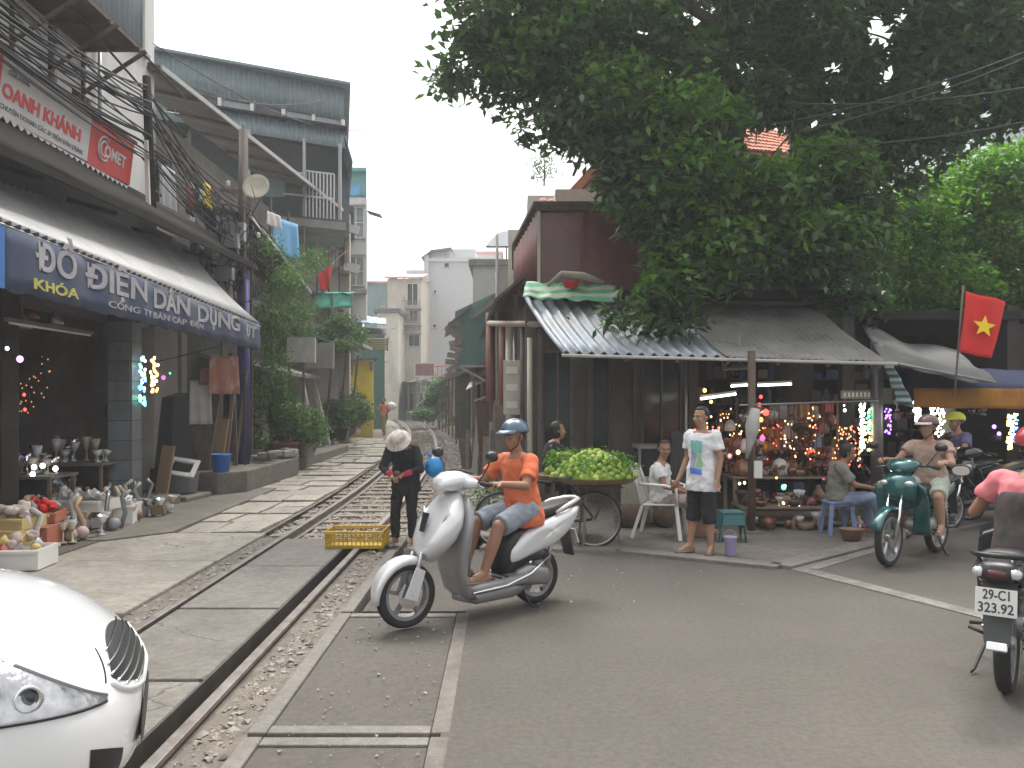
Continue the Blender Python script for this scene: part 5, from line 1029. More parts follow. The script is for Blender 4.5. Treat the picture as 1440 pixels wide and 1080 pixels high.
# ================================================================ people
SKIN = mat('skin', (.36, .2, .13), .55, var=.08, scale=12, bump=.05, bs=120, sss=.08)
SKIND = mat('tanned_skin', (.3, .155, .095), .55, var=.08, scale=12, bump=.05, sss=.08)
HAIR = mat('black_hair', (.012, .011, .011), .5, var=.2, bump=.4, bs=90)
def remesh(o, vox, sm=3, disp=0., dsc=.12):
    r = o.modifiers.new('r', 'REMESH'); r.mode = 'VOXEL'; r.voxel_size = vox; r.use_smooth_shade = True
    if sm: s_ = o.modifiers.new('s', 'SMOOTH'); s_.iterations = sm; s_.factor = .5
    if disp:
        tx = bpy.data.textures.new('folds', 'CLOUDS'); tx.noise_scale = dsc; tx.noise_depth = 1
        d = o.modifiers.new('d', 'DISPLACE'); d.texture = tx; d.strength = disp; d.mid_level = .5; d.texture_coords = 'LOCAL'
    return o
def human(label, loc, rz, J, H=1.66, skin=SKIN, top=None, sleeve=.55, bottom=None, leg='shorts', hair=True, look=0., nod=0., vox=.009, shoes=None, hat=None, name='person', long_sleeve=None, female=False, hairlen=0., grip=(.5, .5), topname='shirt', knee_cover=.9, grp=None, cat='person', handdir=None, hem=.0):
    s = H/1.66; t = thing(name, label, cat, loc, rz, grp)
    D = dict(pel=(0, 0, .90), che=(0, .0, 1.22), nek=(0, 0, 1.37), hed=(0, .02, 1.53),
             shL=(-.175, 0, 1.34), shR=(.175, 0, 1.34), elL=(-.22, -.02, 1.07), elR=(.22, -.02, 1.07), wrL=(-.23, .05, .84), wrR=(.23, .05, .84),
             hiL=(-.09, 0, .88), hiR=(.09, 0, .88), knL=(-.10, .02, .47), knR=(.10, .02, .47), anL=(-.10, -.02, .08), anR=(.10, -.02, .08), toL=(-.12, .13, .03), toR=(.12, .13, .03))
    D.update(J); j = {k: V(v)*s for k, v in D.items()}
    lat = (j['shR']-j['shL']).normalized(); hl = (j['hiR']-j['hiL']).normalized()
    sp = (j['nek']-j['pel']).normalized(); fw = sp.cross(lat)*-1; fw = lat.cross(sp)*-1 if False else sp.cross(lat)*-1
    if fw.dot(V((0, 1, 0))) < 0 and abs(fw.y) > .3: fw = -fw
    def torso(mb, g=0., lo=-.06, hi=1.0, fl=0.):
        secs = []
        P_ = [(-.09, .13, .10), (0, .158, .115), (.25, .140, .105), (.45, .142, .108), (.7, .165, .112), (.88, .165, .10), (.97, .11, .085), (1.04, .062, .06)]
        for f, a, b in P_:
            if f < lo or f > hi+.08: continue
            c = j['pel'].lerp(j['nek'], f) if f <= 1 else j['nek']+sp*(f-1)*.5
            mid = j['che']-j['pel'].lerp(j['nek'], .68); c = c+mid*max(0, math.sin(PI*min(1, max(0, f))))
            L = hl.lerp(lat, min(1, max(0, f))).normalized(); gg = g*(1 if f < .9 else .5)+(fl if f < .3 else 0)
            if female and f < .1: a += .01
            secs.append((c, L*(a*s+gg), fw*(b*s+gg), 2.2))
        mb.loft(secs, 20)
    b = MB(); torso(b)
    b.limb(j['nek']-sp*.02*s, j['hed']-V((0, 0, .05*s)), .054*s, .050*s)
    for q in 'LR':
        b.limb(j['sh'+q]*1.0, j['el'+q], .047*s, .038*s); b.limb(j['el'+q], j['wr'+q], .038*s, .026*s)
        b.limb(j['che'].lerp(j['sh'+q], .35)+sp*.05*s, j['sh'+q], .07*s, .05*s)
        b.limb(j['hi'+q], j['kn'+q], .082*s, .054*s); b.limb(j['kn'+q], j['kn'+q].lerp(j['an'+q], .35), .052*s, .053*s); b.limb(j['kn'+q].lerp(j['an'+q], .35), j['an'+q], .053*s, .034*s)
        # foot
        a_ = j['an'+q]; to = j['to'+q]; fd = (to-a_); heel = a_-V((fd.x, fd.y, 0)).normalized()*.045*s-V((0, 0, .035*s))
        b.limb(heel, to, .032*s, .026*s); b.limb(a_, a_.lerp(to, .6), .034*s, .028*s)
        # hand: palm and five fingers
        w_ = j['wr'+q]; fa = (w_-j['el'+q]).normalized()
        if handdir: fa = (fa+V(handdir)*.8).normalized()
        sd = fa.cross(V((0, 0, 1))); sd = sd.normalized() if sd.length > .3 else V((0, 1, 0)); up = sd.cross(fa).normalized()
        if abs(fa.z) > .75: sd = V((0, 1, 0)); sd = (sd-fa*sd.dot(fa)).normalized(); up = fa.cross(sd)*(1 if q == 'L' else -1)
        pl = w_+fa*.045*s; b.loft([(w_, sd*.024*s, up*.018*s), (pl, sd*.040*s, up*.016*s, 2.6), (w_+fa*.085*s, sd*.041*s, up*.014*s, 2.6)], 12)
        gq = grip[0 if q == 'L' else 1]
        for k in range(4):
            o_ = (k-1.5)*.0205*s; ln = (.066, .074, .07, .054)[k]*s; p0 = w_+fa*.08*s+sd*o_
            dn = -up; p1 = p0+(fa*(1-gq*.4)+dn*gq).normalized()*ln*.5; p2 = p1+(fa*(1-gq*1.2)+dn*gq*1.3).normalized()*ln*.45
            b.tube([p0, p1, p2], [.0095*s, .009*s, .0075*s], 7); b.ell(p2, .0075*s, seg=7, rings=5)
        sg_ = -1 if q == 'L' else 1
        p0 = w_+fa*.03*s+sd*.026*s*sg_; p1 = p0+(fa*.6+sd*sg_*.7-up*.3).normalized()*.035*s; p2 = p1+(fa*.9+sd*sg_*.1-up*.4).normalized()*.03*s
        b.tube([p0, p1, p2], [.012*s, .011*s, .008*s], 7); b.ell(p2, .008*s, seg=7, rings=5)
    # head with face (local frame)
    HR = Matrix.Rotation(look, 3, 'Z') @ Matrix.Rotation(nod, 3, 'X'); h = j['hed']
    def hp(x, y, z): return h+HR @ V((x*s, y*s, z*s))
    b.ell(hp(0, -.012, .035), (.074*s, .092*s, .088*s), HR, 18, 12); b.ell(hp(0, .018, -.03), (.058*s, .068*s, .075*s), HR, 16, 10)
    b.ell(hp(0, .045, -.085), (.028*s, .026*s, .022*s), HR); b.ell(hp(0, .07, .028), (.05*s, .016*s, .014*s), HR)
    b.tube([hp(0, .08, .02), hp(0, .096, -.012), hp(0, .104, -.024)], [.008*s, .011*s, .014*s], 8); b.ell(hp(0, .098, -.027), (.018*s, .012*s, .010*s), HR)
    b.ell(hp(0, .08, -.058), (.022*s, .010*s, .006*s), HR, 10, 6); b.ell(hp(0, .078, -.068), (.019*s, .010*s, .006*s), HR, 10, 6)
    for e in (-1, 1):
        b.ell(hp(e*.075, -.01, 0), (.010*s, .018*s, .030*s), HR, 10, 8); b.ell(hp(e*.04, .058, -.02), (.022*s, .022*s, .022*s), HR, 10, 8)
    bo = b.build('body', skin, t); remesh(bo, vox*s, 2)
    for e in (-1, 1):
        eo = MB().ell(hp(e*.029, .076, .004), (.0115*s, .008*s, .0065*s), HR, 10, 7).build('eye', mat('eye_white', (.55, .53, .5), .2, bump=0, var=0), t, True)
        MB().ell(hp(e*.029, .083, .004), (.0055*s, .003*s, .0055*s), HR, 8, 6).build('iris', mat('eye_iris', (.02, .012, .01), .15, bump=0, var=0), eo, True)
        MB().tube([hp(e*.014, .087, .024), hp(e*.03, .088, .029), hp(e*.048, .078, .024)], [.003*s, .004*s, .002*s], 6).build('eyebrow', HAIR, t, True)
    MB().tube([hp(-.02, .0865, -.0635), hp(0, .0905, -.0635), hp(.02, .0865, -.0635)], .0022*s, 5).build('mouth', mat('lip', (.2, .07, .06), .5, bump=0), t, True)
    if hair:
        m_ = MB(); seg, rg = 28, 18; m_.ell((0, 0, 0), (1, 1, 1), None, seg, rg); vs = []
        for v in m_.v:
            v = V(v); rr = 1.10+.05*mnoise.noise(v*7); face = v.y > .35 and v.z < .52+.1*abs(v.x); low = v.z < (-.55 if v.y < .1 else -.1)-hairlen
            if face or low: rr = .8
            vs.append(hp(v.x*.076*rr, -.014+v.y*.094*rr, .037+v.z*(.09 if v.z > 0 else .10+hairlen*.1)*rr))
        MB().add(vs, m_.f).build('hair', HAIR, t, True)
    if top:
        c = MB(); torso(c, .016*s, -.2 if hem < .05 else -.2, .93, .012*s)
        if hem: c.loft([(j['pel']-sp*.09*s-V((0, 0, hem)), hl*(.192*s), fw*(.155*s), 2.3), (j['pel'], hl*(.186*s), fw*(.148*s), 2.3), (j['pel'].lerp(j['nek'], .25), hl*(.165*s), fw*(.13*s), 2.3)], 20)
        for q in 'LR':
            c.limb(j['che'].lerp(j['sh'+q], .35)+sp*.05*s, j['sh'+q]-sp*.008, .075*s, .060*s)
            if long_sleeve: c.limb(j['sh'+q], j['el'+q], .066*s, .055*s); c.limb(j['el'+q], j['el'+q].lerp(j['wr'+q], long_sleeve), .055*s, .042*s)
            else: e_ = j['sh'+q].lerp(j['el'+q], sleeve); c.tube([j['sh'+q], j['sh'+q].lerp(e_, .5), e_], [.062*s, .066*s, .072*s], 14)
            if not long_sleeve: c.ell(j['sh'+q]-sp*.008, .060*s)
        o = c.build(topname, top, t); remesh(o, .012*s, 2, .034*s, .085*s)
    if bottom:
        c = MB()
        c.loft([(j['pel']-sp*.1*s, hl*(.16*s), fw*(.125*s), 2.3), (j['pel'], hl*(.158*s), fw*(.118*s), 2.3), (j['pel'].lerp(j['nek'], .10), hl*(.145*s), fw*(.105*s), 2.3)], 20)
        for q in 'LR':
            hi, kn, an = j['hi'+q], j['kn'+q], j['an'+q]
            if leg == 'shorts': e_ = hi.lerp(kn, knee_cover); c.ell(hi, .095*s); c.tube([hi, hi.lerp(e_, .5), e_], [.098*s, .092*s, .088*s], 16)
            elif leg == 'long_shorts': c.ell(hi, .095*s); c.limb(hi, kn, .098*s, .085*s); c.tube([kn, kn.lerp(an, .3)], [.085*s, .086*s], 16)
            else: c.ell(hi, .095*s); c.limb(hi, kn, .096*s, .072*s); c.limb(kn, kn.lerp(an, .9), .072*s, .058*s)
        o = c.build('shorts' if 'short' in leg else 'trousers', bottom, t); remesh(o, .012*s, 2, .03*s, .08*s)
    if shoes:
        for q in 'LR':
            a_ = j['an'+q]; to = j['to'+q]; d_ = V((to.x-a_.x, to.y-a_.y, to.z-a_.z+.05*s)); d_.normalize(); sd = d_.cross(V((0, 0, 1))).normalized(); hl_ = a_-d_*.06*s-V((0, 0, .065*s))
            MB().loft([(hl_, sd*.03*s, V((0, 0, .012*s)), 3), (hl_+d_*.12*s, sd*.042*s, V((0, 0, .012*s)), 3), (hl_+d_*.26*s, sd*.03*s, V((0, 0, .010*s)), 3)], 14).build('sandal', shoes, t)
    if hat: hat(t, hp, s, HR)
    return t, j, hp, s
def helmet(m, visor=None, strapm=BLACK):
    def f(t, hp, s, HR):
        vs = []; mb = MB(); m_ = MB().ell((0, 0, 0), (1, 1, 1), None, 26, 16)
        for v in m_.v:
            v = V(v); z = max(v.z, -.12-.25*max(0, -v.y)); vs.append(hp(v.x*.108, -.012+v.y*.128, .05+z*.10))
        MB().add(vs, m_.f).build('helmet', m, t, True)
        vm = MB()
        for sgn in (0,): pass
        n = 12; ring0 = [hp(.1*math.sin(a), .02+.105*math.cos(a)-.0, .055) for a in [R(-65+130*k/n) for k in range(n+1)]]; ring1 = [hp(.105*math.sin(a), .02+.165*math.cos(a), .035) for a in [R(-65+130*k/n) for k in range(n+1)]]
        vm.add(ring0+ring1+[p+V((0, 0, .006)) for p in ring0]+[p+V((0, 0, .006)) for p in ring1], [(k, k+1, n+2+k, n+1+k) for k in range(n)]+[(2*n+2+k, 3*n+3+k, 3*n+4+k, 2*n+3+k) for k in range(n)]+[(n+1+k, n+2+k, 3*n+4+k, 3*n+3+k) for k in range(n)])
        vm.build('helmet_peak', visor or m, t, True)
        MB().tube([hp(-.085, .01, .02), hp(-.065, .03, -.07), hp(0, .05, -.115), hp(.065, .03, -.07), hp(.085, .01, .02)], .005*s, 6).build('chin_strap', strapm, t, True)
    return f
def sunhat(m):
    def f(t, hp, s, HR):
        prof = [(.165, .02), (.15, .035), (.105, .055), (.10, .09), (.085, .135), (.03, .15)]
        mb = MB(); n = 26; vs = []
        for r, z in prof:
            for k in range(n): a = 2*PI*k/n; w_ = 1+.06*math.sin(a*3+1)*(r > .12); vs.append(hp(r*w_*math.cos(a), -.01+r*w_*1.08*math.sin(a), z-(.03*math.sin(a*2) if r > .12 else 0)))
        fs = [(i*n+k, i*n+(k+1) % n, (i+1)*n+(k+1) % n, (i+1)*n+k) for i in range(len(prof)-1) for k in range(n)]+[tuple((len(prof)-1)*n+k for k in range(n))]
        MB().add(vs, fs).build('sun_hat', m, t, True)
        # neck flap
        MB().sheet(hp(-.12, -.10, -.16), hp(.12, -.10, -.16), hp(.10, -.07, .04), hp(-.10, -.07, .04), 12, 6, .006, lambda u, v: .03*math.sin(u*PI)).build('neck_flap', m, t, True)
    return f
FLO = mat('floral_cloth', (.62, .58, .52), .9, var=.1, dirt=(.28, .16, .16), da=.9, ds=22)
# 1 standing man
WPR = mat('white_cotton', (.72, .73, .76), .9, var=.04, scale=3)
man, j, hp, s = human('young man in white printed tee and black shorts standing beside the road', (X(988, 8.95), 8.95, .03), R(132), dict(knL=(-.1, .03, .47), toL=(-.16, .12, .03), wrR=(.26, .1, .82), hed=(0, .03, 1.53), anR=(.12, .08, .08), toR=(.15, .23, .03)), 1.6, SKIN, WPR, .62, mat('black_cotton', (.015, .016, .02), .9), 'long_shorts', look=R(-8), vox=.0075, shoes=WOOD, hem=.10)
# printed panel on the tee
def teeprint(y0, y1, z0, z1, m, off=.146):
    mb = MB(); n = 6; vs = []
    for jx in range(5):
        z = z0+(z1-z0)*jx/4
        for i in range(n+1):
            x = y0+(y1-y0)*i/n; vs.append((x*s, (off+.03-.45*x*x*4*.4)*s, z*s))
    mb.add(vs, [(a*(n+1)+b, a*(n+1)+b+1, (a+1)*(n+1)+b+1, (a+1)*(n+1)+b) for a in range(4) for b in range(n)])
    o = mb.build('shirt_print', m, man, True); sw = o.modifiers.new('w', 'SHRINKWRAP'); sw.target = [c for c in man.children if c.name.startswith('shirt')][0]; sw.wrap_method = 'NEAREST_SURFACEPOINT'; sw.offset = .004
teeprint(-.10, .09, 1.13, 1.29, mat('print_mint', (.22, .55, .48), .9)); teeprint(-.09, -.02, .98, 1.12, mat('print_green', (.3, .58, .3), .9)); teeprint(.0, .09, .98, 1.12, mat('print_grey', (.3, .32, .4), .9)); teeprint(-.10, .07, .90, .975, mat('print_blue', (.08, .2, .62), .9))
o = MB().sheet((.13*s, -.02, .45*s), (.16*s, -.1, .45*s), (.16*s, -.1, .85*s), (.13*s, .05, .85*s), 3, 4, .008).build('navy_side_panel', mat('navy_cotton', (.02, .05, .16), .9), man)
# 2 seated man on white chair
sit = dict(pel=(0, 0, .46), che=(0, -.03, .77), nek=(0, -.02, .93), hed=(0, .03, 1.09), shL=(-.175, -.02, .89), shR=(.175, -.02, .89), hiL=(-.09, 0, .44), hiR=(.09, 0, .44), knL=(-.12, .40, .47), knR=(.13, .38, .49), anL=(-.13, .42, .08), anR=(.05, .55, .16), toL=(-.15, .56, .03), toR=(.08, .69, .12), elL=(-.23, .05, .65), elR=(.23, .08, .66), wrL=(-.10, .28, .58), wrR=(.08, .30, .58))
CH = (X(933, 9.9), 10.0, .03)
human('seated man in white tee and patterned shorts on the white plastic chair', CH, R(-112), sit, 1.62, SKIND, mat('white_tee', (.68, .67, .67), .9), .6, mat('patterned_shorts', (.34, .3, .26), .9, dirt=(.13, .11, .1), da=.9, ds=14), 'shorts', look=R(-62), nod=R(-6), vox=.009, shoes=WOOD)
ch = thing('plastic_chair', 'white plastic armchair under the seated man in white tee', 'chair', CH, R(-112))
MB().loft([((0, -.2, .40), (.19, 0, 0), (0, 0, .012), 4), ((0, 0, .41), (.22, 0, 0), (0, 0, .012), 4), ((0, .24, .42), (.21, 0, 0), (0, 0, .012), 4)], 20).build('seat', PLW, ch, True, ang=40)
for sx in (-1, 1):
    MB().bar((sx*.19, .21, .41), (sx*.25, .27, 0), .045, .03).build('leg', PLW, ch, bev=.006); MB().bar((sx*.17, -.2, .41), (sx*.24, -.32, 0), .045, .03).build('leg', PLW, ch, bev=.006)
    MB().tube([(sx*.21, .22, .41), (sx*.27, .22, .62), (sx*.27, .1, .65), (sx*.25, -.22, .66)], .02, 8).build('armrest', PLW, ch, True)
    MB().tube([(sx*.18, -.22, .41), (sx*.22, -.27, .66), (sx*.2, -.33, .84)], .02, 8).build('back_post', PLW, ch, True)
MB().tube([(-.2, -.33, .84), (-.1, -.35, .87), (.1, -.35, .87), (.2, -.33, .84)], .022, 8).build('top_rail', PLW, ch, True)
for k in range(5): x = -.12+k*.06; MB().bar((x, -.22, .42), (x, -.345, .86), .032, .01).build('back_slat', PLW, ch)
# 3 woman with floral hat
BLK = mat('dark_jacket', (.022, .026, .032), .85, var=.2); CUF = mat('pink_red_cuff', (.45, .03, .07), .85, var=.3, scale=12)
wo, j, hp, s = human('woman in floral sun hat and dark jacket bending over the rails', (X(569, 9.75), 9.75, -.02), R(172),
    dict(pel=(0, -.05, .86), che=(0, .05, 1.15), nek=(0, .14, 1.27), hed=(0, .26, 1.34), shL=(-.17, .12, 1.25), shR=(.17, .12, 1.25), elL=(-.25, .13, 1.0), elR=(.25, .13, 1.0), wrL=(-.06, .31, .93), wrR=(.08, .30, .92), hiL=(-.085, -.05, .85), hiR=(.085, -.05, .85), knL=(-.1, .02, .46), knR=(.12, .0, .46), anR=(.14, -.04, .08), toR=(.16, .1, .03)),
    1.52, SKIND, BLK, .6, mat('black_trousers', (.02, .02, .022), .9), 'long', nod=R(-48), vox=.0085, hat=sunhat(FLO), long_sleeve=.55, shoes=mat('shoe_grey', (.3, .3, .34), .7), female=True, hem=.08, topname='jacket')
for q in 'LR': MB().tube([j['el'+q].lerp(j['wr'+q], .55), j['el'+q].lerp(j['wr'+q], .95)], [.042*s, .036*s], 12).build('cuff', CUF, wo, True)
MB().ell(j['wrL']+V((.06, .03, .02)), (.05, .04, .035)).build('purse', mat('brown_purse', (.12, .06, .05), .8), wo, True)
bg_ = thing('plastic_bag', 'blue plastic bag hanging from the arm of the woman in floral hat', 'bag', (X(611, 9.75), 9.75, .9)); m = MB(); m.ell((0, 0, 0), (.115, .09, .125), None, 20, 12)
m.v = [tuple(V(v)*(1+.09*mnoise.noise(V(v)*14))) for v in m.v]; m.build('bag', mat('blue_plastic_bag', (.03, .26, .62), .35, var=.2, scale=8, bump=.5, bs=25), bg_, True); MB().tube([(-.04, 0, .1), (-.09, 0, .2), (-.12, 0, .14)], .012, 6).build('handle', mat('blue_plastic_bag', (0,0,0)), bg_, True)
# 4 walking man far along the path
YW = 35
wk, j, hp, s = human('distant man in orange shirt carrying a white sack along the track', (X(540, YW), YW, gz(YW)), R(165), dict(elR=(.3, 0, 1.2), wrR=(.2, .1, 1.4), elL=(-.26, .05, 1.1), wrL=(-.2, .2, 1.0), knL=(-.1, .18, .5), anL=(-.1, .2, .1), toL=(-.1, .34, .08), anR=(.1, -.22, .1), knR=(.1, -.04, .48), toR=(.1, -.08, .03)), 1.64, SKIND, mat('faded_orange_shirt', (.62, .25, .15), .9), .9, mat('khaki_cloth', (.36, .28, .17), .9), 'long', vox=.016)
sk = thing('sack', 'white sack on the shoulder of the distant man in orange', 'sack', (X(552, YW)-.02, YW-.05, gz(YW)+1.3)); m = MB().ell((0, 0, 0), (.2, .25, .17), Matrix.Rotation(.5, 3, 'Y'), 16, 10); m.v = [tuple(V(v)*(1+.1*mnoise.noise(V(v)*9))) for v in m.v]; m.build('sack', WPR, sk, True)
# 5 fruit seller behind the bicycle
human('fruit seller in dark clothes behind the heap of green fruit', (X(772, 10.4), 10.5, .12), R(-80), dict(pel=(0, 0, .62), che=(0, .05, .93), nek=(0, .08, 1.08), hed=(0, .13, 1.23), shL=(-.17, .07, 1.05), shR=(.17, .07, 1.05), elL=(-.2, .2, .85), elR=(.2, .2, .85), wrL=(-.12, .4, .85), wrR=(.12, .4, .85), hiL=(-.09, 0, .6), hiR=(.09, 0, .6), knL=(-.12, .3, .42), knR=(.12, .3, .42)), 1.6, SKIN, mat('black_blouse', (.02, .02, .024), .9), .8, mat('black_cotton', (0,0,0)), 'long', vox=.010, female=True, hairlen=.6)
# 6 seated person grey shirt right
sit2 = dict(sit); sit2.update(elL=(-.2, .16, .66), elR=(.2, .16, .66), wrL=(-.08, .38, .6), wrR=(.08, .38, .62), nek=(0, .04, .92), hed=(0, .12, 1.05), che=(0, .0, .77))
human('person in grey green shirt and jeans seated on the blue stool', (X(1192, 9.9), 10.2, .03), R(-100), sit2, 1.6, SKIND, mat('grey_green_shirt', (.2, .2, .17), .9), .8, mat('light_jeans', (.2, .24, .36), .9), 'long', vox=.011, nod=R(-18), hairlen=.3)
bs = thing('plastic_stool', 'pale blue plastic stool under the person in grey green shirt', 'stool', (X(1192, 9.9), 10.2, .03)); PB = mat('pale_blue_plastic', (.2, .28, .5), .45)
MB().box((0, 0, .40), (.30, .30, .03)).build('seat', PB, bs, bev=.01)
for a in (-1, 1):
    for b_ in (-1, 1): MB().bar((a*.12, b_*.12, .385), (a*.16, b_*.16, 0), .05, .02).build('leg', PB, bs)
# teal stool, lilac bucket
ts = thing('plastic_stool', 'teal plastic stool behind the lilac bucket', 'stool', (X(1032, 9.6), 9.75, .03)); TS = mat('teal_plastic', (.035, .15, .16), .5)
MB().box((0, 0, .34), (.27, .27, .025)).build('seat', TS, ts, bev=.008)
for a in (-1, 1):
    MB().prism([(a*.12, -.12, .325), (a*.12, .12, .325), (a*.15, .15, 0), (a*.15, .09, 0), (a*.14, .06, .16), (a*.14, -.06, .16), (a*.15, -.09, 0), (a*.15, -.15, 0)], (a*.012, 0, 0)).build('side_panel', TS, ts)
    MB().prism([(-.115, a*.12, .325), (.115, a*.12, .325), (.13, a*.145, .2), (-.13, a*.145, .2)], (0, a*.012, 0)).build('apron', TS, ts)
bk = thing('bucket', 'small lilac bucket standing at the road edge', 'bucket', (X(1029, 8.75), 8.8, .03)); LI = mat('lilac_plastic', (.42, .36, .6), .45)
MB().lathe([(.05, 0), (.055, .005), (.068, .19), (.074, .195), (.072, .2), (.064, .19), (.05, .015), (.002, .012)], n=20).build('pail', LI, bk, True); MB().tube([(-.07, 0, .19), (-.05, .02, .25), (0, .03, .27), (.05, .02, .25), (.07, 0, .19)], .003, 5).build('handle', STEELG, bk)
# ================================================================ vehicles
SILV = mat('silver_paint', (.68, .69, .70), .28, .3, var=.03, bump=0, coat=.6); SILD = mat('dark_silver_paint', (.30, .30, .305), .35, .4, var=.05, bump=0, coat=.4)
SEATM = mat('seat_vinyl', (.02, .02, .021), .5, bump=.2); TAILR = mat('tail_lens_red', (.35, .01, .01), .15, bump=0, coat=.5); LENS = mat('clear_lens', (.6, .6, .62), .05, .3, bump=0, var=.1, coat=1); AMB = mat('amber_lens', (.5, .2, .02), .15, bump=0)
def wheel(th, x, r, wd, spokes=5, alloy=STEELG, name='wheel', disc=True):
    o = bpy.data.objects.new(name, None); 
    ty = MB(); n = 40; prof = [(r-.06, -wd*.35), (r-.03, -wd*.5), (r-.008, -wd*.36), (r, 0), (r-.008, wd*.36), (r-.03, wd*.5), (r-.06, wd*.35)]
    RX = Matrix.Rotation(PI/2, 3, 'X'); ty.lathe(prof+[prof[0]], (x, 0, r), n, RX, cap=False); t = ty.build('wheel', RUBBER, th, True)
    rm = MB(); rm.lathe([(r-.062, -wd*.34), (r-.05, -wd*.38), (r-.06, -wd*.1), (r-.06, wd*.1), (r-.05, wd*.38), (r-.062, wd*.34), (r-.085, wd*.3), (r-.085, -wd*.3), (r-.062, -wd*.34)], (x, 0, r), n, RX, cap=False)
    rm.lathe([(.03, -wd*.5), (.045, -wd*.3), (.045, wd*.3), (.03, wd*.5)], (x, 0, r), 16, RX)
    if spokes < 12:
        for k in range(spokes): a = 2*PI*k/spokes+.3; d = V((math.cos(a), 0, math.sin(a))); rm.bar(V((x, 0, r))+d*.04, V((x, 0, r))+d*(r-.07), .03, wd*.35, up=(0, 1, 0))
    else:
        for k in range(spokes): a = 2*PI*k/spokes; d = V((math.cos(a), 0, math.sin(a))); rm.tube([V((x, (.02 if k % 2 else -.02), r))+d*.03, V((x, 0, r))+d*(r-.07)], .0022, 4)
    rm.build('rim', alloy, t)
    if disc: MB().lathe([(.05, .0), (.095, .0), (.095, .004), (.05, .004)], (x, wd*.62, r), 24, RX).build('brake_disc', CHROME, t)
    return t
def mirrors(th, x, z, y=.22, m=BLACK):
    for s_ in (-1, 1):
        a = MB().tube([(x, s_*y, z), (x-.03, s_*(y+.08), z+.12), (x-.02, s_*(y+.12), z+.17)], .006, 6).build('mirror_stalk', m, th, True)
        q = MB().loft([((x-.035, s_*(y+.15), z+.21), (0, .06, 0), (0, 0, .038), 2.4), ((x-.01, s_*(y+.15), z+.21), (0, .065, 0), (0, 0, .042), 2.4), ((x+.02, s_*(y+.15), z+.21), (0, .03, 0), (0, 0, .02), 2)], 16).build('mirror', m, th, True, ang=50)
        MB().loft([((x-.036, s_*(y+.15), z+.21), (0, .053, 0), (0, 0, .032), 2.4), ((x-.038, s_*(y+.15), z+.21), (0, .053, 0), (0, 0, .032), 2.4)], 16).build('mirror_glass', CHROME, q)
def bars(th, x, z, hw=.33):
    MB().tube([(x-.05, -hw, z-.01), (x-.0, -hw+.14, z+.01), (x+.03, 0, z), (x, hw-.14, z+.01), (x-.05, hw, z-.01)], .012, 8).build('handlebar', BLACK, th, True)
    for s_ in (-1, 1):
        MB().tube([(x-.05, s_*hw, z-.01), (x-.01, s_*(hw-.12), z+.008)], .019, 10).build('grip', RUBBER, th, True)
        MB().tube([(x+.02, s_*(hw-.13), z), (x+.03, s_*(hw-.02), z-.02)], .006, 6).build('brake_lever', STEELG, th, True)
def VL(*rows): # loft along x: (x, zc, hy, hz, e)
    return [((x, 0, z), (0, hy, 0), (0, 0, hz), e) for x, z, hy, hz, e in rows]
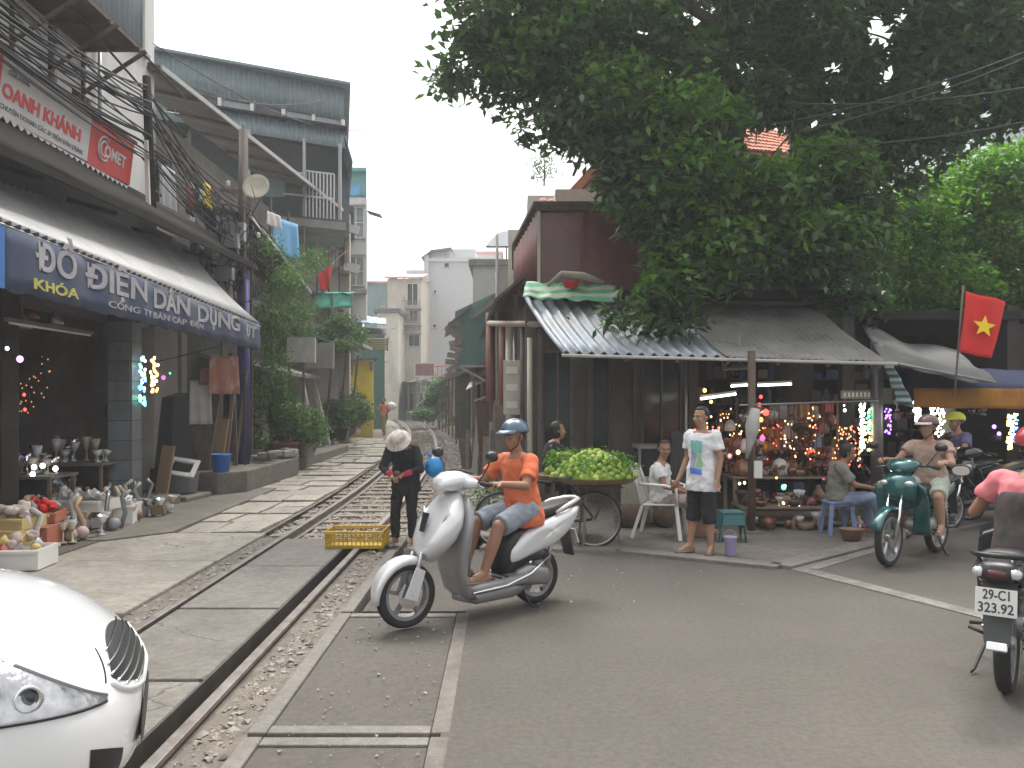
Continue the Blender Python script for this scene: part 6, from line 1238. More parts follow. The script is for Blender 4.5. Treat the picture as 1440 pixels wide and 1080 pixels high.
def scooter(label, loc, rz, body=SILV, body2=SILD, group=None):
    t = thing('motor_scooter', label, 'scooter', loc, rz, group); WB = 1.24
    wheel(t, 0, .235, .10, 5); wheel(t, WB, .245, .085, 5)
    # front fender
    mb = MB(); secs = []
    for a in range(-8, 121, 12):
        q = R(a); c = V((WB+.0+.272*math.cos(q), 0, .245+.272*math.sin(q))); rad = V((math.cos(q), 0, math.sin(q))); w_ = .075*(.55+.45*math.sin(R((a+12)*1.3)))
        secs.append((c-rad*.015, (0, w_, 0), rad*(.035*(.5+.6*math.sin(R(a+10)))), 2.6))
    MB().loft(secs, 14).build('front_fender', body, t, True)
    for s_ in (-1, 1):
        MB().tube([(WB, s_*.07, .245), (WB-.10, s_*.06, .55)], .018, 8).build('fork_leg', STEELG, t, True)
        MB().prism([(WB+.06, s_*.075, .24), (WB-.05, s_*.075, .2), (WB-.12, s_*.075, .42), (WB-.04, s_*.075, .46)], (0, s_*.012, 0)).build('fork_cover', body, t, bev=.004)
    # apron (nose) and leg shield
    def HL(*rows): return [((x, 0, z), (hx, 0, 0), (0, hy, 0), e) for z, x, hx, hy, e in rows]
    MB().loft(HL((.985, .82, .035, .09, 2.4), (.93, .855, .07, .15, 2.4), (.84, .90, .10, .215, 2.5), (.74, .945, .12, .235, 2.6), (.64, .99, .125, .21, 2.5), (.56, 1.03, .11, .15, 2.3), (.50, 1.04, .07, .085, 2), (.47, 1.03, .03, .04, 2)), 26).build('front_apron', body, t, True)
    MB().loft(HL((.96, .775, .03, .12, 3), (.86, .80, .035, .24, 3), (.70, .83, .04, .265, 3), (.52, .84, .045, .22, 3), (.36, .82, .05, .17, 3), (.22, .77, .06, .16, 3), (.15, .70, .05, .13, 3)), 26).build('leg_shield', body2, t, True)
    MB().loft(HL((.93, .745, .02, .11, 3), (.80, .765, .02, .21, 3), (.60, .79, .02, .20, 3), (.35, .765, .02, .15, 3)), 22).build('inner_shield', SILD, t, True)
    for s_ in (-1, 1):
        MB().loft([((.985, s_*.17, .82), (.02, 0, -.02), (0, .012, .05), 2), ((1.01, s_*.13, .76), (.02, 0, -.02), (0, .03, .04), 2), ((1.06, s_*.10, .70), (.01, 0, -.01), (0, .01, .02), 2)], 12).build('turn_signal', LENS, t, True)
    MB().prism([(1.055, -.04, .84), (1.055, .04, .84), (1.10, .03, .70), (1.10, -.03, .70)], (.012, 0, .004)).build('grille_badge', BLACK, t, bev=.004)
    # headset
    MB().loft(VL((.62, 1.05, .05, .025, 2.4), (.68, 1.065, .10, .05, 2.5), (.78, 1.07, .14, .075, 2.6), (.88, 1.065, .135, .075, 2.5), (.95, 1.05, .10, .055, 2.3), (.985, 1.04, .05, .03, 2)), 22).build('headset_cowl', body, t, True)
    MB().loft(VL((.90, 1.035, .10, .045, 2.5), (.965, 1.025, .075, .035, 2.4), (.99, 1.02, .03, .015, 2)), 20).build('headlight', LENS, t, True)
    for s_ in (-1, 1): MB().loft([((.78, s_*.10, 1.06), (.05, 0, 0), (0, 0, .05), 2.4), ((.75, s_*.2, 1.055), (.03, 0, 0), (0, 0, .032), 2.4), ((.73, s_*.22, 1.05), (.015, 0, 0), (0, 0, .015), 2.4)], 12).build('bar_cover', body, t, True)
    MB().loft(VL((.66, 1.118, .07, .006, 3), (.78, 1.146, .09, .006, 3)), 14).build('speedometer', BLACK, t)
    bars(t, .72, 1.05); mirrors(t, .74, 1.06)
    # floor and under cowl
    MB().loft(VL((.80, .24, .10, .05, 3.5), (.70, .245, .19, .045, 4), (.45, .25, .20, .04, 4), (.22, .27, .19, .05, 4)), 20).build('footboard', SILD, t, True, ang=40)
    MB().loft(VL((.80, .17, .05, .03, 3), (.65, .155, .12, .06, 3), (.30, .17, .13, .07, 3), (.12, .2, .1, .05, 3)), 18).build('under_cowl', SILD, t, True)
    for s_ in (-1, 1): MB().tube([(.76, s_*.185, .22), (.45, s_*.205, .24), (.2, s_*.195, .30), (.0, s_*.19, .42)], [.01, .012, .014, .006], 8).build('trim_strip', CHROME, t, True)
    for k in range(4): MB().box((.40+k*.07, 0, .294), (.03, .3, .008)).build('mat_rib', RUBBER, t)
    # rear body
    MB().loft(VL((.40, .42, .09, .14, 3), (.30, .47, .125, .19, 3), (.10, .56, .145, .17, 3), (-.12, .65, .15, .11, 3), (-.30, .72, .12, .07, 2.6), (-.39, .77, .06, .03, 2.2)), 22).build('inner_body', BLACK, t, True)
    for s_ in (-1, 1):
        mb = MB(); pts = [(.36, .36), (.34, .52), (.18, .66), (-.05, .72), (-.25, .77), (-.41, .81), (-.39, .74), (-.34, .65), (-.20, .53), (.0, .46), (.2, .42)]
        c = V((-.05, s_*.15, .62)); vs = []
        for f, yo in ((1, .125), (.86, .165), (.5, .185), (0, .19)):
            for p in pts: vs.append((c.x+(p[0]-c.x)*f, s_*(yo-.02*abs(p[0]+.05)*1.5), c.z+(p[1]-c.z)*f))
        n = len(pts); fs = [(i*n+k, i*n+(k+1) % n, (i+1)*n+(k+1) % n, (i+1)*n+k) for i in range(3) for k in range(n)]
        if s_ < 0: fs = [f[::-1] for f in fs]
        o = MB().add(vs, fs).build('side_panel', body, t, True); o.modifiers.new('s', 'SUBSURF').levels = 1; o.modifiers['s'].render_levels = 2
        MB().tube([(-.12, s_*.165, .62), (-.26, s_*.155, .665), (-.40, s_*.14, .72)], [.004, .008, .003], 6).build('trim_strip', CHROME, t, True)
    MB().loft(VL((.42, .70, .06, .02, 2.6), (.36, .72, .11, .045, 2.8), (.15, .745, .135, .05, 2.8), (-.10, .775, .13, .05, 2.8), (-.30, .80, .10, .045, 2.6), (-.36, .81, .05, .025, 2.2)), 22).build('seat', SEATM, t, True)
    MB().tube([(-.12, .14, .76), (-.29, .135, .825), (-.42, .08, .845), (-.445, 0, .85), (-.42, -.08, .845), (-.29, -.135, .825), (-.12, -.14, .76)], [.014, .018, .02, .02, .02, .018, .014], 10).build('grab_rail', body, t, True)
    MB().loft(VL((-.37, .75, .09, .035, 2.5), (-.42, .745, .07, .035, 2.5), (-.435, .74, .03, .02, 2)), 16).build('tail_light', TAILR, t, True)
    MB().prism([(-.30, -.07, .62), (-.30, .07, .62), (-.38, .06, .36), (-.38, -.06, .36)], (-.015, 0, .004)).build('rear_mudguard', BLACK, t)
    MB().box((-.40, 0, .53), (.01, .17, .13), Matrix.Rotation(.35, 3, 'Y')).build('number_plate', PLW, t)
    # engine, transmission case, exhaust
    MB().loft([((.30, .12, .27), (0, .035, 0), (0, 0, .06), 3), ((.18, .125, .28), (0, .05, 0), (0, 0, .085), 3), ((.0, .125, .255), (0, .045, 0), (0, 0, .075), 3), ((-.07, .12, .25), (0, .02, 0), (0, 0, .035), 2.4)], 18).build('transmission_case', STEELG, t, True)
    MB().loft([((.28, .06, .42), (0, .04, 0), (0, 0, .04), 3), ((.05, .10, .43), (0, .06, 0), (0, 0, .05), 3), ((-.05, .10, .42), (0, .04, 0), (0, 0, .03), 3)], 14).build('air_box', BLACK, t, True)
    MB().loft(VL((.36, .27, .08, .06, 3), (.2, .28, .1, .09, 3), (.08, .26, .06, .06, 3)), 14).build('engine', DARK, t, True)
    MB().tube([(.3, -.1, .2), (.1, -.15, .2), (-.05, -.16, .26), (-.32, -.16, .34)], [.02, .03, .055, .05], 12).build('exhaust', SILD, t, True)
    for s_ in (-1, 1): MB().tube([(-.02, s_*.13, .3), (-.1, s_*.12, .6)], .02, 8).build('shock_absorber', STEELG, t, True)
    MB().tube([(.25, .16, .17), (.2, .2, .04), (.12, .2, .02)], .01, 6).build('side_stand', BLACK, t, True)
    return t
SC = (X(752, 6.8), 6.84, 0); SRZ = R(218)
scooter('silver motor scooter ridden across the road by the orange shirted man', SC, SRZ)
# lettering on the side panel
ca, sa_ = math.cos(SRZ), math.sin(SRZ)
def loc2w(L, rz, p): c, s_ = math.cos(rz), math.sin(rz); return V((L[0]+p[0]*c-p[1]*s_, L[1]+p[0]*s_+p[1]*c, L[2]+p[2]))
def rider(label, L, rz, xs, J=None, **k):
    D = dict(pel=(0, 0, .80), che=(0, .03, 1.08), nek=(0, .05, 1.24), hed=(0, .09, 1.395), shL=(-.175, .05, 1.21), shR=(.175, .05, 1.21), elL=(-.29, .20, 1.02), elR=(.29, .20, 1.02), wrL=(-.30, .45, 1.05), wrR=(.30, .45, 1.05),
             hiL=(-.1, .02, .80), hiR=(.1, .02, .80), knL=(-.15, .36, .70), knR=(.15, .36, .70), anL=(-.13, .49, .345), anR=(.13, .49, .345), toL=(-.14, .64, .305), toR=(.14, .64, .305))
    D.update(J or {}); p = loc2w(L, rz, (xs, 0, 0)); return human(label, p, rz-PI/2, D, 1.66, grip=(.75, .75), **k)
rider('man in orange shirt and blue grey helmet riding the silver scooter', SC, SRZ, .13, skin=SKIND, top=mat('orange_shirt', (.60, .15, .065), .9, var=.1, scale=5), sleeve=.75, bottom=mat('grey_blue_shorts', (.25, .28, .32), .9), leg='shorts', knee_cover=.95, hat=helmet(mat('blue_grey_helmet', (.07, .12, .18), .25, var=.1, bump=0, coat=.7)), look=R(8), nod=R(-4), vox=.0075, shoes=WOOD, hem=.04)
# underbone motorbike
def underbone(label, loc, rz, col_, group=None, plate=False):
    t = thing('motorbike', label, 'motorbike', loc, rz, group); WB = 1.22; r = .285
    wheel(t, 0, r, .085, 5, SILD); wheel(t, WB, r, .075, 5, SILD)
    for a0_, a1_, x, nm in ((20, 130, WB, 'front_fender'), (50, 170, 0, 'rear_fender')):
        secs = []
        for a in range(a0_, a1_, 12): q = R(a); rad = V((math.cos(q), 0, math.sin(q))); secs.append((V((x, 0, r))+rad*(r+.03), (0, .052, 0), rad*.02, 3))
        MB().loft(secs, 12).build(nm, col_ if x else BLACK, t, True)
    for s_ in (-1, 1):
        MB().tube([(WB, s_*.065, r), (WB-.16, s_*.065, .72)], .017, 8).build('fork_leg', CHROME, t, True)
        MB().tube([(0, s_*.10, r), (.06, s_*.11, .62)], .022, 10).build('shock_absorber', STEELG, t, True)
        mb = MB(); [mb.tube([(.005+.055*f, s_*(.10+.01*f)+.028*math.cos(a)*1, r+.03+.29*f+.028*math.sin(a)*.3) for f, a in [(k/60, k*.75) for k in range(60)]], .004, 4)]; mb.build('spring', CHROME, t)
        # leg shield wings
        MB().sheet((.90, s_*.09, .88), (.97, s_*.26, .80), (.84, s_*.25, .32), (.80, s_*.07, .30), 6, 8, .012, lambda u, v: .03*math.sin(PI*v)).build('leg_shield', col_, t, True)
        MB().loft([((.45, s_*.07, .60), (0, .02, 0), (0, 0, .05), 3), ((.15, s_*.10, .66), (0, .03, 0), (0, 0, .085), 3), ((-.15, s_*.10, .72), (0, .03, 0), (0, 0, .07), 3), ((-.42, s_*.07, .80), (0, .02, 0), (0, 0, .035), 3)], 14).build('side_panel', col_, t, True)
        MB().tube([(.35, s_*.09, .3), (.35, s_*.24, .29)], .012, 6).build('foot_peg', RUBBER, t, True); MB().tube([(-.02, s_*.1, .32), (.02, s_*.2, .34)], .01, 6).build('foot_peg', RUBBER, t, True)
    MB().loft(VL((1.08, .78, .03, .04, 2.2), (1.05, .79, .13, .11, 2.4), (.97, .80, .18, .15, 2.6), (.87, .72, .15, .16, 2.6), (.79, .62, .09, .12, 2.4)), 18).build('front_cowl', col_, t, True)
    MB().loft(VL((.72, 1.0, .05, .03, 2.4), (.80, 1.02, .16, .065, 2.5), (.92, 1.01, .15, .075, 2.4), (1.0, .98, .07, .045, 2)), 18).build('headset_cowl', col_, t, True)
    MB().loft(VL((.93, .99, .09, .045, 2.4), (.98, .975, .07, .035, 2.4), (1.0, .97, .03, .015, 2)), 18).build('headlight', LENS, t, True)
    for s_ in (-1, 1): MB().ell((1.03, s_*.12, .84), (.04, .05, .03)).build('turn_signal', LENS, t, True)
    MB().tube([(.88, 0, .74), (.7, 0, .52), (.5, 0, .48), (.25, 0, .55)], [.06, .055, .05, .05], 12).build('frame_tube', col_, t, True)
    MB().loft(VL((.62, .36, .08, .06, 3), (.5, .34, .11, .10, 3), (.32, .33, .11, .10, 3), (.2, .34, .08, .07, 3)), 16).build('engine', STEELG, t, True)
    MB().tube([(.62, 0, .38), (.74, 0, .36)], [.07, .05], 12).build('cylinder', STEELG, t, True)
    MB().tube([(.65, -.05, .3), (.5, -.12, .2), (.1, -.13, .22), (-.1, -.14, .27), (-.45, -.15, .36)], [.018, .018, .02, .045, .04], 12).build('exhaust', CHROME, t, True)
    MB().prism([(.25, .05, .30), (-.02, .05, .33), (-.02, .05, .24), (.25, .05, .22)], (0, .02, 0)).build('chain_case', BLACK, t)
    MB().loft(VL((.50, .70, .06, .02, 2.6), (.42, .73, .10, .045, 2.8), (.15, .76, .125, .05, 2.8), (-.15, .80, .12, .045, 2.8), (-.36, .83, .08, .03, 2.6)), 20).build('seat', SEATM, t, True)
    MB().tube([(-.05, .13, .78), (-.30, .14, .84), (-.47, .09, .86), (-.49, 0, .86), (-.47, -.09, .86), (-.30, -.14, .84), (-.05, -.13, .78)], .014, 8).build('grab_rail', BLACK, t, True)
    MB().loft(VL((-.36, .77, .12, .065, 2.6), (-.46, .765, .105, .05, 2.6), (-.49, .76, .06, .03, 2.2)), 20).build('tail_cowl', BLACK, t, True)
    tl = MB().loft([((-.47, 0, .765), (0, .06, 0), (0, 0, .028), 2.6), ((-.497, 0, .762), (0, .045, 0), (0, 0, .02), 2.4)], 16).build('tail_light', mat('smoked_tail_lens', (.09, .012, .012), .12, bump=0, coat=.6), t, True)
    for s_ in (-1, 1): MB().loft([((-.44, s_*.085, .765), (0, .035, 0), (0, 0, .032), 2.2), ((-.478, s_*.085, .765), (0, .03, 0), (0, 0, .026), 2.2), ((-.488, s_*.085, .765), (0, .012, 0), (0, 0, .01), 2)], 12).build('turn_signal', LENS, t, True)
    MB().prism([(-.34, -.085, .70), (-.34, .085, .70), (-.46, .06, .38), (-.46, -.06, .38)], (-.012, 0, .0)).build('rear_mudguard', mat('dark_grey_plastic', (.045, .05, .05), .5), t)
    MB().box((-.465, 0, .37), (.03, .10, .05), Matrix.Rotation(.3, 3, 'Y')).build('reflector', CHROME, t, bev=.008)
    bars(t, .80, 1.0, .32); mirrors(t, .82, 1.0, .2)
    MB().tube([(.32, .12, .25), (.26, .2, .03), (.2, .21, .02)], .009, 6).build('side_stand', BLACK, t, True)
    if plate:
        Rm = Matrix.Rotation(.18, 3, 'Y'); c = V((-.50, 0, .615))
        pl = MB().box(c, (.008, .195, .145), Rm).build('number_plate', mat('plate_white', (.62, .62, .6), .5, bump=0, var=.03), t, bev=.012)
        M = Matrix.LocRotScale(t.location, t.rotation_euler, None); right = M.to_3x3() @ V((0, -1, 0)); up = M.to_3x3() @ (Rm @ V((0, 0, 1)))
        INK = mat('plate_ink', (.03, .03, .03), .6, bump=0)
        for s__, zz, fx in (('29-C1', .014, .125), ('323.92', -.055, .165)):
            q = M @ (c+Rm @ V((-.0045, fx/2, zz))); o = text(s__, .072, INK, 'plate_lettering', None, .0012, .0012, q, right, up, fx); par(o, t, True)
    return t
TEALP = mat('teal_paint', (.01, .10, .10), .25, .2, var=.05, bump=0, coat=.8); BLKP = mat('black_gloss_paint', (.012, .013, .014), .2, var=.05, bump=0, coat=.8)
TL = (X(1320, 9.1), 9.15, 0); TRZ = R(222)
underbone('teal green motorbike with a capped rider near the awning posts', TL, TRZ, TEALP)
rider('rider in pinkish beige top and shorts on the teal green motorbike', TL, TRZ, .15, J=dict(anL=(-.22, .30, .36), anR=(.22, .30, .36), knL=(-.2, .33, .66), knR=(.2, .33, .66), toL=(-.24, .43, .30), toR=(.24, .43, .30)), skin=SKIN, top=mat('beige_pink_top', (.38, .27, .22), .9), sleeve=.5, bottom=mat('pale_green_shorts', (.38, .42, .34), .9), leg='shorts', hat=helmet(mat('maroon_helmet', (.12, .06, .055), .35, var=.2, coat=.3), mat('pale_peak', (.5, .46, .46), .5)), vox=.010, look=R(-10), shoes=WOOD)
KL = (X(1407, 4.72)+.05, 4.74, 0); KRZ = R(53)
underbone('black motorbike with a white number plate at the right edge of the road', KL, KRZ, BLKP, plate=True)
pk = mat('pink_tee', (.68, .2, .22), .9, var=.05); 
wm_, j, hp, s = rider('person in pink tee and dark vest riding the black motorbike', (KL[0]+.09, KL[1]-.06, 0), KRZ, .28, J=dict(che=(0, -.0, 1.07), anL=(-.2, .3, .36), anR=(.2, .3, .36), toL=(-.22, .43, .3), toR=(.22, .43, .3), knL=(-.2, .34, .64), knR=(.2, .34, .64), elL=(-.33, .14, .98)), skin=SKIND, top=pk, sleeve=.55, bottom=mat('dark_jeans', (.03, .035, .045), .9), leg='long', hat=helmet(mat('red_helmet', (.35, .04, .05), .3, coat=.5)), vox=.008, female=True, shoes=BLACK, hem=.03)
vm = MB(); vm.loft([((0, -.01, .64), (.225, 0, 0), (0, .19, 0), 2.3), ((0, 0, .82), (.22, 0, 0), (0, .185, 0), 2.3), ((0, .02, .98), (.205, 0, 0), (0, .17, 0), 2.3), ((0, .03, 1.10), (.20, 0, 0), (0, .165, 0), 2.3), ((0, .04, 1.14), (.185, 0, 0), (0, .155, 0), 2.3)], 24)
o = vm.build('vest', mat('dark_patterned_vest', (.05, .045, .045), .9, var=.3, scale=12, dirt=(.14, .06, .06), da=.8, ds=16), wm_, True); remesh(o, .014, 3, .02, .12)
PKL = [(X(1372, 11.2), 11.4, .0, R(190)), (X(1440, 10.9), 11.2, .0, R(205)), (X(1300, 12.6), 12.9, .02, R(175))]
pls = ['black parked motorbike under the person with the yellow cap', 'black parked motorbike beside the amber banner at the right edge', 'black parked motorbike behind the teal green motorbike']
for (x, y, z, rz), lb in zip(PKL, pls): underbone(lb, (x, y, z), rz, BLKP, 'motorbikes parked under the canopies')
PL = (PKL[0][0], PKL[0][1], 0)
cp = mat('yellow_cap', (.6, .58, .06), .7)
rider('person in purple shirt and yellow cap sitting on a parked black motorbike', PL, PKL[0][3], .1, skin=SKIN, top=mat('purple_shirt', (.13, .11, .24), .9), sleeve=.6, bottom=mat('dark_jeans', (0,0,0)), leg='long', hat=helmet(cp), vox=.011)
# ---- bicycle loaded with green fruit
by = thing('bicycle', 'old black bicycle carrying a heap of green fruit beside the scooter', 'bicycle', (X(836, 9.35), 9.4, .0), R(183))
for x, nm in ((0, 0), (1.06, 0)):
    r = .33; RX = Matrix.Rotation(PI/2, 3, 'X'); m = MB(); n = 44; m.lathe([(r-.028, -.014), (r-.012, -.018), (r, 0), (r-.012, .018), (r-.028, .014), (r-.028, -.014)], (x, 0, r), n, RX, False); w_ = m.build('wheel', RUBBER, by, True)
    m = MB(); m.lathe([(r-.03, -.012), (r-.045, 0), (r-.03, .012)], (x, 0, r), n, RX, False)
    for k in range(28): a = 2*PI*k/28; d = V((math.cos(a), 0, math.sin(a))); m.tube([V((x, .02*(-1)**k, r))+d*.02, V((x, 0, r))+d*(r-.035)], .0018, 4)
    m.lathe([(.02, -.03), (.02, .03)], (x, 0, r), 10, RX); m.build('rim', STEELG, w_)
fp = dict(bb=(.44, 0, .29), seat=(.30, 0, .74), head=(.90, 0, .80), headb=(.93, 0, .62), rw=(0, 0, .33), fw=(1.06, 0, .33))
for a, b_ in (('bb', 'seat'), ('seat', 'head'), ('bb', 'headb'), ('bb', 'rw'), ('seat', 'rw'), ('headb', 'fw'), ('head', 'headb')):
    MB().tube([fp[a], fp[b_]], .014, 8).build('frame_tube', BLKP, by, True)
MB().tube([(.90, 0, .8), (.88, 0, .92), (.90, 0, .95)], .012, 8).build('stem', CHROME, by, True); MB().tube([(.72, -.28, .93), (.86, -.26, .97), (.92, 0, .95), (.86, .26, .97), (.72, .28, .93)], .011, 8).build('handlebar', CHROME, by, True)
MB().loft(VL((.18, .80, .09, .03, 2.6), (.30, .80, .07, .03, 2.6), (.45, .80, .02, .02, 2.2)), 14).build('saddle', SEATM, by, True)
MB().lathe([(.09, -.003), (.09, .003)], (.44, .05, .29), 24, RX).build('chainring', STEELG, by); MB().bar((.44, .07, .29), (.40, .09, .13), .015).build('crank', STEELG, by); MB().bar((.44, -.07, .29), (.48, -.09, .45), .015).build('crank', STEELG, by)
MB().bar((-.32, 0, .70), (.22, 0, .72), .16, .02).build('carrier_rack', RUST, by)
for s_ in (-1, 1): MB().tube([(0, s_*.04, .33), (-.2, s_*.07, .7)], .007, 5).build('rack_stay', RUST, by, True)
secs = [];
for a in range(10, 175, 14): q = R(a); rad = V((math.cos(q), 0, math.sin(q))); secs.append((V((0, 0, .33))+rad*.355, (0, .03, 0), rad*.004, 2))
MB().loft(secs, 8).build('rear_fender', BLKP, by, True)
MB().tube([(.40, .05, .27), (.2, .2, .03)], .009, 6).build('side_stand', STEELG, by, True)
BX, BY = X(835, 9.6), 9.62
tr2 = thing('bamboo_tray', 'wide woven tray on the bicycle rack holding the green fruit', 'basket', (BX, BY, .74))
MB().lathe([(.05, 0), (.44, .0), (.52, .06), (.53, .07), (.50, .065), (.43, .02), (.05, .015)], n=36).build('tray', mat('bamboo_weave', (.32, .24, .13), .85, stripe=('X', 12, (.2, .14, .07), 2)), tr2, True, ang=40)
tr3 = thing('bamboo_tray', 'second tray of fruit leaning behind the rider of the silver scooter', 'basket', (X(790, 9.9), 9.95, .74)); MB().lathe([(.05, 0), (.26, .0), (.32, .06), (.30, .065), (.25, .02), (.05, .015)], n=30).build('tray', mat('bamboo_weave', (0,0,0)), tr3, True, ang=40)
for t_, z in ((tr2, 0), (tr3, 0)):
    for k in range(3): a = k*2.1; MB().bar((.2*math.cos(a), .2*math.sin(a), 0), (.3*math.cos(a), .3*math.sin(a), -.71), .03).build('leg', WOOD, t_)
FR = [mat('green_fruit_%d' % k, c, .35, var=.12, scale=8, bump=.05) for k, c in enumerate(((.30, .42, .06), (.40, .52, .10), (.22, .34, .05)))]
fmesh = []
for k in range(3):
    m = MB().ell((0, 0, 0), (.036, .036, .043), None, 12, 8); m.v = [tuple(V(v)*(1+.05*mnoise.noise(V(v)*30+V((k, 0, 0))))) for v in m.v]
    o = m.build('guava', FR[k], None, True); fmesh.append(o)
used = [False]*3; cnt = 0; rs = random.Random(3)
def put_fruit(p, lb):
    k = rs.randrange(3); o = fmesh[k] if not used[k] else shared(fmesh[k], name='guava'); used[k] = True
    o.location = p; o.rotation_euler = (rs.uniform(0, 3), rs.uniform(0, 3), 0); q = rs.uniform(.9, 1.25); o.scale = (q, q, q); tag(o, lb, 'fruit', 'green fruit heaped on the bicycle trays')
for (cx, cy, rx, ry, hh, n, lb) in ((BX, BY, .48, .40, .30, 130, 'round green fruit heaped on the wide bicycle tray'), (X(795, 9.9), 9.9, .24, .24, .26, 45, 'round green fruit heaped on the small rear tray')):
    for i in range(n):
        a = i*2.39996; f = math.sqrt((i+.5)/n); x, y = cx+f*rx*math.cos(a), cy+f*ry*math.sin(a)
        put_fruit((x, y, .80+hh*(1-f**1.6)+rs.uniform(-.01, .01)), lb+(', near the top' if f < .5 else ', on its front slope' if y < cy else ', on its rear slope'))
for (cx, cy, rx, hh) in ((BX, BY, .45, .28), (X(795, 9.9), 9.9, .22, .23)):   # the core of the heap
    o = MB().lathe([(rx, 0), (rx*.8, hh*.35), (rx*.5, hh*.72), (rx*.15, hh*.95), (.01, hh)], (cx, cy, .77), 20).build('fruit_heap', FR[2], None, True, kind='stuff'); o['label'] = 'inner mass of green fruit under the top layer'
leafmesh('fruit_leaves', [(BX, BY, .95), (X(795, 9.9), 9.9, 1.0)], [(.46, .38, .16), (.2, .2, .14)], 700, .09, .035, LEAF2, 91, None, kind='stuff', shell=.7, clump=5, cs=.05)
# ---- white car
cx0, cyc = -1.49, 3.42
car = thing('white_car', 'white car nosing into the crossing at the bottom left corner', 'car', (cx0, cyc, 0))
WHT = mat('white_car_paint', (.78, .79, .80), .16, var=.01, bump=0, coat=1)
sx_ = np.array([0, .03, .09, .18, .32, .5, .75, 1.05, 1.3, 2.0, 2.8, 3.5, 4.0, 4.3, 4.45]); hw_ = np.array([.26, .40, .54, .655, .745, .80, .835, .85, .855, .86, .86, .85, .81, .72, .55])
zt_ = np.array([.56, .61, .685, .765, .86, .935, .99, 1.03, 1.05, 1.0, 1.0, 1.02, 1.0, .95, .80]); zb_ = np.array([.32, .27, .23, .20, .18, .17, .17, .17, .17, .17, .17, .17, .2, .25, .35])
def ci(x, ys):  # smooth interpolation
    i = max(0, min(len(sx_)-2, int(np.searchsorted(sx_, x)-1))); h = sx_[i+1]-sx_[i]; t = (x-sx_[i])/h
    def sl(k):
        if k <= 0: return (ys[1]-ys[0])/(sx_[1]-sx_[0])
        if k >= len(ys)-1: return (ys[-1]-ys[-2])/(sx_[-1]-sx_[-2])
        return (ys[k+1]-ys[k-1])/(sx_[k+1]-sx_[k-1])
    return (2*t**3-3*t**2+1)*ys[i]+(t**3-2*t**2+t)*h*sl(i)+(-2*t**3+3*t**2)*ys[i+1]+(t**3-t**2)*h*sl(i+1)
CE = 2.9
def csec(x): a, b, c = ci(x, hw_), ci(x, zb_), ci(x, zt_); return a, (b+c)/2, (c-b)/2
def cy_at(x, z): a, zc, hz = csec(x); q = abs((z-zc)/hz)**CE; return a*max(0., 1-q)**(1/CE)
def cx_at(y, z):
    lo, hi = 0., 2.
    for _ in range(30):
        m = (lo+hi)/2; a, zc, hz = csec(m)
        if abs(y/a)**CE+abs((z-zc)/hz)**CE <= 1: hi = m
        else: lo = m
    return hi
secs = []
for x in [0, .008, .02, .035, .055, .08, .11, .15, .2, .26, .33, .42, .52, .65, .8, 1, 1.3, 1.7, 2.2, 2.8, 3.3, 3.7, 4, 4.2, 4.35, 4.45]:
    a, zc, hz = csec(x); secs.append(((cx0-x, cyc, zc), (0, a, 0), (0, 0, hz), CE))
MB().loft(secs, 72).build('body', WHT, car, True, world=True, ang=50)
gs = [((cx0-1.25, cyc, 1.0), (0, .70, 0), (0, 0, .04), 3.5), ((cx0-1.6, cyc, 1.12), (0, .66, 0), (0, 0, .16), 3.5), ((cx0-1.95, cyc, 1.2), (0, .62, 0), (0, 0, .25), 3.5), ((cx0-2.6, cyc, 1.22), (0, .62, 0), (0, 0, .27), 3.5), ((cx0-3.2, cyc, 1.2), (0, .60, 0), (0, 0, .24), 3.5), ((cx0-3.9, cyc, 1.05), (0, .6, 0), (0, 0, .08), 3.5)]
MB().loft(gs, 40).build('windows', GLASSD, car, True, world=True, ang=50)
MB().loft([((q[0][0], cyc, q[0][2]+q[2][2]-.01), (0, q[1][1]*.86, 0), (0, 0, .03), 3) for q in gs[2:5]], 24).build('roof', WHT, car, True, world=True)
for x in (.80, 3.6):
    for s_ in (-1, 1):
        RXc = Matrix.Rotation(PI/2, 3, 'X'); w_ = MB().lathe([(.22, -.09), (.30, -.09), (.315, 0), (.30, .09), (.22, .09), (.22, -.09)], (cx0-x, cyc+s_*.78, .31), 32, RXc, False).build('wheel', RUBBER, car, True, world=True)
        w2 = MB().lathe([(.21, -.06), (.03, -.03), (.03, .03), (.21, .06)], (cx0-x, cyc+s_*.80, .31), 24, RXc).build('rim', STEELG, w_, True)
# headlight: chrome bowl, lens, gap line
def patch(fn, nu, nv, off): # fn(u,v)->(x,z) on the near side
    vs = []
    for j_ in range(nv+1):
        for i in range(nu+1):
            x, z = fn(i/nu, j_/nv); y = cy_at(x, z); e = .004
            p = V((cx0-x, cyc-y, z)); px_ = V((cx0-x-e, cyc-cy_at(x+e, z), z)); pz_ = V((cx0-x, cyc-cy_at(x, z+e), z+e)); nrm = (pz_-p).cross(px_-p).normalized()
            if nrm.y > 0: nrm = -nrm
            vs.append(p+nrm*off)
    return MB().add(vs, [(j_*(nu+1)+i, j_*(nu+1)+i+1, (j_+1)*(nu+1)+i+1, (j_+1)*(nu+1)+i) for j_ in range(nv) for i in range(nu)])
def hlf(u, v):
    x = .10+.66*u; lo = .60+.05*u+.02*math.sin(PI*u); hi = .615+.07*min(1, u*1.6)+.19*math.sin(PI*min(1, u*.62+.0))
    a, zc, hz = csec(x); hi = min(hi, zc+hz*.93); return x, lo+(hi-lo)*v
HLR = mat('headlight_reflector', (.36, .365, .38), .15, .9, var=.8, scale=7, bump=1, bs=9)  # strong tone variation paints highlights inside the lamp
patch(hlf, 30, 10, .003).build('headlight', HLR, car, True, world=True)
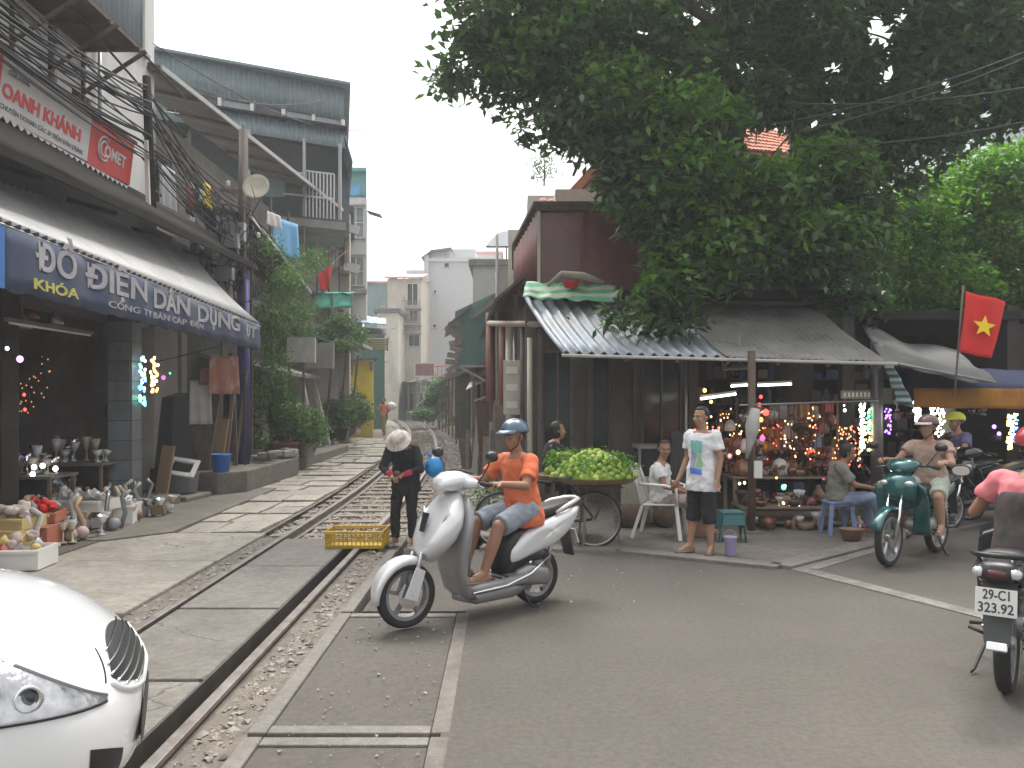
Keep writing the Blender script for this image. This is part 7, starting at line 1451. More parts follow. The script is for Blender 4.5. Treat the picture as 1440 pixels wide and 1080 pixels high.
hl = [c for c in car.children if c.name.startswith('headlight')][0]
LG = bpy.data.materials.new('headlight_glass'); LG.use_nodes = True; b_ = LG.node_tree.nodes['Principled BSDF']; b_.inputs['Base Color'].default_value = (.9, .92, .95, 1); b_.inputs['Roughness'].default_value = .03; b_.inputs['Alpha'].default_value = .1; b_.inputs['Coat Weight'].default_value = 1
patch(hlf, 30, 10, .014).build('headlight_lens', LG, hl, True)
for u_, v_, r_ in ((.62, .5, .075), (.33, .5, .045)):
    x, z = hlf(u_, v_); y = cy_at(x, z); MB().lathe([(r_, 0), (r_*.96, .02), (r_*.5, -.015), (.01, -.02)], (cx0-x, cyc-y-.004, z), 24, Matrix.Rotation(R(80), 3, 'X') @ Matrix.Rotation(R(18), 3, 'Y')).build('projector', CHROME, hl, True)
    MB().ell((cx0-x, cyc-y-.008, z), (r_*.5, .012, r_*.5)).build('bulb_lens', GLASSD, hl, True)
edge = [hlf(u/30, 1) for u in range(31)]+[hlf(1, 1-v/8) for v in range(1, 9)]+[hlf(1-u/30, 0) for u in range(31)]
MB().tube([(cx0-x, cyc-cy_at(x, z)-.006, z) for x, z in edge], .007, 6).build('headlight_gasket', BLACK, car, True, world=True)
# hood shut line from the grille along the lamp
hx = [(.13+.03*k, .66+.018*k) for k in range(0, 8)]
MB().tube([(cx0-cx_at(yv, zv)+.001, cyc-yv, zv) for yv, zv in [(.30+.02*k, .735-.011*k) for k in range(9)]], .0035, 6).build('shut_line', DARK, car, True, world=True)
# grille: dark recess and chrome slats round the nose
gp = []; NY_, NZ_ = 30, 6
for j_ in range(NZ_+1):
    for i in range(NY_+1):
        yv = -.40+.80*i/NY_; hgt = (1-abs(yv/.42)**2.2); z = .645+(j_/NZ_-.5)*.18*max(.02, hgt); gp.append((cx0-cx_at(yv, z)+.003, cyc+yv, z))
MB().add(gp, [(j_*(NY_+1)+i, j_*(NY_+1)+i+1, (j_+1)*(NY_+1)+i+1, (j_+1)*(NY_+1)+i) for j_ in range(NZ_) for i in range(NY_)]).build('grille', BLACK, car, world=True)
for k in range(6):
    z = .575+k*.028; ym = .40*math.sqrt(max(0, 1-abs((z-.645)/.092)**2))
    if ym > .08: MB().tube([(cx0-cx_at(yv, z)+.007, cyc+yv, z) for yv in [(-ym+2*ym*i/24) for i in range(25)]], .0055, 6).build('grille_slat', CHROME, car, True, world=True)
MB().tube([(cx0-cx_at(yv, zz)+.005, cyc+yv, zz) for yv, zz in [(.43*math.sin(a), .645-.104*math.cos(a)*1.0) for a in [R(-88+176*i/30) for i in range(31)]]], .012, 8).build('grille_surround', WHT, car, True, world=True)
o = MB().loft([((cx0-cx_at(.0, .43)+.006, cyc, .40), (0, .36, 0), (0, 0, .07), 3), ((cx0-cx_at(.0, .43)+.01, cyc, .40), (0, .35, 0), (0, 0, .065), 3)], 24).build('lower_intake', BLACK, car, world=True)
vs = []
for j_ in range(7):
    for i in range(9):
        yv = -.62+.16*i/8; z = .30+.17*j_/6*(1-.4*(i/8)); vs.append((cx0-cx_at(yv, z)+.004, cyc+yv, z))
MB().add(vs, [(j_*9+i, j_*9+i+1, (j_+1)*9+i+1, (j_+1)*9+i) for j_ in range(6) for i in range(8)]).build('fog_lamp_recess', BLACK, car, world=True)
car.location = (-1.565, 3.47, 0); car.rotation_euler = (0, 0, R(22))
# yellow crate by the rails
cr_ = thing('plastic_crate', 'yellow plastic crate lying across the right rail', 'crate', (X(502, 9.55), 9.6, -.01), R(-1)); YP = mat('yellow_plastic', (.55, .36, .03), .5, var=.15, scale=6, dirt=(.3, .2, .05), da=.5)
LX, LY, LZ = .66, .42, .20
MB().box((0, 0, .012), (LX, LY, .02)).build('base', YP, cr_)
for s_ in (-1, 1):
    for (ax, L_, o_) in (('x', LX, LY/2), ('y', LY, LX/2)):
        m = MB()
        def q(u, z, w_, h_): m.box((u, s_*o_, z) if ax == 'x' else (s_*o_, u, z), (w_, .012, h_) if ax == 'x' else (.012, w_, h_))
        for z, h_ in ((.03, .025), (.085, .012), (.135, .014), (.19, .03)): q(0, z, L_-.002, h_)
        n = int(L_/.05)
        for k in range(n+1): q(-L_/2+.008+(L_-.016)*k/n, .11, .010, .19)
        m.build('side_lattice', YP, cr_, kind='stuff')
MB().box((0, -.235, .19), (LX+.03, .03, .03)).build('rim', YP, cr_); MB().box((0, .235, .19), (LX+.03, .03, .03)).build('rim', YP, cr_)
# ================================================================ poles and cables
pl = thing('utility_pole', 'grimy concrete utility pole with blue painted lower half beside the awning end', 'pole', (-5.55, 16.9, .4))
MB().tube([(0, 0, 0), (0, 0, 4.0)], [.13, .12], 14).build('painted_shaft', BLUEP, pl, True); MB().tube([(0, 0, 4.0), (0, 0, 6.9)], [.11, .09], 14).build('shaft', IROND, pl, True)
for z in (4.6, 5.6): MB().box((0, -.02, z), (.9, .07, .07), .5).build('cross_arm', RUST, pl)
for z, x in ((4.7, -.35), (4.7, .3), (5.7, -.3), (5.7, .3), (5.7, .0)): MB().lathe([(.02, 0), (.05, .02), (.03, .05), (.05, .08), (.02, .11)], (x*.88, x*.48, z), 10).build('insulator', PLW, pl, True)
o = MB().tube([(-5.42, 16.6, .4), (-5.45, 16.6, 7.3)], .035, 8).build('steel_pole', RUST, smooth=True); tag(o, 'thin rusty steel pole strapped before the blue painted pole', 'pole')
o = MB().tube([(-5.86, 13.3, 4.7), (-5.92, 13.25, 6.95)], [.075, .065], 10).build('cable_mast', DARK, smooth=True); tag(o, 'short dark mast by the end of the red and white sign carrying cables', 'pole')
o = MB().bar((-5.86, 13.2, 4.6), (-5.9, 13.2, 5.9), .06).build('mast_plate', PLW); tag(o, 'pale painted strip beside the dark cable mast', 'strip')
for k in range(9):
    a = V((-5.7+U(-.2, .2), 16.6+U(-.5, .5), U(3.9, 5.4))); t = MB().box((0, 0, 0), (U(.2, .35), .16, U(.25, .42))); o = t.build('meter_box', rng.choice((GREYW, STEELG, CREAM)), bev=.01); o.location = a; tag(o, 'grey meter box strapped among the cables at the utility pole', 'meter box', 'meter boxes at the utility pole')
mb = MB()
for k in range(22):
    c = V((-5.6+U(-.3, .3), 16.6+U(-.7, .5), U(3.9, 5.6))); r_ = U(.12, .34); ph = U(0, 6)
    mb.tube([c+V((r_*math.cos(ph+a)*.6, r_*.5*math.sin(a), r_*math.sin(ph+a)+.05*math.sin(3*a))) for a in [i*.45 for i in range(14)]], .011, 5)
o = mb.build('cable_coils', CABLE, None, True, kind='stuff'); tag(o, 'tangled loops of black cable hung on the utility pole', 'cables')
def cable(a, b, s_, r=.011, lb='black cable strung along the left house fronts', grp='cables along the left house fronts', m=CABLE):
    o = MB().tube(sag(a, b, s_, 14), r, 5).build('power_cable', m, smooth=True); tag(o, lb, 'cable', grp); return o
mast = V((-5.9, 13.2, 6.3)); pole = V((-5.55, 16.85, 5.6))
for k in range(26):
    a = V((-5.75+U(-.15, .25), 5.5, 6.2+U(-.35, .7))); b = mast+V((U(-.1, .1), 0, U(-.9, .5))); cable(a, b, U(.05, .45), U(.009, .018))
    if k < 20: cable(b, pole+V((U(-.3, .3), U(-.2, .2), U(-1., .3))), U(.05, .3), U(.008, .014), 'black cable sagging from the dark mast to the utility pole', 'cables between mast and utility pole')
for k in range(13): cable(pole+V((U(-.2, .2), 0, U(-.8, .2))), (XC(34)-3.2+U(-.4, .4), 34, U(4.6, 6)), U(.2, .8), .012, 'black cable running on from the utility pole down the street', 'cables beyond the utility pole')
for k, (z0, z1) in enumerate(((7.3, 7.9), (7.1, 7.2))): cable((-6.9, 8, z0+1.6), (-6.05, 15.2, z1-.6), .1, .02, ('upper thick cable bundle crossing the white tower', 'lower thick cable bundle crossing the white tower')[k], None)
cable(P(205, 55, 15.7), P(560, 170, 38), 1.0, .015, 'long thin wire sagging across the green roofed house', None); cable(P(215, 100, 15.7), P(480, 132, 26.5), .5, .012, 'thin wire in front of the corrugated green roof', None)
for k, (y0, y1) in enumerate(((175, 62), (190, 70), (145, 118), (205, 165))): cable(P(1090+k*10, y0, 11.2), P(1470, y1, 10.2), .1, .012, 'dark cable crossing in front of the big tree crown', 'cables across the big tree')
# ================================================================ left shop goods
GLS = mat('clear_glassware', (.55, .56, .56), .08, var=.1, bump=0, coat=1); FAB = mat('pink_grey_wrap', (.45, .36, .35), .9, var=.3, scale=15)
CTN = [mat('carton_%d' % k, c, .85, var=.12, scale=5, dirt=(.3, .25, .2), da=.4) for k, c in enumerate(((.5, .45, .4), (.42, .3, .2), (.55, .42, .18), (.14, .28, .3), (.5, .47, .46), (.4, .12, .07)))]
def crate(nm, label, c, d, m, rz=0, fill=None, fl=''):
    t = thing(nm, label, 'box', c, rz); x, y, z = d
    MB().box((0, 0, .01), (x, y, .02)).build('base', m, t)
    for s_ in (-1, 1): MB().box((s_*(x/2-.01), 0, z/2+.011), (.02, y, z-.02)).build('side', m, t); MB().box((0, s_*(y/2-.01), z/2+.011), (x-.042, .02, z-.02)).build('side', m, t)
    MB().box((0, y/2+.012, z-.02), (x+.03, .02, .03)).build('rim', m, t); MB().box((0, -y/2-.012, z-.02), (x+.03, .02, .03)).build('rim', m, t)
    if fill:
        n, ms = fill
        for k in range(n):
            q = U(0, 1); m_ = MB()
            if q < .4: m_.lathe([(.008, 0), (.03, .02), (.055, .08), (.06, .11), (.05, .1), (.02, .03)], n=12)
            elif q < .7: m_.ell((0, 0, .05), (.05, .05, .055), None, 10, 7)
            else: m_.box((0, 0, .04), (.1, .07, .07))
            o = m_.build('lampshade' if q < .4 else 'light_bulb' if q < .7 else 'small_carton', rng.choice(ms), smooth=q < .7); o.location = loc2w(c, rz, (U(-x/2+.07, x/2-.07), U(-y/2+.07, y/2-.07), z*.7+U(0, .1))); o.rotation_euler = (U(-1, 1), U(-1, 1), U(0, 6))
            tag(o, {'lampshade': 'small glass lampshade piled', 'light_bulb': 'round bulb piled', 'small_carton': 'small carton piled'}[o.name.split('.')[0]]+' in the '+fl, {'lampshade': 'lampshade', 'light_bulb': 'bulb', 'small_carton': 'box'}[o.name.split('.')[0]], 'goods piled in the '+fl)
    return t
GM = [GLS, FAB, CTN[4], GLS]
crate('plastic_tray', 'long white tray of glassware resting on cartons at the left shop front', (X(112, 10.9), 10.95, .24), (.80, .5, .14), PLW, -.1, (34, GM), 'long white tray')
for k, (px, Y, d, m, lb) in enumerate(((88, 10.9, (.3, .36, .22), 3, 'teal carton under the long white tray'), (118, 10.95, (.3, .36, .22), 0, 'cream carton under the long white tray'), (140, 11.0, (.24, .3, .22), 1, 'brown carton under the long white tray'), (12, 8.9, (.45, .4, .3), 2, 'yellow carton stack base at the left edge'), (50, 9.4, (.4, .4, .26), 5, 'reddish box at the left shop front'), (20, 9.3, (.42, .4, .28), 2, 'yellow carton behind the base carton at the left edge'), (70, 10.2, (.3, .3, .2), 4, 'pale box behind the reddish box'))):
    t = thing('carton', lb, 'box', (X(px, Y), Y, .0 if Y < 12 else .12), U(-.2, .2)); MB().box((0, 0, d[2]/2), d).build('body', CTN[m], t, bev=.006); MB().box((0, 0, d[2]+.004), (d[0], .05, .004)).build('tape', CARDB, t)
crate('foam_box', 'square white foam box of wrapped goods beside the tiled pillar', (X(166, 11.4), 11.4, .0), (.5, .5, .26), PLW, .2, (22, GM), 'square white foam box')
crate('foam_box', 'low white box at the bottom left before the car', (X(24, 8.3), 8.35, .0), (.55, .45, .2), PLW, .1, (16, [FAB, CTN[2], CTN[5], GLS]), 'low white box by the car')
crate('plastic_tray', 'grey blue tray of lamp parts behind the white tray', (X(80, 12.3), 12.3, .12), (.8, .6, .3), GREYW, .1, (34, [GLS, STEELG, FAB]), 'grey blue tray')
crate('plastic_tray', 'red tray of small goods at the left edge', (X(50, 9.6), 9.65, .27), (.5, .4, .12), CTN[5], .2, (18, [FAB, CTN[2], RED, GLS]), 'red tray')
crate('plastic_tray', 'yellowish tray of small goods on the yellow cartons', (X(15, 8.95), 9.0, .3), (.5, .4, .12), CTN[2], -.1, (20, [CTN[2], FAB, CTN[0]]), 'yellowish tray')
table_m = WOOD
for k, (px, Y, w_) in enumerate(((30, 11.2, 1.2), (105, 12.6, 1.2))):
    t = thing('display_table', ('display table of lamps at the left edge', 'display table of lamps behind the white tray')[k], 'table', (X(px, Y), Y, .12 if k else .05)); MB().box((0, 0, .62), (w_, .7, .04)).build('top', WOOD, t)
    for a in (-1, 1):
        for b_ in (-1, 1): MB().box((a*(w_/2-.05), b_*.3, .3), (.05, .05, .6)).build('leg', WOOD, t)
    MB().box((0, -.34, .4), (w_-.12, .02, .38)).build('cloth_front', DARK, t)
    for i in range(16):
        h = U(.14, .4); m_ = MB().lathe([(.05, 0), (.05, .01), (.012, .03), (.012, h*.5), (.03, h*.5), (.075, h), (.07, h), (.02, h*.55)], n=14); o = m_.build('table_lamp', rng.choice([GLS, GLS, STEELG, CHROME, GC[2]]), smooth=True); o.location = (X(px, Y)+U(-w_/2+.08, w_/2-.08), Y+U(-.28, .28), (.12 if k else .05)+.645); o.rotation_euler = (0, U(-.15, .15), 0); tag(o, ('small glass lamp on the display table at the left edge', 'small glass lamp on the table behind the white tray')[k], 'lamp', ('lamps on the left display table', 'lamps on the inner display table')[k])
def bulb(p, c, r=.03, e=14, lb='', grp=None, nm='light_bulb', seg=10):
    r *= .72; o = MB().ell((0, 0, 0), (r, r, r*1.15), None, seg, 7).build(nm, glow('glow_%s' % str(c), c, e), smooth=True); o.location = p; return tag(o, lb, 'light', grp)
WARM, COOL, RD, BL, GN, PU = (1, .72, .35), (.9, .95, 1), (1, .05, .04), (.1, .3, 1), (.1, .9, .4), (.35, .15, 1)
for px, py in ((48, 657), (60, 655), (46, 667), (78, 659)): bulb(P(px, py, 10.9), COOL, .045, 9, 'bright white lit bulb among the goods at the left shop front', 'lit white bulbs of the left shop')
for px, py in ((10, 633), (15, 642)): bulb(P(px, py, 10.9), PU, .03, 8, 'violet lit bulb at the left edge of the shop', 'lit violet bulbs of the left shop')
bulb(P(28, 505, 9.5), (.8, .4, 1), .05, 1.5, 'dim violet globe hanging in the left shop'); bulb(P(10, 490, 9.5), COOL, .03, 2, 'small white globe hanging in the left shop')
for k, (px, py) in enumerate(((16, 555), (34, 555), (24, 577), (35, 576), (17, 579))): bulb(P(px, py, 12), RD, .03, 4, 'red lit bulb in the dark shelves of the left shop', 'red bulbs in the left shop')
def garland(label, px0, py0, py1, Y, cols, n, r=.02, e=6, wdt=.05, cat='string lights'):
    t = thing('light_string', label, cat, P(px0, py0, Y)); h = Z(py0, Y)-Z(py1, Y)
    MB().tube([(0, 0, 0), (.01, 0, -h/2), (0, 0, -h)], .006, 5).build('cord', CABLE, t)
    for c in cols:
        mb = MB()
        for k in range(n//len(cols)): mb.ell((U(-wdt, wdt), U(-.03, .03), -h*rng.random()), (r, r, r*1.3), None, 8, 5)
        mb.build('lights', glow('glow_%s' % str(c), c, e), t, True, kind='stuff')
    return t
garland('blue and green string lights hung at the tiled pillar', 200, 502, 570, 12.9, [BL, COOL, GN], 42); garland('orange string lights hung beside the blue ones', 217, 502, 552, 12.9, [(1, .35, .1), WARM], 36)
bulb(P(230, 531, 12.9), (1, .05, .2), .04, 3, 'magenta lit bulb beside the orange string lights'); bulb(P(239, 525, 12.9), GN, .02, 2, 'small green bulb beside the magenta bulb')
fl_ = thing('straw_hat', 'round straw fan hung on the dark pillar', 'fan', P(165, 578, 13.4)); MB().lathe([(.2, 0), (.15, .02), (.02, .03), (.02, .045), (.16, .03), (.2, .01)], n=24, rot=Matrix.Rotation(PI/2, 3, 'X')).build('disc', CARDB, fl_, True)
for i in range(130):
    x_, y_ = U(-5.95, -5.15), U(8.9, 12.4); m_ = MB(); k = rng.random()
    if k < .35: m_.lathe([(.05, 0), (.055, .01), (.014, .03), (.014, .13), (.07, .25), (.065, .25), (.02, .14)], n=12)
    elif k < .6: m_.ell((0, 0, .08), (.08, .08, .08), None, 10, 7)
    elif k < .8: m_.tube([(0, 0, 0), (.03, .02, .2), (-.05, 0, .42), (.05, .03, .5)], .03, 8)
    else: m_.box((0, 0, .07), (.2, .15, .14))
    nm = 'floor_lamp' if k < .35 else 'globe_lamp' if k < .6 else 'tube_fitting' if k < .8 else 'small_carton'
    o = m_.build(nm, rng.choice([GLS, FAB, STEELG, GC[2], GC[3], CTN[4], CTN[1], GC[0]]), smooth=k < .8); o.location = (x_, y_, .01); o.rotation_euler = (U(-.2, .2), U(-.2, .2), U(0, 6)); tag(o, {'floor_lamp': 'small glass lamp', 'globe_lamp': 'round globe lamp', 'tube_fitting': 'bent pale lamp fitting', 'small_carton': 'small carton'}[nm]+' standing on the pavement before the left shop', {'small_carton': 'box'}.get(nm, 'lamp'), 'clutter before the left shop')
for i in range(24):
    o = MB().lathe([(.001, .3), (.015, .28), (.02, .2), (.09, .1), (.12, .0), (.11, .0), (.02, .12)], n=12).build('hanging_lamp', rng.choice([DARK, GC[0], GC[1], GC[3], STEELG]), smooth=True); o.location = (U(-8.5, -6.3), U(7.5, 12.5), U(2.2, 3.1)); tag(o, 'dim hanging lamp under the ceiling of the left shop', 'lamp', 'hanging lamps of the left shop')
for px, y0, y1 in ((20, 520, 590), (40, 525, 585), (8, 530, 600), (60, 500, 560)): garland('faint amber string lights deep in the left shop, '+{20: 'second from the left', 40: 'third from the left', 8: 'leftmost', 60: 'rightmost'}[px], px, y0, y1, 12.5, [(.9, .35, .12)], 12, .010, .55, .12)
# clutter between tiled pillar and pole
o = MB().prism([(-5.95, 14.2, .1), (-5.9, 15.2, .42), (-6.0, 15.25, 1.85), (-6.05, 14.6, 1.75)], (-.35, 0, 0)).build('draped_cover', mat('black_tarpaulin', (.02, .022, .026), .6, var=.3, bump=.6, bs=12)); tag(o, 'black draped cover leaning by the shop wall beside the blue bucket', 'cover')
bk2 = thing('bucket', 'bright blue plastic bucket standing on the kerb block', 'bucket', (X(311, 15.0), 15.0, .40)); BPL = mat('blue_plastic', (.015, .14, .50), .4)
MB().lathe([(.13, 0), (.14, .005), (.175, .30), (.19, .31), (.185, .325), (.165, .31), (.13, .02), (.01, .015)], n=24).build('pail', BPL, bk2, True); MB().tube([(-.17, 0, .3), (-.12, -.08, .24), (0, -.13, .22), (.12, -.08, .24), (.17, 0, .3)], .005, 5).build('handle', STEELG, bk2)
bn2 = thing('bin', 'grey box bin with a white frame lid tilted on it', 'bin', (X(258, 14.3), 14.3, .10)); MB().loft([((0, 0, 0), (.2, 0, 0), (0, .16, 0), 6), ((0, 0, .32), (.24, 0, 0), (0, .19, 0), 6)], 20).build('body', mat('grey_bin', (.14, .15, .17), .6), bn2, True, ang=40)
rt_ = Matrix.Rotation(R(38), 3, 'X') @ Matrix.Rotation(R(12), 3, 'Y')
for a in (((0, -.17, 0), (.5, .08, .04)), ((0, .17, 0), (.5, .08, .04)), ((-.21, 0, 0), (.08, .26, .04)), ((.21, 0, 0), (.08, .26, .04))): MB().box(V((0, -.05, .44))+rt_ @ V(a[0]), a[1], rt_).build('lid_frame', PLW, bn2)
for k, (x, y, w_, h, m, lb) in enumerate(((-5.75, 15.6, .6, .95, CARDB, 'plywood sheet leaning behind the blue bucket'), (-6.0, 15.5, .75, 1.5, WOOD, 'tall brown board leaning behind the plywood sheet'), (-5.9, 13.75, .3, .85, CARDB, 'tan carton sheet leaning on the wall near the grey bin'))):
    o = MB().box((0, 0, h/2), (w_, .03, h)).build('leaning_sheet', m); o.location = (x, y, .42 if k < 2 else .1); o.rotation_euler = (-.16, .03, -.5); tag(o, lb, 'board')
for k in range(6): o = MB().bar((0, 0, 0), (U(-.2, .25), .2, U(1.6, 2.6)), U(.04, .09), .05).build('timber_pole', WOOD if k % 2 else RUST); o.location = (-5.5+U(-.3, .1), 15.9+U(0, .9), .42); tag(o, 'old timber leaning on the blue painted pole', 'timber', 'timbers leaning by the blue painted pole')
for nm, px, py, w_, h, m, lb in (('hanging_garment', 315, 510, .55, .7, mat('brown_white_cloth', (.35, .16, .12), .9, dirt=(.6, .55, .52), da=.9, ds=5), 'brown and white cloth hanging at the awning end'), ('hanging_garment', 300, 528, .5, .3, MAROON, 'dark red cloth hanging below the brown and white cloth'), ('hanging_sheet', 282, 545, .4, .8, mat('pale_grey_cloth', (.38, .37, .36), .9), 'pale grey cloth hanging on the wall above the black cover')):
    cloth(nm, lb, 'cloth', P(px, py-10, 14.9), w_, h, m, .5)
cable(P(205, 512, 12.9), P(335, 478, 16), .02, .012, 'dark cord stretched under the banner end', None)
for k in range(14):
    a = rng.choice((0, 1)); o = MB().box((0, 0, 0), (U(.15, .4), U(.12, .3), U(.08, .16)), U(0, 3)).build('rubble_block', rng.choice((CONC, PAVE, GREYW)), bev=.02); o.location = (-5.15+U(-.25, .15), 17+U(0, 2.2), .46+U(0, .12)); tag(o, 'broken concrete block lying on the kerb at the pole foot', 'rubble', 'concrete blocks at the pole foot')
# flags
def flag(label, p, pole_a, pole_b, pts, star, m=RED):
    t = thing('flag', label, 'flag', p); MB().tube([pole_a, pole_b], .014, 8).build('flagpole', WOOD, t, True, world=True)
    MB().sheet(*pts, 18, 14, .006, lambda u, v: .035*math.sin(u*7+v*3)).build('cloth', m, t, True, world=True)
    if star:
        c = V(pts[0]).lerp(V(pts[2]), .5); r_ = star; ex = (V(pts[1])-V(pts[0])).normalized(); ey = (V(pts[3])-V(pts[0])).normalized(); nn = ex.cross(ey).normalized()
        if nn.y > 0: nn = -nn
        pl_ = [c+nn*.055+(ex*math.sin(k*PI/5)+ey*math.cos(k*PI/5))*(r_ if k % 2 == 0 else r_*.42) for k in range(10)]; MB().prism(pl_, nn*.004).build('star', YEL, t, world=True)
    return t
YF = 10.6
flag('large red flag with a yellow star over the grey awning', P(1355, 490, YF), P(1345, 560, YF)+V((0, .05, 0)), P(1361, 400, YF)+V((-.03, .05, 0)), (P(1348, 495, YF), P(1393, 504, YF-.05), P(1415, 424, YF-.05), P(1358, 409, YF)), .145)
flag('small red flag drooping from a pole by the weathered house', P(470, 380, 27.5), P(488, 352, 28.5), P(446, 388, 27), (P(452, 412, 27), P(463, 405, 27), P(468, 372, 27.3), P(446, 385, 27)), 0)
# ================================================================ right lamp shops
ls = thing('lamp_shop_interior', 'dim lamp shop room behind the display under the tin awning', 'shop building', (4.2, 14, .02))
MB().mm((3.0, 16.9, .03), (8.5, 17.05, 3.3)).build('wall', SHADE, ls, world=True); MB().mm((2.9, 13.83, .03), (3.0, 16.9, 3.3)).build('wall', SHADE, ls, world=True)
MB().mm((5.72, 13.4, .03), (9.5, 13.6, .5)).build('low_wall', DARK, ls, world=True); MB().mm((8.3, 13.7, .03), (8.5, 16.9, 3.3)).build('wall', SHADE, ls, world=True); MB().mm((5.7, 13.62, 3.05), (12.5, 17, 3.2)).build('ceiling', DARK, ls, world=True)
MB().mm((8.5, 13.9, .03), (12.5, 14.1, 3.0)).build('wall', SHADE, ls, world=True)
shelf_unit(3.3, 16.4, 8.0, 16.4, .03, 5, .5, 'long rack of lamps at the back of the right lamp shop', (0, -1, 0), short='back rack of the right lamp shop')
shelf_unit(3.35, 12.2, 4.9, 12.9, .03, 4, .42, 'shelf rack of lamps standing under the tin awning', (.3, -.95, 0), short='tin awning rack')
shelf_unit(8.7, 13.6, 11.2, 13.6, .03, 5, .45, 'rack of goods below the amber banner', (0, -1, 0), short='amber banner rack')
def ftube(label, px0, py0, px1, py1, Y):
    t = thing('fluorescent_lamp', label, 'lamp', P((px0+px1)/2, (py0+py1)/2, Y)); a, b = P(px0, py0, Y), P(px1, py1, Y)
    MB().tube([a, b], .016, 8).build('tube', glow('glow_tube', (.92, 1, .95), 12), t, True, world=True); MB().bar(a+V((0, 0, .035)), b+V((0, 0, .035)), .05, .03).build('housing', PLW, t, world=True)
ftube('left slanted lit fluorescent tube under the tin awning', 985, 561, 1035, 554, 11.6); ftube('short lit fluorescent tube behind the cloth wrapped post', 1028, 543, 1056, 541, 12.3); ftube('long lit fluorescent tube right of the cloth wrapped post', 1066, 542, 1113, 540, 11.8)
fn = thing('ceiling_fan', 'grey domed lamp hanging under the tin awning edge', 'lamp', P(1040, 517, 11.2)); MB().lathe([(.02, .06), (.1, .04), (.22, -.02), (.21, -.03), (.1, .02), (.01, .03)], n=20).build('dome', STEELG, fn, True); MB().tube([(0, 0, .05), (0, 0, .45)], .01, 6).build('rod', STEELG, fn)
# display of lamps: pile of glittering goods between the post and the seated person
steps = [thing('display_stand', lb, 'stand', p) for lb, p in (('low front display stand of glassware beside the brown post', (3.75, 10.95, .03)), ('stepped display stand heaped with lamps under the tin awning', (3.9, 11.6, .03)))]
for t, (w_, d_, h_) in zip(steps, ((1.5, .5, .28), (1.7, .6, .62))):
    MB().box((0, 0, h_-.02), (w_, d_, .03)).build('top', WOOD, t)
    for a in (-1, 1):
        for b_ in (-1, 1): MB().box((a*(w_/2-.04), b_*(d_/2-.04), (h_-.035)/2), (.05, .05, h_-.04)).build('leg', WOOD, t)
    MB().box((0, .0, .06), (w_-.15, d_-.12, .03)).build('shelf', WOOD, t)
GCOL = ['amber', 'copper', 'rose', 'clear', 'dark brown', 'pale pink']
GD = [mat('amber_glassware', (.2, .10, .045), .2, var=.3, scale=20, bump=0, coat=.6), mat('copper_ware', (.2, .09, .05), .3, .7, var=.2), mat('rose_glassware', (.2, .06, .045), .2, var=.3, scale=20, bump=0, coat=.5), GLS, mat('dark_brown_ware', (.07, .035, .022), .5, var=.3), mat('pale_pink_wrap', (.25, .17, .13), .8, var=.2)]
protos = []
for k in range(6):
    m = MB()
    if k == 0: m.lathe([(.05, 0), (.055, .02), (.015, .05), (.015, .12), (.07, .16), (.1, .24), (.095, .24), (.06, .17)], n=16)
    elif k == 1: m.lathe([(.02, .26), (.09, .22), (.13, .1), (.12, .02), (.07, 0), (.02, .0)], n=16)
    elif k == 2: m.ell((0, 0, .09), .09, None, 14, 9)
    elif k == 3: m.lathe([(.06, 0), (.11, .03), (.12, .10), (.09, .1), (.03, .03)], n=16)
    elif k == 4:
        m.tube([(0, 0, .28), (0, 0, .1)], .008, 6)
        for a in range(5): q = a*1.256; m.tube([(0, 0, .1), (.1*math.cos(q), .1*math.sin(q), .06), (.14*math.cos(q), .14*math.sin(q), .12)], .008, 5); m.lathe([(.01, 0), (.035, .03), (.04, .07)], (.14*math.cos(q), .14*math.sin(q), .11), 8)
    else: m.lathe([(.001, 0), (.05, .03), (.02, .07), (.055, .12), (.015, .18), (.03, .2)], n=14)
    protos.append(m)
NMS = ['table_lamp', 'globe_lantern', 'globe_lamp', 'glass_bowl', 'chandelier', 'candlestick']; pm = {}
CATS = ['lamp', 'lantern', 'globe lamp', 'bowl', 'chandelier', 'candlestick']; DSC = ['small shaded table lamp', 'rounded globe lantern', 'round glass globe lamp', 'shallow glass bowl', 'small branching chandelier', 'turned candlestick']
def good(p, where, grp, ks=(0, 1, 2, 3, 4, 5), sc_=1., hang=False):
    k = rng.choice(ks); mi = rng.randrange(len(GD)); o = pm.get((k, mi))
    if o is None: o = protos[k].build(NMS[k], GD[mi], None, True); pm[(k, mi)] = o
    else: o = shared(o, name=NMS[k])
    o.location = p; q = U(.55, .95)*sc_; o.scale = (q, q, q); o.rotation_euler = (U(-.1, .1), U(-.1, .1), U(0, 6)); tag(o, GCOL[mi]+' '+DSC[k]+' '+where, CATS[k], grp); return o
for i in range(62): good((3.75+U(-.7, .7), 10.95+U(-.2, .2), .305), 'on the low front display stand', 'wares on the low display stand', (0, 2, 3, 5), .9)
for i in range(80): good((3.9+U(-.8, .8), 11.6+U(-.25, .25), .645), 'on the stepped display stand', 'wares on the stepped display stand')
for i in range(26): good((3.75+U(-.9, .9), 10.6+U(-.12, .1), .03), 'on the pavement before the display stands', 'wares on the pavement', (0, 2, 3, 5))
for i in range(95):
    px, py, Y = U(1010, 1170), U(585, 665), U(11.5, 12.6); p = P(px, py, Y); good(p, 'hanging above the display stands', 'lamps hanging in the lamp shop', (0, 1, 2, 4)); 
mb = MB()
for i in range(70): px, Y = U(1000, 1220), U(11.3, 12.8); mb.tube([P(px, 560, Y), P(px+U(-3, 3), U(585, 660), Y)], .004, 4)
o = mb.build('hanging_cords', CABLE, kind='stuff'); tag(o, 'thin cords of the lamps hanging in the lamp shop', 'cords')
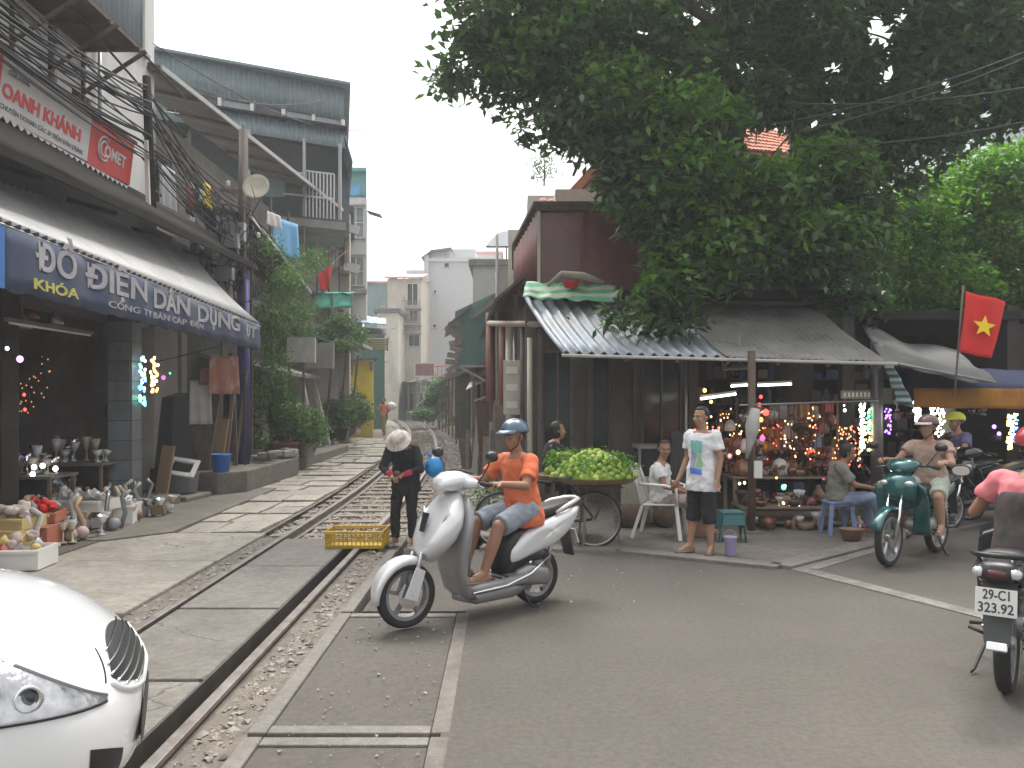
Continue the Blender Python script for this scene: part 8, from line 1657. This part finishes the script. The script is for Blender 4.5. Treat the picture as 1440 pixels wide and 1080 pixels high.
for i in range(26): good((U(6.0, 9.6), U(12.3, 13.2), U(1.35, 1.8)), 'hanging under the blue canopy', 'lamps hanging under the blue canopy', (0, 1, 2, 4))
gl = 'lit bulbs of the right lamp shop'
def where(px, py): return ('hanging high left' if px < 1060 else 'hanging by the brown post' if px < 1085 else 'hanging at the right') if py < 625 else ('on the display left of the brown post' if px < 1060 else 'on the display right of the brown post' if px < 1130 else 'in the shelves at the right')
for px, py, Y, c, r_, e, lb in ((991, 549, 11.5, (1, .6, .12), .035, 8, 'amber'), (1000, 565, 11.5, (1, .6, .12), .03, 8, 'amber'), (985, 574, 11.5, (1, .6, .12), .035, 8, 'amber'), (1000, 586, 11.6, (1, .45, .2), .02, 5, 'amber'), (1070, 558, 11, RD, .03, 4, 'red'), (1068, 569, 11, RD, .03, 4, 'red'), (1077, 580, 11, RD, .055, 3, 'red'), (1070, 590, 11, (1, .4, .05), .04, 7, 'orange'), (1072, 616, 11, (1, .05, .2), .045, 3, 'red'),
      (1038, 636, 11.2, (1, .5, .25), .04, 10, 'orange'), (1026, 641, 11.2, (1, .12, .1), .035, 4, 'red'), (1040, 680, 11, WARM, .025, 10, 'warm white'), (1047, 679, 11, WARM, .025, 10, 'warm white'), (1092, 672, 11, (1, .5, .1), .02, 7, 'orange'), (1102, 685, 11, GN, .045, 5, 'green'), (1104, 683, 10.95, COOL, .02, 10, 'white'), (1102, 707, 10.8, WARM, .03, 10, 'warm white'), (1111, 710, 10.8, (1, .4, .4), .025, 6, 'pink'), (1122, 710, 10.8, COOL, .035, 10, 'white'),
      (1140, 637, 12, RD, .05, 2.5, 'red'), (1152, 653, 12, RD, .035, 3, 'red'), (1145, 668, 12, RD, .05, 2, 'red'), (1158, 672, 12, (1, .05, .15), .03, 4, 'red'), (1097, 669, 11.5, BL, .03, 4, 'blue'), (1188, 577, 12, COOL, .03, 9, 'white'), (1187, 570, 12, COOL, .018, 6, 'white')): bulb(P(px, py, Y), c, r_, e, lb+' lit bulb '+where(px, py)+' of the lamp shop', gl)
garland('tall white and yellow light column inside the right lamp shop', 1213, 568, 636, 12.2, [COOL, (1, .85, .4)], 90, .014, 8, .04); garland('yellow and green light string beside the white light column', 1221, 574, 634, 12.2, [(1, .8, .3), GN], 50, .012, 5, .04)
garland('violet light string left of the parked motorbikes', 1249, 575, 610, 12.5, [PU], 30, .012, 4, .05)
garland('bright white light bundle under the blue canopy', 1289, 566, 592, 12, [COOL], 26, .022, 12, .04); garland('short yellow light column under the amber banner', 1311, 570, 592, 12, [(1, .85, .35)], 24, .018, 10, .02); garland('white light sprays hanging beside the yellow light column', 1322, 574, 618, 12, [COOL, (1, .9, .5)], 46, .014, 7, .07)
garland('yellow light column at the right edge behind the parked motorbikes', 1420, 584, 632, 11.8, [(1, .85, .25)], 50, .016, 7, .03); garland('pale blue light string at the right edge', 1427, 582, 622, 11.9, [COOL, BL], 26, .012, 4, .03)
for px, py in ((1398, 600), (1405, 610), (1403, 615)): bulb(P(px, py, 12.5), PU, .04, 5, 'violet lit bulb behind the person in purple shirt', 'violet bulbs behind the parked motorbikes')
for px, py in ((1258, 655), (1264, 650), (1260, 660)): bulb(P(px-6, py, 12.6), COOL, .04, 12, 'white lit bulb glowing behind the beige topped rider', 'white bulbs behind the rider')
for k in range(22):
    px = U(975, 1215); y0 = U(572, 600); ci_ = rng.randrange(4); g_ = garland('faint '+('amber', 'pale amber', 'orange', 'red')[ci_]+' string lights hung among the lamp shop wares', px, y0, y0+U(30, 80), U(11.6, 12.9), [((1, .5, .18), (1, .62, .3), (1, .3, .12), (1, .12, .08))[ci_]], 16, .011, 2.6, .09); g_['group'] = 'faint string lights of the right lamp shop'
# shop sign over the lamp shop and small furniture
sg2 = thing('small_shop_sign', 'small grey sign with worn letter marks hung in the right lamp shop', 'sign', P(1205, 555, 12.6)); MB().box((0, 0, 0), (.5, .03, .13)).build('panel', STEELG, sg2)
for k in range(7): MB().box((-.19+k*.062, -.018, 0), (.03, .006, .07)).build('letter_block', PLW, sg2)
dk = thing('display_case', 'dark glass counter standing behind the seated man', 'counter', (X(945, 12.2), 12.4, .03)); MB().box((0, 0, .5), (1.0, .5, .9)).build('case', GLASSD, dk); MB().box((0, 0, .98), (1.06, .56, .05)).build('top', GREYW, dk)
for a in (-1, 1): MB().box((a*.49, -.24, .5), (.04, .04, .95)).build('edge', STEELG, dk)
cb = thing('concrete_block', 'pale concrete block behind the white plastic chair', 'block', (X(908, 11.2), 11.3, .03)); MB().box((0, 0, .3), (.6, .5, .6)).build('block', mat('mossy_concrete', (.32, .31, .24), .9, var=.15, dirt=(.2, .2, .15), da=.7, ds=3), cb, bev=.03)
for k, (px, w_) in enumerate(((885, .35), (900, .3), (935, .3))): m = MB().ell((0, 0, .14), (w_/2, .2, .17), None, 14, 9); m.v = [(v[0]*(1+.2*mnoise.noise(V(v)*6)), v[1], max(0, v[2])) for v in m.v]; o = m.build('bundle', mat('brown_sack', (.12, .075, .055), .9, var=.3), smooth=True); o.location = (X(px, 10.8), 10.85, .02); tag(o, ('brown bundle on the pavement left of the chair', 'brown bundle nearest the chair leg', 'brown bundle under the white plastic chair')[k], 'bundle')
cloth('hanging_jacket', 'dark grey jacket hanging behind the seated man', 'clothing', P(965, 606, 11.6), .5, .9, mat('charcoal_cloth', (.06, .06, .065), .9), .2)
o = MB().tube([(X(965, 11.6), 11.62, .03), (X(965, 11.6), 11.62, 2.5)], .02, 6).build('thin_post', STEELG, smooth=True); tag(o, 'thin grey post holding the dark grey jacket', 'post')
sk2 = thing('rubbish_basket', 'small basket of litter under the blue stool', 'basket', (X(1205, 9.6), 9.75, .03)); MB().lathe([(.1, 0), (.14, .13), (.15, .14), (.13, .13), (.1, .02), (.01, .01)], n=18).build('basket', GC[0], sk2, True)
# ================================================================ haze
hz = MB().mm((-405, -85, -1.4), (405, 405, 19)).build('haze', None, kind='stuff'); hz['label'] = 'thin pale haze filling the street air'
hm = bpy.data.materials.new('haze_air'); hm.use_nodes = True; n_ = hm.node_tree.nodes; n_.clear(); o_ = n_.new('ShaderNodeOutputMaterial'); v_ = n_.new('ShaderNodeVolumePrincipled')
v_.inputs['Color'].default_value = (.95, .97, 1, 1); v_.inputs['Density'].default_value = .0024; v_.inputs['Anisotropy'].default_value = .2
hm.node_tree.links.new(v_.outputs[0], o_.inputs['Volume']); hz.data.materials.append(hm)
